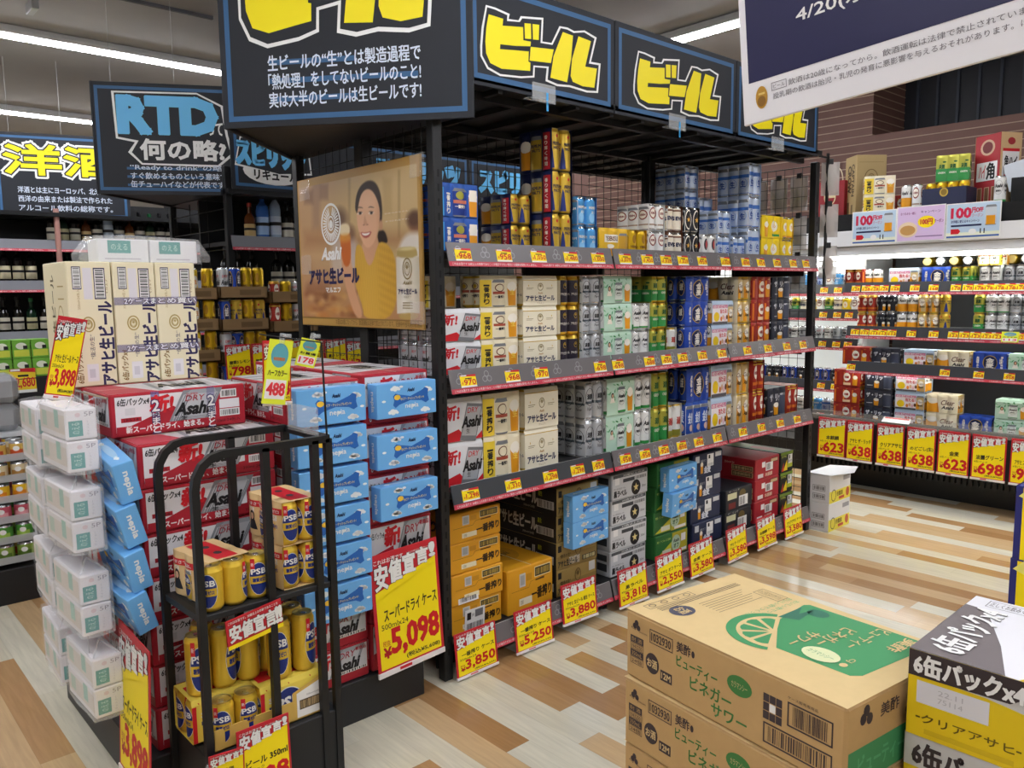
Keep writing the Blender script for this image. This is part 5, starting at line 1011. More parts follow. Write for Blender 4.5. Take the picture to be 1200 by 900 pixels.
for x, y, s, z in ((-2.055, .965, '500', TZ+.1245), (-2.055, 1.04, '500', TZ+.1245), (-2.124, .965, '500', TZ+.1245), (-2.124, 1.04, '500', TZ+.1245),
                   (-2.115, .76, '500', TZ+.1245), (-2.115, .829, '500', TZ+.1245), (-2.112, .897, '500', TZ+.1245), (-2.183, .80, '500', TZ+.1245)):
    loose_can('psb', s, 'tall gold can on the packs in the rack tray, %s from the aisle corner' % ORD[k], (x, y, z), R(-20+47*k), 'tall gold cans in the rack tray'); k += 1
for i, (x, y, rx, ry) in enumerate(((-2.048, .79, 0, 0), (-2.048, .857, 0, 0))):
    loose_can('psb', '350', 'short gold can at the front of the rack tray, %s from the left' % ORD[i], (x, y, TZ), R(15*i-20), 'short gold cans in the rack tray', R(rx), R(ry))
t = thing('price_sign', 'red card with white characters tucked under the rack shelf', 'price sign', (-1.986, .795, .525), PI/2+R(3), None, -R(-6), -R(7))
m = MB(); m.box(0, .16, 0, .003, 0, .085, M('c3202e', .45)); cv = Cv(m, (0, 0, 0), (1, 0, 0), (0, 0, 1), eps=.0005); cv.rect(0, 0, .16, .012, YEL, 1); cv.text('これはお酒です。20歳以上の年齢であることを', .006, .072, .15, .080, WHITE, 1, .02)
for k, ch in enumerate('安値宣言!!'): x0_ = .008+.034*k if k < 4 else .140+.01*(k-4); cv.text(ch, x0_, .02, x0_+(.03 if k < 4 else .007), .066, WHITE, 2, .05, rim=(.05, INK))
m.build('card', t)
price_sign('card with large white characters at the rack foot', .15, .20, 'ビール 350ml', '608', (-1.975, .80, .10), PI/2, -R(2), '6缶パック', '668')
t = price_sign('small red flash card leaning on the short gold cans', .09, .10, '特価', '98', (-1.98, .722, .17), PI/2-R(10), -R(-6), '1缶', '105')
swing('yellow card with a teal oval low at the rack corner', .075, .20, (-2.015, .70, .02), R(25), -R(3), R(0), 'ハーフカラー', '488')
# ================================================================ cartons in the foreground
DK = M('3d3236', .6); GPR = M('3f8f5a', .6); GP2 = M('57a876', .6); KR2 = M('c4a06a', .65, grain=.12, scale=50); KTOP = M('d8bd88', .65, grain=.1, scale=50)
def bs_front(cv, L, H):
    for q in ((0, .011), (-.008, 0), (.008, -.003)): cv.ell(L*.065+q[0]*.6, H*.80+q[1]*.6, .005, .0055, DK, 1, 10)
    cv.text('CJ', L*.035, H*.74, L*.06, H*.78, DK, 1, .03); cv.text('piocom', L*.08, H*.72, L*.125, H*.76, DK, 1)
    for k, s in enumerate(('酎 酒', '1943250', '350mL', '24個')):
        y_ = H*(.55-k*.105); d = k % 2 == 0
        cv.rect(L*.03, y_, L*.105, y_+H*.1, DK, 1) if d else cv.frame(L*.03, y_, L*.105, y_+H*.1, .001, DK, 1)
        cv.text(s, L*.038, y_+H*.018, L*.097, y_+H*.08, KR2 if d else DK, 2)
    cv.frame(L*.14, H*.66, L*.265, H*.86, .0016, DK, 1); cv.text('1032930', L*.15, H*.70, L*.255, H*.82, DK, 2, .02)
    cv.ell(L*.155, H*.37, L*.037, H*.15, DK, 1); cv.text('お酒', L*.128, H*.31, L*.182, H*.43, KTOP, 2, .03); cv.rect(L*.20, H*.20, L*.262, H*.35, DK, 1); cv.text('12M', L*.207, H*.235, L*.255, H*.32, KTOP, 2, .03)
    cv.text('美酢', L*.285, H*.72, L*.355, H*.87, DK, 1, .02); cv.ell(L*.368, H*.78, L*.008, H*.05, DK, 1, 10); GT_ = M('3c7a3c', .6)
    cv.text('ビューティー', L*.285, H*.52, L*.485, H*.68, GT_, 1, .02); cv.text('ビネガー', L*.355, H*.30, L*.55, H*.48, GT_, 1, .02); cv.text('サワー', L*.46, H*.10, L*.62, H*.27, GT_, 1, .02)
    cv.ell(L*.585, H*.66, L*.055, H*.13, GT_, 1); cv.text('カラマンシー', L*.55, H*.62, L*.62, H*.70, KTOP, 2)
    for a in range(3):
        for b in range(3): cv.rect(L*(.688+.026*a), H*(.42+.11*b), L*(.712+.026*a), H*(.52+.11*b), DK if (a, b) != (1, 1) else WHITE, 1)
    cv.text('ケース販売専用品', L*.785, H*.80, L*.90, H*.84, DK, 1)
    for x0, y0, x1, y1, sd in ((.785, .47, .955, .77, 1), (.69, .12, .955, .38, 2)): cv.frame(L*x0, H*y0, L*x1, H*y1, .0025, DK, 1); cv.bars(L*(x0+.02), H*(y0+.035), L*(x1-.02), H*(y1-.035), DK, 1, 30, sd)
def bs_end(cv, W, H):
    cv.rect(W*.02, H*.02, W*.98, H*.46, GPR, 1); cv.poly([(W*.02, H*.46), (W*.98, H*.46), (W*.9, H*.62), (W*.08, H*.5)], KR2, 1)
    for q in ((0, .011), (-.008, 0), (.008, -.003)): cv.ell(W*.16+q[0], H*.78+q[1], .008, .009, DK, 1, 10)
    cv.text('美酢', W*.28, H*.70, W*.44, H*.86, DK, 1, .02); cv.ell(W*.58, H*.78, W*.07, H*.15, GPR, 1); cv.text('カラ', W*.54, H*.73, W*.62, H*.83, KTOP, 2); cv.rect(W*.70, H*.62, W*.86, H*.92, DK, 1); cv.text('ビューティー', W*.1, H*.12, W*.5, H*.36, GP2, 2, .03)
def bs_top(cv, L, W):
    cv.rect(0, 0, L, W, KTOP, 1)
    cv.frame(L*.03, W*.10, L*.075, W*.50, .0012, DK, 2)
    for k in range(4): cv.ring(L*.052, W*(.15+.1*k), .006, .008, .0015, DK, 3, 12)
    for k in range(3): cv.rect(L*(.085+.012*k), W*.14, L*(.089+.012*k), W*(.86), DK, 2)
    for k in range(7): cv.rect(L*(.15+.018*k), W*(.40), L*(.154+.018*k), W*(.80-.03*(k % 3)), M('8f7d5c', .6), 2)
    cv.frame(L*.20, W*.82, L*.33, W*.92, .001, DK, 2); cv.text('のんだあとはリサイクル', L*.21, W*.84, L*.32, W*.9, M('8f7d5c', .6), 3)
    cv.ell(L*.16, W*.24, L*.05, W*.085, M('4a4a5a', .6), 2); cv.text('お酒', L*.13, W*.20, L*.19, W*.28, KTOP, 3, .03)
    for k in range(2): cv.text('おいしい酢でつくった', L*(.33+.035*k), W*.5, L*(.355+.035*k), W*.92, GP2, 2, rot=3)
    cv.poly([(L*.415, W*.90), (L*.43, W*.93), (L*.90, W*.965), (L*.925, W*.93), (L*.905, W*.35), (L*.88, W*.30), (L*.60, W*.27), (L*.45, W*.58)], GPR, 2)
    c = (L*.517, W*.435); b0 = R(121)
    cv.ell(c[0]-.006, c[1]-.002, .077, .077, GPR, 3, 26, b0, b0+PI); cv.ell(c[0], c[1], .066, .066, KTOP, 4, 26, b0, b0+PI)
    for k in range(5):
        a0 = b0+R(k*36+4); a1 = b0+R(k*36+32); f = lambda a, r: (c[0]-.003+.056*r*math.cos(a), c[1]-.002+.056*r*math.sin(a))
        cv.poly([f((a0+a1)/2, .16), f(a0, .95), f(a0+(a1-a0)*.33, 1), f(a0+(a1-a0)*.67, 1), f(a1, .95)], GPR, 5)
    cv.ell(L*.505, W*.85, L*.045, W*.055, M('33705a', .6), 3); cv.poly([(L*.43, W*.62), (L*.425, W*.86), (L*.46, W*.76), (L*.475, W*.88), (L*.50, W*.68)], M('33705a', .6), 3)
    cv.text('サワー', L*.585, W*.36, L*.64, W*.60, KTOP, 6, .02, rot=3); cv.text('ビネガー', L*.645, W*.48, L*.705, W*.79, KTOP, 6, .02, rot=3); cv.text('ビューティー', L*.725, W*.58, L*.785, W*.93, KTOP, 6, .02, rot=3); cv.text('美酢', L*.835, W*.72, L*.885, W*.93, KTOP, 6, .02, rot=3)
    cv.ell(L*.73, W*.385, L*.07, W*.08, M('d9dcae', .6), 6); cv.text('カラマンシー', L*.68, W*.365, L*.78, W*.405, GPR, 7); cv.text('CJ', L*.81, W*.42, L*.835, W*.47, KTOP, 6, .02, rot=3); cv.ell(L*.825, W*.37, L*.014, W*.025, KTOP, 6, 10)
BS = Proto('drink_carton', 'carton', carton_mesh(.446, .30, .1275, KR2, bs_front, bs_end, bs_top, .005))
bc = Vector(((-.911-.42)/2-.009, (1.102+1.33)/2+.005, 0)); ba = -PI/2-R(7.5)
t = thing('pallet_dolly', 'low wooden dolly under the brown cartons', 'dolly', (bc.x, bc.y, 0), -R(8.5))
m = MB(); m.box(-.22, .22, -.15, .15, .07, .1, M('a98a5c', .7)); m.build('deck', t)
for x in (-.18, .18):
    for y in (-.11, .11): m = MB(); m.tube((x, y-.012, .035), (x, y+.012, .035), .035, BLK2, 12); m.build('wheel', t)
for k in range(6): BS.put('brown drink carton with green print, layer %s of the near stack' % ORD[k].replace('first', 'lowest').replace('sixth', 'topmost'), (bc.x+random.uniform(-.004, .004), bc.y+random.uniform(-.004, .004), .1005+k*.1284), ba+R((0, -.6, .8, -.3, .9, 0)[k]), 'brown drink cartons')
YC = M('e3c40f', .5); DGR = M('3a3032', .55); LGC = M('c9c8c6', .5)
def script_clear(cv, x0, y0, x1, y1, mat, l): cv.text('Clear', x0, y0, x1, y1, mat, l, 0, .3)
def ca_front(cv, L, H):
    cv.rect(0, 0, L, H, YC, 1); cv.poly([(0, H*.72), (0, H), (L, H), (L, H*.0), (L*.72, H*.0), (L*.62, H*.36), (L*.48, H*.6), (L*.25, H*.7)], LGC, 2); cv.poly([(0, H*.70), (0, H), (L*.62, H), (L*.40, H*.9), (L*.32, H*.72)], DGR, 3)
    cv.text('6缶パックx4', L*.02, H*.74, L*.36, H*.97, WHITE, 5, .05, rim=(.05, DGR)); cv.rect(L*.03, H*.40, L*.26, H*.66, M('d9d8dc', .5), 2); cv.text('22.11', L*.1, H*.55, L*.18, H*.61, M('b5b4b8', .5), 3); cv.text('75114', L*.1, H*.46, L*.18, H*.52, M('b5b4b8', .5), 3)
    cv.text('クリアアサヒ', L*.05, H*.18, L*.34, H*.28, M('6b5a10', .5), 2, .02); cv.rect(L*.03, H*.22, L*.045, H*.24, M('6b5a10', .5), 2); cv.rect(L*.345, H*.22, L*.36, H*.24, M('6b5a10', .5), 2); cv.rect(L*.06, H*.05, L*.34, H*.11, M('d2b30e', .5), 2)
    cv.poly([(L*.38, H*.08), (L*.40, H*.2), (L*.52, H*.30), (L*.66, H*.44), (L*.66, H*.02), (L*.60, H*.0), (L*.58, H*.12), (L*.44, H*.0)], M('3f2d1c', .5), 4); cv.poly([(L*.46, H*.1), (L*.56, H*.17), (L*.585, H*.27), (L*.5, H*.21)], YC, 5)
    cv.text('sahi', L*.68, H*.02, L*1.0, H*.30, M('3f2d1c', .5), 4, .06, .2); script_clear(cv, L*.62, H*.5, L*.98, H*.85, DGR, 4)
def ca_front2(cv, L, H):
    cv.rect(0, 0, L, H, YC, 1); cv.rect(0, H*.62, L, H, LGC, 2); cv.text('6缶パックx4', L*.03, H*.66, L*.4, H*.93, DGR, 4, .05); cv.rect(L*.05, H*.52, L*.2, H*.58, M('6b5a10', .5), 3); cv.rect(L*.04, H*.2, L*.26, H*.48, M('d9d8dc', .5), 2); cv.text('Asahi', L*.5, H*.1, L*.95, H*.5, M('3f2d1c', .5), 4, .06, .2)
def ca_top(cv, L, W):
    cv.rect(0, 0, L, W, M('e3e3e8', .5), 1); cv.poly([(0, 0), (L*.30, 0), (L*.22, W*.34), (L*.08, W*.80), (0, W*.82)], M('6e6667', .55), 2); cv.poly([(L*.34, 0), (L, 0), (L, W*.5), (L*.55, W*.36), (L*.42, W*.2)], YC, 2)
    cv.text('6缶パックx4', L*.03, W*.08, L*.16, W*.80, WHITE, 4, .05, rot=1, rim=(.05, M('55504f', .5))); script_clear(cv, L*.30, W*.36, L*.8, W*.74, M('55565e', .5), 3); cv.frame(L*.06, W*.86, L*.26, W*.97, .001, DGR, 2); cv.text('正しくお飲みください', L*.07, W*.88, L*.25, W*.95, DGR, 3)
CA = Proto('beer_case', 'beer case', carton_mesh(.41, .284, .1285, YC, ca_front, ca_front, ca_top, .004)); CA2 = Proto('beer_case', 'beer case', carton_mesh(.41, .284, .1285, YC, ca_front2, ca_front2, ca_top, .004))
wx, wy = -.442+.205, 1.178+.142
t = thing('pallet_dolly', 'low black dolly under the white and yellow cases', 'dolly', (wx, wy, 0)); m = MB(); m.box(-.19, .19, -.13, .13, 0, .022, BLK2, .003); m.build('deck', t)
for k in range(7): (CA2 if k % 2 else CA).put('yellow, white and black beer case, layer %s of the stack at the right edge' % ORD[k].replace('first', 'lowest').replace('seventh', 'topmost'), (wx, wy, .0225+k*.1294), -PI/2+R((.2, 0, .3, -.3, .2, -.3, .6)[k]), 'yellow and white cases')
# yellow and navy cartons further back at the right edge
NVB = M('2a2f78', .5)
def yv_front(cv, L, H):
    cv.rect(0, 0, L, H, NVB, 1); cv.rect(L*.05, 0, L, H*.98, YEL, 2); cv.poly([(L*.02, H*.86), (L*.12, H*.8), (L*.3, H*.98), (L*.1, H)], M('f3ec7a', .5), 3); cv.ring(L*.4, H*.4, .05, .06, .008, NVB, 3); cv.rect(L*.1, H*.05, L*.95, H*.12, NVB, 3)
def yv_end(cv, W, H): cv.rect(0, 0, W, H, NVB, 1); cv.rect(W*.1, H*.94, W*.9, H*.97, YEL, 2)
YV = Proto('drink_carton', 'carton', carton_mesh(.36, .26, .217, NVB, yv_front, yv_end, None, .006))
rx_ = Y(1184, 640, 2.6).x
for k in range(4): YV.put('navy and yellow carton behind the right cases, layer %s' % ORD[k].replace('first', 'lowest').replace('fourth', 'topmost'), (rx_+.18+.004*(k % 2), 2.74, .002+k*.218), -PI/2, 'navy and yellow cartons')
# white cartons by the far end of the gondola
def wc_front(cv, L, H):
    for b in (.12, .42): cv.frame(L*.2, H*b, L*.8, H*(b+.2), .002, DGR, 1); cv.bars(L*.24, H*(b+.04), L*.76, H*(b+.16), DGR, 1, 18, 3)
def wc_end(cv, W, H):
    cv.rect(0, 0, W, H*.42, M('e8d94a', .5), 1); cv.ring(W*.2, H*.26, .03, .036, .005, DGR, 2); cv.text('杏露酒', W*.34, H*.2, W*.62, H*.36, M('7a6a1a', .5), 2, .04); cv.ell(W*.86, H*.24, .022, .028, M('b9553a', .5), 2); cv.rect(W*.45, H*.06, W*.7, H*.16, M('c04a3a', .5), 2); cv.rect(W*.64, H*.7, W*.95, H*.86, M('9a9aa0', .5), 1)
WCt = Proto('drink_carton', 'carton', carton_mesh(.27, .13, .17, M('dedee0', .55), wc_end, wc_front, None, .003))
for k in range(2): WCt.put('white carton with a yellow band by the gondola end, %s of two' % ('lower', 'upper')[k], (-2.245, 4.64, .001+k*.171), 0, 'white cartons at the gondola end')
m = MB(); m.mesh([(-2.32, 4.50, .345), (-2.17, 4.50, .345), (-2.07, 4.58, .368), (-2.14, 4.78, .362), (-2.31, 4.77, .348)], [(0, 1, 2, 3, 4)], M('e3e6ea', .3)); m.mesh([(-2.32, 4.50, .347), (-2.17, 4.50, .347), (-2.07, 4.58, .37), (-2.14, 4.78, .364), (-2.31, 4.77, .35)], [(0, 1, 2, 3, 4)], M('e3e6ea', .3)); tag(m.build('paper_sheet'), 'white paper lying open on the white cartons', 'paper')
# ================================================================ drinks cooler along the back
CK = thing('drinks_cooler', 'long open drinks cooler with black canopy and white lit shelves along the back', 'cooler', (0, 0, 0))
WH = M('e6e7e8', .35); LED = M('fdfbf4', .4, emit=16.0); CB = M('161617', .4); X0, X1 = -2.86, .55
def cb(name, *a, parent=None, mat=WH, b=.003): m = MB(); m.box(*a, mat, b); return m.build(name, parent or CK)
cb('base', -2.95, X1, 5.78, 5.97, 0, .2, mat=CB); 
m = MB(); m.box(-2.95, X1, 5.60, 5.97, .2, .235, CB)
for k in range(int((X1-X0)/.035)): m.box(X0+k*.035, X0+k*.035+.016, 5.585, 5.62, .165, .205, CB)
m.build('air_grille', CK)
cb('front_lip', -2.97, X1, 5.545, 5.6, .235, .53, mat=BLK2); cb('back_wall', -2.66, X1, 6.46, 6.5, .2, 1.7, mat=M('55575b', .5)); cb('deck', -2.66, X1, 5.6, 6.46, .235, .27, mat=GREY)
cb('canopy', -4.6, X1, 5.56, 6.5, 1.832, 1.95, mat=CB); cb('canopy_fascia', -4.6, X1, 5.50, 5.56, 1.725, 1.832, mat=WH); cb('canopy_soffit', -4.6, X1, 5.52, 6.4, 1.665, 1.722, mat=M('dfe2e4', .4))
cb('light_tube', -4.6, X1, 5.60, 5.63, 1.640, 1.664, mat=LED)
m = MB(); m.mesh([(-2.95, 5.535, .50), (X1, 5.535, .50), (X1, 5.515, .575), (-2.95, 5.515, .575)], [(0, 1, 2, 3)], CLR); m.build('clear_guard', CK)
RZC = {'top': (1.48, 5.62), 'middle': (1.178, 5.60), 'lower': (.932, 5.58)}
for nm, (z, yf) in RZC.items():
    x0 = {'top': -2.66, 'middle': -2.62, 'lower': -2.60}[nm]
    m = MB(); m.box(x0, X1, yf+.03, 6.40, z-.055, z-.032, M('d0d2d4', .4)); o = m.build('shelf', CK)
    m = MB(); cv = rail_canvas(m, X1-x0, .086, M('3b3d42', .4)); m.build('price_rail', o, (x0, yf, z-.086))
    m = MB(); m.box(x0, X1, yf+.05, yf+.07, z-.068, z-.056, LED); m.build('light_strip', o)
def ctags(nm, spec):
    z, yf = RZC[nm]
    for i, (px, pr) in enumerate(spec):
        xx = Y(px, {'top': 338, 'middle': 390, 'lower': 438}[nm], yf-.012).x
        price_tag('yellow tag reading %s, %s from the left on the cooler %s rail' % (pr, ORD[i], nm), pr, (xx-.03, yf-.0195, z-.066), 0, -R(14.5), .06, .046, None, 'price tags on the cooler %s rail' % nm)
ctags('top', [(1003, '128'), (1015, '128'), (1025, '128'), (1036, '128'), (1049, '168'), (1072, '168'), (1094, '168'), (1120, '178'), (1134, '178'), (1147, '178'), (1158, '178'), (1171, '178'), (1184, '178'), (1196, '178')])
ctags('middle', [(1002, '111'), (1013, '113'), (1024, '113'), (1034, '113'), (1045, '113'), (1068, '113'), (1094, '113'), (1117, '123'), (1130, '123'), (1143, '123'), (1156, '123'), (1168, '123'), (1198, '128')])
ctags('lower', [(997, '918'), (1107, '918'), (1147, '868'), (1183, '958')])
swing('pale lime card with a green oval on the cooler middle rail', .095, .065, (Y(1174, 390, 5.58).x, 5.57, 1.10), 0, -R(10), 0, 'おすすめ', '113')
# singles and packs behind glass-bright rails
GCT = 'cans on the cooler middle shelf'
kinds = ['red', 'red', 'rich', 'rich', 'foamy', 'foamy', 'clear', 'clear', 'prem', None, None, 'green', 'style', 'style', 'kirin', 'kirin', 'sap', 'star', 'kin', 'kin', 'lb', 'kw', 'dry', 'dry']
NAMEC = {'red': 'brick red can', 'rich': 'dark slate can', 'foamy': 'white can with an amber foot', 'clear': 'cream can with brown script', 'prem': 'gold and navy can', 'green': 'gold and green can', 'style': 'white can with black script', 'kirin': 'silver can with black emblem', 'sap': 'white can with a dark disc', 'star': 'black can with a gold star', 'kin': 'deep blue can', 'lb': 'light blue can', 'kw': 'blue can', 'dry': 'silver can with slanted script', 'yel': 'yellow can', 'plain': 'dull silver can', 'klag': 'white can with a red oval', 'ichi': 'cream and gold can', 'psb': 'gold can with a navy oval', 'blu': 'pale blue can', 'wb': 'white can with a gold foot', 'evis': 'ivory can with navy letters', 'yeb': 'plain gold can', 'nama': 'black and gold can'}
def single(kind, size, label, loc, rz, group): 
    key = ('far', kind, size)
    if key not in _cm: _cm[key] = Proto('beer_can', 'can', can_mesh(kind, size, 4, True, 16))
    return _cm[key].put(label, loc, rz, group)
for i, kd in enumerate(kinds):
    if not kd: continue
    for k in range(2): single(kd, '350', '%s, %s row, %s from left, cooler middle shelf' % (NAMEC[kd], ('bottom', 'top')[k], ORD[i]), (-2.56+.0685*i, 5.70, 1.178-.0315+k*.1225), R(-90+20*((i*7) % 5-2)), GCT)
def cpack(kind, x, z, y=5.72, orient='L', lb='', size='350', rz=0):
    return pack_proto(kind, size).put(PK[kind][3]+', '+lb, (x, y, z), (-PI/2 if orient == 'L' else 0)+R(rz), 'packs in the drinks cooler')
xs = -2.36
for i, kd in enumerate(('foamy', 'foamy')): single(kd, '350', 'white can with an amber foot, %s of two at left of the cooler top shelf' % ('left', 'right')[i], (-2.53+i*.07, 5.70, 1.449), -PI/2, 'cans on the cooler top shelf')
for i, (kd, x) in enumerate((('red', -2.60), ('nodo', -2.27), ('kin', -2.06), ('green', -1.905), ('style', -1.735), ('kirin', -1.60), ('sap', -1.45), ('blu', -1.24), ('lb', -1.03))): cpack(kd, x, 1.449, 5.72, 'S' if i in (0, 3, 4, 5, 6) else 'L', 'on the cooler top shelf')
for i in range(9):   # cans laid on their sides, round ends to the front
    t = single('plain' if i % 2 else 'yeb', '350', 'can lying on its side, round end forward, %s on the cooler top shelf' % ORD[i], (-2.20+i*.085-(.0 if i < 5 else .0), 5.98, 1.615+.0), 0, 'cans lying at the back of the cooler'); t.rotation_euler = (PI/2, 0, 0); t.location.z = 1.5815+.034 if i != 3 else 1.615
cpack('ichi', -1.765, 1.5725, 5.78, 'S', 'laid on the cooler top shelf')
m = MB(); m.box(-2.35, -1.3, 5.86, 6.10, 1.449, 1.579, M('4a4c50', .5)); m.build('riser', CK)
for i, (kd, x) in enumerate((('red', -2.57), ('rich', -2.36), ('nodo', -2.14), ('clear', -1.93), ('kin', -1.715), ('people', -1.51), ('kirin', -1.30), ('wb', -1.09), ('evis', -.88))): cpack(kd, x, .901, 5.70, 'L', 'on the cooler lower shelf')
for i, (kd, x, n, yy, dx) in enumerate((('red', -2.645, 4, 5.74, 0), ('rich', -2.41, 4, 5.72, .0), ('nodo', -2.195, 4, 5.72, 0), ('clear', -1.99, 3, 5.72, 0), ('kin', -1.785, 2, 5.72, 0), ('people', -1.575, 3, 5.72, 0), ('kirin', -1.36, 3, 5.72, 0), ('wb', -1.15, 3, 5.72, 0))):
    for k in range(n): cpack(kd, x, .36+k*.1245, yy, 'L', '%s in its cooler foot stack' % ORD[k].replace('first', 'lowest'), rz=random.uniform(-1.5, 1.5))
    cb('stack_block', x-.095, x+.095, 5.66, 5.80, .27, .36, mat=GREY)
for i, (px0, px1, ti, pr) in enumerate(((958, 991, '本麒麟', '623'), (991.5, 1024, 'アサヒ ザ・リッチ', '638'), (1027, 1060, 'クリアアサヒ', '638'), (1062, 1097, 'のどごし(生)', '638'), (1099, 1138, '金麦', '623'), (1139, 1181, '淡麗グリーン', '698'), (1185, 1226, 'アサヒ スタイルフリー', '958'))):
    xa = Y(px0, 515, 5.52).x; xb_ = Y(px1, 515, 5.52).x
    price_sign('red and yellow cooler card priced %s, %s from the left' % (pr, ORD[i]), min(.205, xb_-xa-.006), .285, ti, pr, (xa, 5.52, .232), R((2, -2, 0, 2, -2, 1, 0)[i]), -R(2), '6缶パック', '766', 'price cards along the cooler foot')
price_sign('red and yellow cooler card priced 568 left of the first six', .16, .25, 'ビール', '568', (-2.955, 5.60, .235), 0, -R(2), '6缶パック', '625')
t = thing('shelf_card', 'small slanted card on top of the cooler price cards', 'card', (Y(1050, 498, 5.53).x, 5.51, .535), 0, None, -R(55)); m = MB(); m.box(-.09, .09, 0, .002, 0, .05, WHITE); Cv(m, (-.09, 0, 0), (1, 0, 0), (0, 0, 1)).rect(.01, .035, .17, .048, RED, 1); m.build('card', t)
# adverts on the fascia
def advert(label, px, w, kind):
    xx = Y(px[0], px[1], 5.495).x; zz = Y(px[0], px[1], 5.495).z; h = .225
    t = thing('advert_card', label, 'advert', (xx, 5.494, zz), 0, 'adverts on the cooler front')
    m = MB(); m.box(0, w, 0, .002, 0, h, WHITE); cv = Cv(m, (0, 0, 0), (1, 0, 0), (0, 0, 1))
    if kind == 0:
        cv.rect(.006, .006, w-.006, h-.006, M('bcd3e6', .5), 1); cv.rect(.006, .006, w-.006, h*.2, M('e8ecd6', .5), 2); cv.text('100', w*.1, h*.60, w*.46, h*.86, M('d0204a', .5), 3, .06); cv.text('円OFF', w*.48, h*.72, w*.68, h*.86, M('d0204a', .5), 3, .05); cv.text('クーポン', w*.48, h*.6, w*.68, h*.7, M('c04a6a', .5), 3); cv.text('お手軽に使えるキャンペーン', w*.1, h*.46, w*.62, h*.54, M('3d3a70', .5), 3, .03); cv.rect(w*.1, h*.36, w*.66, h*.41, NAVD, 3); minican(cv, w*.82, h*.36, w*.2, h*.54, M('c9d2da', .4), 3); cv.rect(w*.74, h*.38, w*.9, h*.62, AMB, 6); cv.poly([(w*.1, h*.16), (w*.24, h*.16), (w*.28, h*.23), (w*.24, h*.3), (w*.1, h*.3)], RED, 3); cv.rect(w*.02, h*.06, w*.98, h*.11, M('3d62a8', .5), 3); cv.text('11', w*.64, h*.16, w*.72, h*.28, INK, 3, .04); cv.ell(w*.5, h*.22, w*.07, h*.07, WHITE, 3)
    else:
        cv.rect(.006, .006, w-.006, h-.006, M('d9bfe3', .5), 1); cv.ell(w*.24, h*.34, w*.2, h*.22, M('e9d2b0', .5), 2); cv.ell(w*.24, h*.32, w*.16, h*.14, M('c99a5a', .5), 3); cv.ell(w*.62, h*.54, w*.18, h*.17, YEL, 2, 14); cv.text('100円', w*.5, h*.46, w*.74, h*.62, M('c9403a', .5), 3, .05); cv.text('おつまみも一緒に', w*.08, h*.76, w*.4, h*.84, M('8a3a80', .5), 2, .02); cv.text('クーポン', w*.78, h*.5, w*.96, h*.6, M('8a3a80', .5), 2, .03); cv.text('キャンペーン', w*.5, h*.78, w*.9, h*.86, M('6a3a80', .5), 2, .02); cv.rect(w*.4, h*.12, w*.95, h*.15, M('8a6a9a', .5), 2)
    m.build('print', t)
advert('pale blue advert with a magenta 100, left of three', (998, 288), .296, 0); advert('lilac advert with a yellow burst, middle of three', (1050, 284), .30, 1); advert('pale blue advert with a magenta 100, right of three', (1107.5, 282), .31, 0)
# ---- things on top of the cooler
TZ_ = 1.9505
t = thing('gift_bag', 'red paper gift bag with a gold emblem on the cooler', 'gift bag', (-2.88, 5.85, TZ_)); m = MB(); m.box(-.11, .11, -.05, .05, 0, .27, M('8e1f26', .5), .002); cv = Cv(m, (-.11, -.05, 0), (1, 0, 0), (0, 0, 1)); cv.ring(.11, .16, .045, .065, .007, M('d9c9a0', .4), 1); cv.rect(.07, .15, .15, .17, M('d9c9a0', .4), 2); cv.text('酒', .095, .05, .125, .075, M('d9c9a0', .4), 1); m.build('bag', t)
for y in (-.045, .045):
    m = MB(); pts = [(-.05*math.cos(a)*1.0, y, .27+.11*math.sin(a)) for a in [PI*q/10 for q in range(11)]]; m.path(pts, .004, M('e3d6b4', .5)); m.build('handle', t)
def cc_front(cv, L, H): cv.text('CAPTAIN', L*.62, H*.34, L*.84, H*.86, M('4a3a20', .5), 1, .05, rot=3); cv.text('CROW', L*.28, H*.40, L*.56, H*.84, M('4a3a20', .5), 1, .07, rot=3); cv.rect(L*.2, H*.05, L*.45, H*.25, M('6b5834', .5), 1); cv.rect(L*.6, H*.05, L*.75, H*.2, M('6b5834', .5), 1)
def cc_end(cv, W, H): cv.ring(W*.5, H*.62, .05, .065, .006, M('7a6236', .5), 1); crest(cv, W*.5, H*.62, .05, .07, M('7a6236', .5), 1); cv.rect(W*.1, H*.88, W*.9, H*.885, M('7a6236', .5), 1)
t = Proto('drink_carton', 'carton', carton_mesh(.17, .22, .43, M('b39b6b', .6), cc_front, cc_end, None)).put('tall buff carton with dark upright lettering on the cooler', (-2.665, 5.90, TZ_), R(-130))
for k in range(2): pack_proto('ichi', '350').put('cream and gold pack on the cooler top, %s of two' % ('lower', 'upper')[k], (-2.47, 5.68, TZ_+k*.1245), R(-62), 'packs on top of the cooler')
pack_proto('red', '350').put('red pack with a pale oval on the cooler top', (-2.37, 5.86, TZ_), R(-85), 'packs on top of the cooler')
for i, (kd, x) in enumerate((('foamy', -2.275), ('klag', -2.205))): single(kd, '500', 'tall white and amber can on the cooler top, %s of two' % ('left', 'right')[i], (x, 5.66, TZ_), -PI/2, 'tall cans on the cooler top')
t = thing('drink_tray', 'navy cardboard tray of gold topped cans on the cooler', 'carton tray', (-2.035, 5.74, TZ_)); m = MB(); m.box(-.135, .135, -.1, .1, 0, .13, M('2a2f4a', .5), .003); cv = Cv(m, (-.135, -.1, 0), (1, 0, 0), (0, 0, 1)); cv.ell(.135, .10, .026, .028, M('c9a94a', .4), 1); cv.ell(.135, .10, .018, .02, M('8a6f2a', .4), 2); m.build('tray', t)
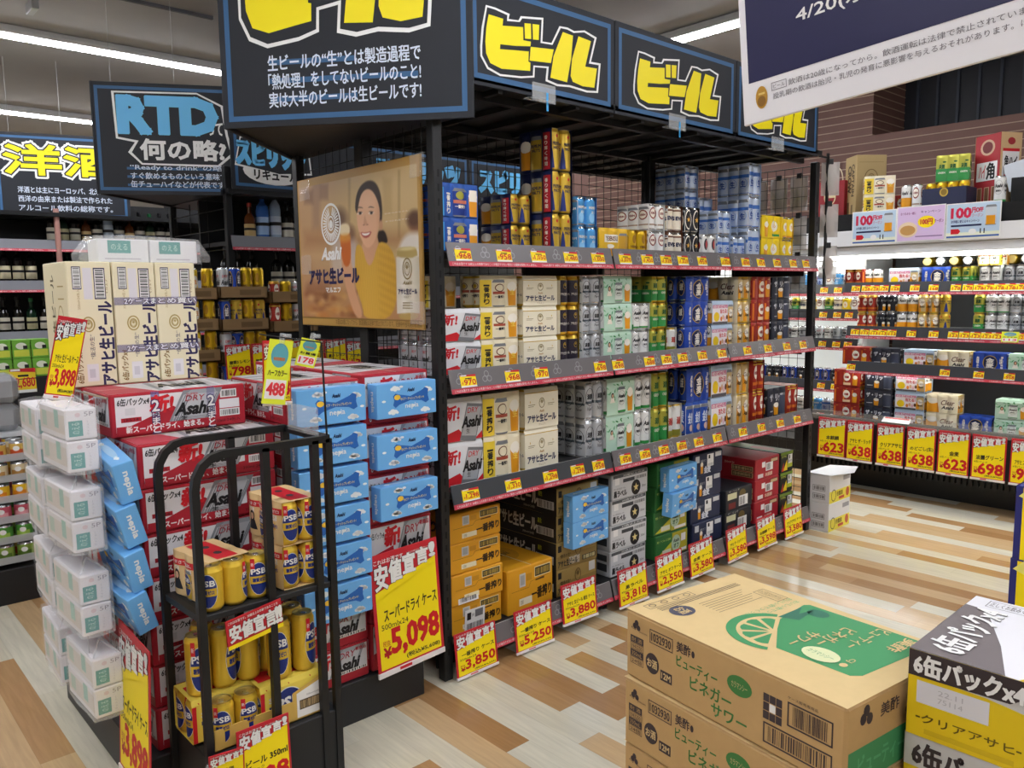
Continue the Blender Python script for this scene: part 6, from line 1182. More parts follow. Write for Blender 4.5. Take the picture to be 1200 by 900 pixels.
for i in range(4): single('yeb', '350', 'gold can in the navy tray, %s from the left' % ORD[i], (-2.135+i*.067, 5.70, TZ_+.131-.085), 0, 'gold cans in the navy tray')
pack_proto('green', '500').put('tall green and gold pack resting on the navy tray', (-2.025, 5.76, TZ_+.17), R(-75), 'packs on top of the cooler')
def rb_front(cv, L, H):
    cv.ell(L*.5, H*.82, L*.28, H*.11, M('c9a98a', .5), 1); cv.ell(L*.5, H*.82, L*.2, H*.08, M('6b2226', .5), 2); cv.rect(L*.1, H*.36, L*.9, H*.62, WHITE, 1); cv.text('角', L*.5, H*.38, L*.8, H*.6, INK, 2, .04); cv.text('ハイ', L*.2, H*.4, L*.45, H*.58, RED, 2, .04)
    for k in range(3): cv.rect(L*(.15+.28*k), H*.06, L*(.35+.28*k), H*.27, M('c9a98a', .5), 1); cv.rect(L*(.18+.28*k), H*.07, L*(.32+.28*k), H*.26, M('7a5a3a', .5), 2)
def rb_end(cv, W, H): cv.rect(0, 0, W, H, M('d4b487', .5), 1); cv.rect(W*.1, H*.3, W*.9, H*.78, WHITE, 2); cv.rect(W*.1, H*.74, W*.9, H*.78, RED, 3); cv.text('角ハイ', W*.2, H*.52, W*.8, H*.68, INK, 3, .05); cv.rect(W*.2, H*.34, W*.8, H*.42, RED, 3); cv.ell(W*.5, H*.88, W*.18, H*.05, M('a02c34', .5), 3)
Proto('drink_carton', 'carton', carton_mesh(.20, .16, .45, M('a82a32', .5), rb_front, rb_end, None)).put('tall red carton with a buff side on the cooler', (-1.80, 5.86, TZ_), R(-118))
single('style', '500', 'white can with black script before the tall red carton', (-1.715, 5.66, TZ_), -PI/2, None)
t = thing('leaflet_holder', 'black holder with fanned leaflets at the right end of the cooler top', 'leaflet holder', (-1.58, 5.80, TZ_)); m = MB(); m.box(-.1, .12, -.06, .06, 0, .16, BLACK, .003); m.build('holder', t)
for k in range(4): m = MB(); m.box(-.09, .11, -.05+.025*k, -.048+.025*k, .1, .27-.01*k, M(('cfd6de', 'e6e3da', 'b9c3d0', 'dcd2c4')[k], .4)); o = m.build('leaflet', t); o.rotation_euler.y = R(-14)
# ================================================================ second, brighter cooler further left
C2 = thing('drinks_cooler', 'white lit cooler seen beyond the far end of the gondola', 'cooler', (0, 0, 0)); XA, XB = -4.6, -2.70
WL = M('f4f6f6', .4)
cb('base', XA, XB, 5.98, 6.5, 0, .24, parent=C2, mat=CB); cb('back_wall', XA, XB, 6.46, 6.5, .24, 1.7, parent=C2, mat=WL); cb('light_tube', XA, XB, 6.05, 6.09, 1.61, 1.64, parent=C2, mat=LED); cb('side_wall', XB, XB+.02, 6.0, 6.46, .24, 1.66, parent=C2, mat=WL)
for i, (z, kd, sz) in enumerate(((1.47, ('blu', 'dry', 'lb', 'klag'), '350'), (1.283, ('klag', 'yel', 'evis', 'green'), '350'), (1.06, ('dry', 'kirin', 'plain', 'style'), '350'), (.735, ('kin', 'rich', 'rich', 'kin'), '350'), (.50, ('lb', 'yel', 'style', 'blu'), '350'))):
    m = MB(); m.box(XA, XB, 5.98, 6.46, z-.055, z-.035, WL); o = m.build('shelf', C2)
    m = MB(); rail_canvas(m, XB-XA, .086, M('3b3d42', .4)); m.build('price_rail', o, (XA, 5.95, z-.086)); m = MB(); m.box(XA, XB, 6.0, 6.02, z-.068, z-.056, LED); m.build('light_strip', o)
    for k in range(13):
        single(kd[k % 4], sz, '%s, %s from right, shelf %s, white lit cooler' % (NAMEC[kd[k % 4]], ORD[k], ('one', 'two', 'three', 'four', 'five')[i]), (XB-.06-k*.069, 6.03, z-.034), -PI/2, 'cans in the white lit cooler')
    for k, dx in enumerate((.07, .16, .27)): price_tag('yellow tag on rail %s of the white lit cooler, %s from the right' % (('one', 'two', 'three', 'four', 'five')[i], ORD[k]), ('178', '168', '125')[k], (XB-.03-dx, 5.93, z-.066), 0, -R(14.5), .06, .046, None, 'price tags on the white lit cooler')
# ---- snack bags clipped to the gondola's far end
BAG = M('d6d2ce', .18, alpha=.55); SNK = M('8a5f48', .7)
def bag(label, loc, rz, w=.10, h=.2, fill=None, grp='clear bags on clips'):
    t = thing('snack_bag', label, 'snack bag', loc, rz, grp); m = MB(); V = []; rg = random.Random(int(loc[2]*1000))
    for j in range(7):
        z = -h*j/6; th = .022*math.sin(PI*min(1, max(0, (j)/6)))
        for i in range(5): V.append((-w/2+w*i/4, -th*math.sin(PI*i/4)+rg.uniform(-.003, .003), z))
        for i in range(5): V.append((w/2-w*i/4, th*math.sin(PI*i/4)+rg.uniform(-.003, .003), z))
    m.mesh(V, [(j*10+i, j*10+(i+1) % 10, (j+1)*10+(i+1) % 10, (j+1)*10+i) for j in range(6) for i in range(10)], BAG, True); m.build('film', t)
    if fill:
        m = MB(); m.sphere((0, 0, -h*.6), .03, fill, 8, (w/.09, .45, h*.3/.03)); m.build('filling', t)
    m = MB(); m.box(-.015, .015, -.006, .006, -.012, .02, BLACK, .002); m.build('clip', t)
for k, z_ in enumerate((2.17, 1.93, 1.69)): bag('clear snack bag on the clip strip at the gondola end, %s from above' % ORD[k], (-2.285, 4.60, z_), R(35), .10, .19, (M('b9b6b4', .6), M('a89c94', .6), SNK)[k])
m = MB(); m.box(-2.30, -2.29, 4.575, 4.595, 1.45, 2.22, BLACK); m.box(-2.30, -2.29, 4.486, 4.58, 2.19, 2.20, BLACK); tag(m.build('clip_strip'), 'black hanging strip of clipped snack bags at the gondola end', 'clip strip')
for i in range(3):
    for k in range(3): bag('grey snack bag behind the far mesh, row %s, column %s' % (ORD[k], ORD[i]), (-2.44-.13*i, 4.53, 2.10-.23*k), 0, .11, .2, M('77757a', .6), 'bags behind the far mesh')
# ================================================================ big picture poster on the gondola end
PX0, PZ0, PW, PH_ = -3.255, 1.318, .895, .612
def pz(zx, zy):
    p = Y(350+zx/4.2875, 180+zy/4.2875, 1.715); return ((p.x-PX0), (p.z-PZ0))
NXP, NYP = 300, 206
gx, gz = np.meshgrid((np.arange(NXP)+.5)/NXP*PW, (np.arange(NYP)+.5)/NYP*PH_)
img = np.zeros((NYP, NXP, 3))
def rgb(h): h = h.lstrip('#'); return np.array([int(h[i:i+2], 16)/255 for i in (0, 2, 4)])
def lay(mask, col): 
    global img
    m = np.clip(mask, 0, 1)[..., None]; img = img*(1-m)+(rgb(col) if isinstance(col, str) else col)*m
def inpoly(pts, soft=.003):
    P = np.array(pts); n = len(P); ins = np.zeros(gx.shape, bool); d = np.full(gx.shape, 9.)
    for i in range(n):
        (x1, y1), (x2, y2) = P[i], P[(i+1) % n]
        c = ((y1 > gz) != (y2 > gz)) & (gx < (x2-x1)*(gz-y1)/(y2-y1+1e-12)+x1); ins ^= c
        t = np.clip(((gx-x1)*(x2-x1)+(gz-y1)*(y2-y1))/((x2-x1)**2+(y2-y1)**2+1e-12), 0, 1); d = np.minimum(d, np.hypot(gx-x1-t*(x2-x1), gz-y1-t*(y2-y1)))
    return np.clip(.5+np.where(ins, d, -d)/(2*soft), 0, 1)
def smooth(pts, n=3):
    for _ in range(n):
        q = []
        for i in range(len(pts)):
            a = pts[i]; b = pts[(i+1) % len(pts)]; q += [(a[0]*.75+b[0]*.25, a[1]*.75+b[1]*.25), (a[0]*.25+b[0]*.75, a[1]*.25+b[1]*.75)]
        pts = q
    return pts
def zp(pts, soft=.003, sm=2): return inpoly(smooth([pz(*p) for p in pts], sm), soft)
def zell(c, rx, ry, soft=.004):
    a = pz(c[0]-rx, c[1]); b = pz(c[0]+rx, c[1]); t = pz(c[0], c[1]-ry); d = pz(c[0], c[1]+ry); cx, cy = (a[0]+b[0])/2, (t[1]+d[1])/2; ex, ey = abs(b[0]-a[0])/2, abs(t[1]-d[1])/2
    r = np.hypot((gx-cx)/ex, (gz-cy)/ey); return np.clip(.5+(1-r)*min(ex, ey)/(2*soft), 0, 1)
fx, fz = gx/PW, gz/PH_
img[:] = rgb('c9ae7d'); lay((1-fx)*.6, 'b98a66'); lay(np.clip(1-fz*2.2, 0, 1)*.6, 'a3623c'); lay(np.exp(-((fx-.62)/.28)**2-((fz-.85)/.3)**2)*.8, 'd6bd84')
for (x0, x1, y0, y1, c, s) in ((70, 110, 130, 380, '9a7a63', .02), (250, 262, 120, 420, 'a48a63', .008), (425, 470, 120, 300, 'b99b66', .012), (500, 512, 80, 420, '9f8353', .006), (105, 150, 150, 230, '8e6d58', .01), (30, 75, 180, 250, '7d5c4c', .012), (30, 620, 395, 470, '9d6d45', .03)):
    lay(zp([(x0, y0), (x1, y0), (x1, y1), (x0, y1)], s, 0)*.6, c)
# table of food, blurred people
for i in range(46):
    rg = random.Random(i); lay(zell((rg.uniform(45, 290), rg.uniform(690, 815)), rg.uniform(8, 24), rg.uniform(7, 16), .012)*.7, rg.choice(('d9a85e', '8a4a2a', 'c07a3c', 'e3c48a', '6d3a20', 'b8874e')))
lay(zp([(35, 640), (150, 640), (170, 700), (40, 715)], .02)*.5, '7d4a33')
lay(zell((205, 330), 38, 55, .02)*.8, '5b4136'); lay(zp([(170, 390), (240, 385), (265, 600), (160, 620)], .02)*.6, 'c9c0bc'); lay(zell((262, 400), 22, 40, .015)*.7, '6b4a3c'); lay(zp([(245, 430), (300, 430), (300, 600), (240, 560)], .018)*.6, 'b9b3c0')
lay(zell((590, 345), 36, 52, .012)*.9, '8a5c40'); lay(zell((582, 325), 36, 42, .012)*.9, '54382a'); lay(zp([(500, 470), (540, 400), (600, 390), (632, 420), (632, 700), (520, 690), (500, 560)], .012)*.95, 'ddd8ce')
# raised hand and beer glass
lay(zp([(215, 470), (262, 470), (268, 560), (285, 690), (330, 820), (290, 830), (245, 700), (215, 560)], .005), 'd3a07a'); lay(zp([(205, 360), (258, 352), (268, 560), (222, 570)], .004), 'c4672c'); lay(zp([(203, 352), (257, 346), (260, 410), (207, 415)], .005), 'ecdcb6'); lay(zp([(207, 405), (260, 400), (262, 440), (209, 445)], .01)*.8, 'd99a3e')
# hair at the back, neck, sweater
lay(zp([(398, 385), (432, 380), (450, 430), (445, 450), (400, 450)], .004), '2c1d18')
lay(zp([(318, 430), (395, 400), (405, 470), (390, 560), (345, 575), (320, 520)], .004), 'd2a07c')
sw = zp([(285, 480), (300, 450), (322, 470), (345, 560), (372, 560), (402, 440), (440, 445), (475, 490), (492, 560), (492, 830), (330, 830), (325, 770), (300, 700), (284, 640)], .004)
lay(sw, 'd6a83f'); rib = .5+.5*np.sin(gx*520+gz*30); lay(sw*rib*.35*np.clip((.36-gz)/.05, 0, 1), 'a87a22'); lay(sw*(.5+.5*np.sin(gz*210+gx*60))*.3*np.clip((gx-.60)/.03, 0, 1), 'b08128'); lay(sw*np.exp(-((fx-.62)/.1)**2)*.25, 'ecc668')
# head
face = zp([(300, 215), (325, 168), (365, 160), (398, 205), (412, 285), (405, 370), (385, 440), (352, 478), (325, 452), (300, 385), (291, 300)], .004, 2)
lay(zp([(284, 300), (288, 215), (310, 160), (350, 130), (388, 140), (412, 190), (422, 270), (420, 340), (408, 370), (380, 260), (320, 260)], .004, 2), '34241d'); lay(zell((414, 358), 10, 26), 'c99672')
lay(face, 'e3b48f'); lay(face*np.clip((gx-pz(385, 300)[0])/.05, 0, 1)*.5, 'bd8560'); lay(zell((330, 370), 26, 26, .02)*face*.5, 'e8b39a'); lay(zell((345, 240), 40, 40, .03)*face*.5, 'efc9a8')
lay(zp([(288, 290), (294, 215), (318, 165), (355, 138), (400, 175), (418, 260), (416, 320), (402, 240), (375, 185), (345, 172), (318, 195), (304, 240), (296, 300)], .003, 2), '34241d')
for cx, cy in ((310, 298), (366, 296)):
    lay(zell((cx, cy), 13, 6, .002), 'f3e7da'); lay(zell((cx+1, cy), 6.5, 6.5, .002), '2c1c16'); lay(zp([(cx-16, cy-5), (cx, cy-10), (cx+16, cy-4), (cx, cy-6)], .0015, 1), '2c1c16')
    lay(zp([(cx-19, cy-27), (cx, cy-34), (cx+19, cy-25), (cx, cy-28)], .002, 1), '4a3228')
lay(zp([(334, 300), (326, 352), (336, 360), (350, 354), (340, 330)], .004)*.4, 'b37a58'); lay(zell((329, 356), 4, 3, .002)*.7, '8a5440'); lay(zell((347, 355), 4, 3, .002)*.7, '8a5440')
lay(zp([(312, 392), (338, 396), (370, 386), (358, 415), (336, 424), (318, 410)], .003, 1), 'b04a46'); lay(zp([(317, 396), (338, 400), (364, 392), (352, 407), (336, 412), (322, 406)], .002, 1), 'f7f1ea'); lay(zp([(308, 388), (304, 400), (312, 402)], .004)*.4, 'a8704f')
# silver-topped can
lay(zp([(492, 520), (606, 516), (610, 800), (496, 802)], .003, 0), 'dcd5c2'); lay(zp([(496, 475), (520, 468), (580, 466), (596, 478), (600, 520), (494, 524)], .003, 1), 'b09a5c'); lay(zell((547, 476), 44, 9, .003), 'd5c68e'); lay(zp([(500, 800), (606, 798), (596, 832), (512, 834)], .003, 1), 'b79b5a')
sh = zp([(492, 520), (606, 516), (610, 800), (496, 802)], .003, 0); lay(sh*np.clip((gx-pz(575, 600)[0])/.05, 0, 1)*.5, '9a917b'); lay(sh*np.exp(-((gx-pz(525, 600)[0])/.02)**2)*.5, 'f3efe4')
# gold border
bd = (fx < .012) | (fz < .052) | (fz > .955) | (fx > .985); lay(bd*1., 'b9924e'); lay(((fz < .052) & (fz > .046))*1., '8a6a34')
img = np.clip(img, 0, 1)
_xs = np.arange(NXP+1)/NXP*PW; _zs = np.arange(NYP+1)/NYP*PH_
me = bpy.data.meshes.new('picture')
me.from_pydata([(x, 0, z) for z in _zs for x in _xs], [], [(j*(NXP+1)+i, j*(NXP+1)+i+1, (j+1)*(NXP+1)+i+1, (j+1)*(NXP+1)+i) for j in range(NYP) for i in range(NXP)])
pad = np.pad(img, ((0, 1), (0, 1), (0, 0)), 'edge'); lc = np.where(pad <= .04045, pad/12.92, ((pad+.055)/1.055)**2.4)
ca_ = me.color_attributes.new('print', 'FLOAT_COLOR', 'POINT'); ca_.data.foreach_set('color', np.concatenate([lc.reshape(-1, 3), np.ones((lc.shape[0]*lc.shape[1], 1))], 1).ravel())
mp_ = bpy.data.materials.new('printed_picture'); mp_.use_nodes = True; nt = mp_.node_tree; at = nt.nodes.new('ShaderNodeVertexColor'); at.layer_name = 'print'; nt.links.new(at.outputs['Color'], nt.nodes['Principled BSDF'].inputs['Base Color']); nt.nodes['Principled BSDF'].inputs['Roughness'].default_value = .3
me.materials.append(mp_)
PT = thing('poster', 'large framed poster of a smiling woman in yellow holding up a beer glass', 'poster', (PX0, 1.715, PZ0), 0)
o = bpy.data.objects.new('picture', me); C.objects.link(o); o.parent = PT; o.location = (0, -.0006, 0)
m = MB(); m.box(-.004, PW+.004, 0, .01, -.004, PH_+.004, M('b9924e', .35, .4), .001); m.build('backing_board', PT)
m = MB(); cv = Cv(m, (0, -.0012, 0), (1, 0, 0), (0, 0, 1)); q = pz(163, 355); e0 = pz(110, 258); e1 = pz(216, 456)
ew, eh = e1[0]-e0[0], e0[1]-e1[1]; cv.ring(q[0], q[1], ew/2, eh/2, .010, WHITE, 1, 36)
for k in range(30):
    a = R(108+k*324/29-18); a = PI/2+R(18+k*324/29); cv.line([(q[0]+ew*.2*math.cos(a), q[1]+eh*.22*math.sin(a)), (q[0]+ew*.40*math.cos(a), q[1]+eh*.41*math.sin(a))], .006, WHITE, 1)
cv.ell(q[0], q[1]-.0, ew*.09, eh*.10, WHITE, 1, 14); cv.ring(q[0], q[1]+eh*.02, ew*.16, eh*.18, .006, WHITE, 1, 18)
def ptx(s, a, b, mat, **k): p, q2 = pz(*a), pz(*b); cv.text(s, p[0], p[1], q2[0], q2[1], mat, 2, **k)
ptx('Asahi', (118, 536), (216, 468), WHITE, bold=.05, shear=.3); ptx('アサヒ生ビール', (58, 655), (303, 570), M('241d4f', .5), bold=.06); ptx('マルエフ', (140, 698), (212, 672), WHITE, bold=.05)
ptx('日本のみなさん、', (435, 306), (560, 282), M('f1ead9', .5)); ptx('おつかれ生です。', (438, 346), (556, 322), M('f1ead9', .5))
GO = M('8f7a45', .5); p = pz(547, 578); cv.ring(p[0], p[1], .030, .040, .005, GO, 2, 20); crest(cv, p[0], p[1], .036, .05, GO, 2); ptx('Asahi', (525, 658), (572, 638), GO, bold=.03, shear=.3); ptx('アサヒ生ビール', (503, 706), (597, 678), M('241d4f', .5), bold=.05); ptx('マルエフ', (530, 726), (568, 716), GO)
for k in range(3): a = pz(525, 752+k*13); b = pz(575, 752+k*13); cv.rect(a[0], a[1], b[0], a[1]+.003, GO, 2)
ptx('お酒は20歳になってから。飲酒運転は法律で禁止されています。妊娠中や授乳期の飲酒は', (190, 858), (620, 845), M('6b5228', .5))
m.build('lettering', PT)
for zx, zy in ((30, 190), (595, 60), (600, 800), (40, 560)):
    p = pz(zx, zy); m = MB(); rg = random.Random(zx); V = []
    for i in range(4):
        for j in range(4): V.append((p[0]-.04+.03*i, -.003-rg.uniform(0, .004), p[1]-.04+.027*j+rg.uniform(-.004, .004)))
    m.mesh(V, [(i*4+j, (i+1)*4+j, (i+1)*4+j+1, i*4+j+1) for i in range(3) for j in range(3)], M('f6f6f4', .08, alpha=.18)); m.build('clear_tape', PT)
# ================================================================ white hanging board near the viewer
HY = 1.15
a = Y(872, 148, HY); t = thing('hanging_sign', 'white bordered navy board hanging close by at the upper right', 'sign', (a.x, HY, a.z), 0, None, 0, -R(4.6))
W_, H_ = .62, .46; m = MB(); m.box(0, W_, 0, .006, 0, H_, M('e9e8ec', .4), .001); cv = Cv(m, (0, 0, 0), (1, 0, 0), (0, 0, 1)); k_ = HY/1.0
cv.rect(.012, .062, W_-.012, H_-.012, M('20204a', .35), 1); cv.text('4/20(水)ASAHI', .095, .124, .31, .150, WHITE, 2, .02)
cv.text('飲酒は20歳になってから。飲酒運転は法律で禁止されています。妊娠中や', .078, .042, .46, .051, M('6d6b72', .5), 2); cv.text('授乳期の飲酒は胎児・乳児の発育に悪影響を与えるおそれがあります。ほどよく、楽しく、いいお酒。', .052, .028, .52, .037, M('6d6b72', .5), 2)
cv.frame(.050, .041, .075, .053, .001, M('8d8b92', .5), 2); cv.text('ビール', .053, .044, .072, .050, M('6d6b72', .5), 2); cv.ell(.033, .036, .010, .017, M('b8892a', .4), 2); cv.ell(.033, .030, .007, .008, M('8a611a', .4), 3); cv.rect(.028, .04, .039, .043, M('e2c46a', .4), 3); m.build('board', t)
for x in (.06, W_-.06): m = MB(); m.tube((x, .003, H_), (x, .003, 3.2-a.z), .001, THR, 4); m.build('hanging_thread', t)
# ================================================================ aisles further left
def simple_gondola(label, x, y0, n, bay, rails, depth=.9, side=True):
    g = thing('display_gondola', label, 'store shelf'); y1 = y0+n*bay
    for yy in (y0, y1):
        for xx in (x, x-depth): m = MB(); m.box(xx-.02, xx+.02, yy-.02, yy+.02, 0, 2.2, BLACK, .002); m.build('post', g)
    m = MB(); m.box(x-depth/2-.01, x-depth/2+.01, y0, y1, 0, 2.2, BLACK); m.build('back_panel', g)
    for z in rails:
        m = MB(); m.box(x-depth/2, x-.03, y0+.01, y1-.01, z-.055, z-.03, DECK); o = m.build('shelf', g)
        m = MB(); rail_canvas(m, y1-y0, .085, M('7d7f86', .35)); rr = m.build('price_rail', o, (x+.02, y0, z-.085)); rr.rotation_euler.z = PI/2
    m = MB(); m.box(x-depth-.1, x+.06, y0-.02, y1+.02, 2.04, 2.07, BLACK); m.build('canopy', g)
    m = MB()
    for k in range(14): m.tube((x-depth+.02, y0, .4+k*.12), (x-.02, y0, .4+k*.12), .003, BLKM, 5)
    for k in range(4): m.tube((x-depth+.02+k*(depth-.04)/3, y0, .3), (x-depth+.02+k*(depth-.04)/3, y0, 2.03), .003, BLKM, 5)
    m.build('mesh_panel', g); return g
g2 = simple_gondola('black gondola of spirits under the pale blue lettered board', -4.72, 2.03, 3, .9, (1.80, 1.49, 1.15, .45))
for i in range(3):
    m = MB(); cv = board_panel(m, .894, .36); 
    if i == 0:
        cv.ell(.27, .12, .2, .08, WLT, 1, 20); cv.poly([(.02, .14), (.06, .31), (.5, .33), (.52, .12), (.3, .1)], WLT, 2); cv.poly([(.03, .15), (.065, .3), (.49, .32), (.51, .13), (.3, .11)], BOARD, 3); cv.text('スピリッツ', .04, .15, .48, .29, LBL, 5, .12); cv.text('リキュール', .14, .07, .42, .125, INK, 3, .05)
    else: cv.text('スピリッツ', .1, .12, .8, .28, LBL, 5, .1)
    m.build('header_board', g2, (-4.655, 2.035+i*.9, 2.065), PI/2)
# bottles
def bottle_proto(col, lab, cap, h=.30, r=.038, glass=False):
    gm = M(col, .08, trans=.6 if glass else 0., alpha=1.); p = Proto('bottle', 'bottle')
    m = MB(); m.lathe([(0, .002), (r*.9, 0), (r, .008), (r, h*.58), (r*.85, h*.66), (r*.38, h*.74), (r*.34, h*.93), (0, h*.93)], gm, n=16); p.part('glass', m.data('glass'))
    m = MB(); m.lathe([(r*.40, h*.90), (r*.42, h*.91), (r*.42, h), (0, h)], M(cap, .3, .3), n=14); p.part('cap', m.data('cap'))
    m = MB(); m.lathe([(r+.0006, h*.14), (r+.0006, h*.46)], M(lab, .5), n=16); m.lathe([(r+.001, h*.30), (r+.001, h*.36)], INK, n=16); p.part('paper_label', m.data('paper_label')); return p
BT = {'blue': bottle_proto('3f6fc0', '9fc0ea', '2c4f9a', .34, .04), 'clear': bottle_proto('9fb4cc', 'c8d4e2', 'b9c4d4', .36, .036), 'dark': bottle_proto('14130f', 'd9d3c2', '17171a', .28, .037), 'amber': bottle_proto('5a2f12', 'd6b77c', 'b0342a', .24, .034), 'wine': bottle_proto('1a1416', 'd9cfae', '8a2430', .30, .037), 'green': bottle_proto('14301f', 'c9c49a', '1f6a3c', .27, .036)}
TR = M('8a6f4a', .7)
def brow(seq, x, y0, z, step, where, group):
    for i, kd in enumerate(seq):
        if kd: BT[kd].put({'blue': 'tall blue bottle', 'clear': 'tall pale clear bottle', 'dark': 'dark bottle with a cream label', 'amber': 'small amber bottle with a red cap', 'wine': 'wine bottle with a red cap', 'green': 'dark green bottle'}[kd]+', %s from the left, %s' % (ORD[i], where), (x, y0+step*i, z), 0, group)
brow(['amber', 'blue', 'clear', 'dark', 'dark', 'amber', 'amber', 'dark'], -4.85, 2.22, 1.772, .085, 'on the spirits top shelf', 'bottles on the spirits top shelf')
brow(['dark', 'dark', 'dark', None, 'dark', 'dark', 'dark', 'amber', 'amber', 'dark'], -4.86, 2.06, 1.462, .083, 'on the spirits second shelf', 'bottles on the spirits second shelf')
# trays of cans stacked before the spirits shelves
def tray(label, x, y, z, kinds_, size, n=4, w=.28):
    t = thing('carton_tray', label, 'carton tray', (x, y, z), 0, 'kraft trays in the spirits aisle')
    m = MB(); m.box(-.13, .13, 0, w, 0, .006, TR); m.box(.124, .13, 0, w, 0, .068, TR); m.box(-.13, -.124, 0, w, 0, .068, TR); m.box(-.13, .13, 0, .005, 0, .068, TR); m.box(-.13, .13, w-.005, w, 0, .068, TR); Cv(m, (.13, 0, 0), (0, 1, 0), (0, 0, 1)).rect(w*.4, .02, w*.85, .05, M('6d5636', .7), 1); m.build('tray', t)
    for i in range(n): single(kinds_[i % len(kinds_)], size, '%s, %s from left, %s' % (NAMEC[kinds_[i % len(kinds_)]], ORD[i], label), (x+.085, y+.036+i*(w-.072)/(n-1), z+.008), R(20*i), 'cans in kraft trays')
for k in range(4): tray('%s kraft tray of the middle stack' % ('lowest', 'second', 'third', 'topmost')[k], -4.545, 1.83, .88+k*.182, ('dry', 'kin', 'yeb', 'yeb') if k % 2 else ('kin', 'prem', 'yeb', 'prem'), '500')
for k in range(4): tray('%s kraft tray of the right stack' % ('lowest', 'second', 'third', 'topmost')[k], -4.545, 2.135, .88+k*.172, ('red', 'yeb', 'dry', 'blu'), '350' if k % 2 else '500', 4, .29)
for k in range(5): tray('%s kraft tray of the left stack' % ('lowest', 'second', 'third', 'fourth', 'topmost')[k], -4.545, 1.565, .74+k*.17, ('yel', 'yel', 'yeb'), '500', 3, .25)
m = MB(); m.box(-4.685, -4.40, 1.55, 2.50, 0, .735, BLK2, .003); tag(m.build('display_plinth'), 'black plinth under the kraft trays of cans', 'plinth')
m = MB(); m.box(-4.685, -4.40, 1.82, 2.50, .737, .878, BLK2, .003); tag(m.build('display_plinth'), 'upper black riser under the middle and right tray stacks', 'plinth')
for i, (y_, ti, pr) in enumerate(((1.83, '糖質0 レモン', '798'), (1.985, '糖質0 レモン', '798'), (2.14, 'ハイボール', '798'), (2.295, 'ハイボール', '130'), (2.45, '濃い レモン', '130'))): price_sign('yellow card before the kraft trays, %s from the left, reading %s' % (ORD[i], pr), .15, .20, ti, pr, (-4.385, y_, .97), PI/2, -R(3), '350ml', '877', 'price cards before the kraft trays')
price_sign('red and yellow card low between the swing tags', .15, .18, 'ハイボール', '130', (-4.385, 2.60, .97), PI/2, -R(3), '350ml', '143')
# ---- wine aisle at the far left
g3 = simple_gondola('black gondola of wine and liquor bottles at the far left', -6.82, 1.05, 2, .92, (1.87, 1.57, 1.20, .86))
m = MB(); m.tube((-6.79, 1.60, .2), (-6.79, 1.60, 2.1), .02, M('b98a80', .4, .3), 8); m.build('post', g3)
brow(['wine', 'wine', 'wine', 'wine', 'wine', None, 'dark', 'green', 'dark', 'amber', 'dark', 'dark'], -6.95, 1.10, 1.542, .085, 'on the wine middle shelf', 'bottles on the wine middle shelf')
brow(['dark', 'green', 'dark', 'amber', 'dark', 'clear', 'dark', 'amber', 'dark', 'green', 'dark', 'dark'], -6.95, 1.60, 1.842, .08, 'on the wine top shelf', 'bottles on the wine top shelf')
brow(['green', 'dark', 'dark', 'green', 'dark', 'dark', 'green', 'dark'], -6.95, 1.15, 1.172, .09, 'on the wine lower shelf', 'bottles on the wine lower shelf')
brow(['dark', 'green', 'dark', 'dark', 'green', 'dark', 'dark', 'amber'], -6.95, 1.15, .832, .09, 'on the wine lowest shelf', 'bottles on the wine lowest shelf')
# lime boxes with a leaning price card
def lime(cv, L, H): cv.rect(L*.08, H*.1, L*.92, H*.45, M('cfd84a', .5), 1); cv.ell(L*.5, H*.66, L*.3, H*.18, M('e8ecd8', .5), 1); cv.rect(L*.6, H*.5, L*.84, H*.68, INK, 2)
LB_ = Proto('drink_carton', 'carton', carton_mesh(.085, .10, .10, M('6fae3a', .5), lime, lime, None, .002))
m = MB(); m.box(-5.10, -4.94, .62, 1.14, 0, 1.02, BLK2, .004); tag(m.build('display_plinth'), 'black stand carrying small lime boxes at the left edge', 'plinth')
for i in range(5):
    for k in range(2): LB_.put('small lime green box, %s row, %s from the left' % (('lower', 'upper')[k], ORD[i]), (-5.0, .68+i*.09, 1.0215+k*.102), 0, 'small lime boxes')
price_tag('yellow and white card reading 2,680 below the lime boxes', '2,680', (-4.935, .885, .94), PI/2, -R(4), .12, .13, M('f3d42a', .5), None)
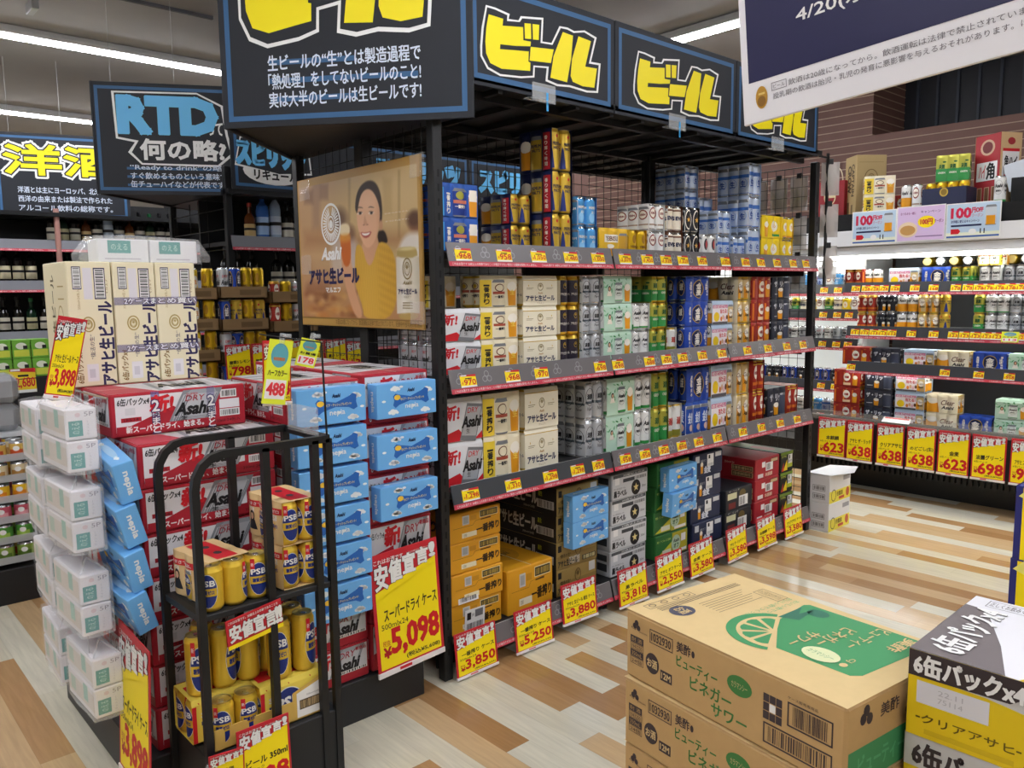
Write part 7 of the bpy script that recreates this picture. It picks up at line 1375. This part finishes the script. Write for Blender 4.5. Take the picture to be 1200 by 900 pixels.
# ---- wire can dispenser at the lower left
t = thing('can_dispenser', 'clear tiered can rack on a black base at the lower left', 'display rack', (-4.33, .835, 0), 0)
m = MB(); m.box(-.62, .0, -.55, -.0, .0, .17, BLK2, .004); m.build('base', t)
WR = M('cfd3d6', .2, alpha=.5)
for k in range(6):
    m = MB(); z_ = .20+k*.098; m.box(-.62, .0, -.55, -.0, z_-.004, z_, WR); m.build('tier', t); m = MB(); m.box(-.002, .0, -.55, 0, z_, z_+.03, WR); m.box(-.62, 0, -.002, 0, z_, z_+.03, WR); m.build('front_lip', t)
for y_ in (-.545, -.005):
    for x_ in (-.61, -.008): m = MB(); m.box(x_-.004, x_+.004, y_-.004, y_+.004, .17, .80, WR); m.build('upright', t)
def small_can(col, top):
    m = MB(); m.lathe([(0, 0), (.034, 0), (.036, .006), (.036, .072), (.033, .08), (0, .078)], [ALU, ALU, M(col, .45), ALU, ALU], n=16)
    cv = Cv(m, fn=lambda x, y, h: Vector(((.0364+h)*math.cos(x/.0364), (.0364+h)*math.sin(x/.0364), y)), cut=.008); cv.rect(-.03, .012, .03, .045, M(top, .5), 1); cv.ell(0, .05, .014, .012, WHITE, 2); cv.rect(.07, .012, .12, .045, M(top, .5), 1); return Proto('food_can', 'can', m.data('food_can'))
SC_ = [small_can(*c) for c in (('d9b45a', 'c9542a'), ('e6d8b0', 'b98a4a'), ('f0c42a', 'e08a1a'), ('c9556a', 'e6a0a8'), ('4f9a3a', 'a8cf5a'), ('8fae4a', '5a7a2a'))]
CN_ = ['orange printed tin', 'cream printed tin', 'yellow printed tin', 'pink printed tin', 'green printed tin', 'olive printed tin']
for k in range(6):
    for i in range(6):
        for j in range(2): SC_[(5-k+i*(i > 0)) % 6].put('%s, %s row down, %s from the corner%s' % (CN_[(5-k+i*(i > 0)) % 6], ORD[5-k], ORD[i], ', aisle side' if j == 0 else ', left side'), (-4.33-.045-(.082*i if j == 0 else 0), .835-.045-(0 if j == 0 else .082*(i+1)), .2012+k*.098), R(-20), 'tins in the can rack') if not (j == 1 and i == 5) else None
price_sign('gold price card leaning on the can rack base', .10, .22, 'おつまみ', '108', (-4.42, .27, .10), R(60), -R(4), '1缶', '116')
# grey wrapped paper rolls behind the tissue packs
PR = M('8f9095', .35)
for i in range(3):
    for k in range(2):
        t = thing('paper_roll_pack', 'grey film wrapped paper roll pack at the left edge, %s layer, %s' % (('lower', 'upper')[k], ('left', 'middle', 'right')[i]), 'paper pack', (-4.62+.02*k, .42+.17*i, .80+.14*k), 0, 'grey wrapped paper packs'); m = MB(); m.box(-.1, .1, -.08, .08, 0, .135, PR, .03); m.build('rolls', t); m = MB(); m.box(-.104, .104, -.084, .084, -.0, .139, M('e9edf0', .1, alpha=.25), .028); m.build('film', t)
m = MB(); m.box(-4.75, -4.50, .33, .86, .775, .7985, M('cfd3d6', .3)); tag(m.build('shelf_board'), 'pale board under the grey wrapped paper packs', 'shelf')
# blue end board above the beer headers
bpy.data.objects.remove(_to)
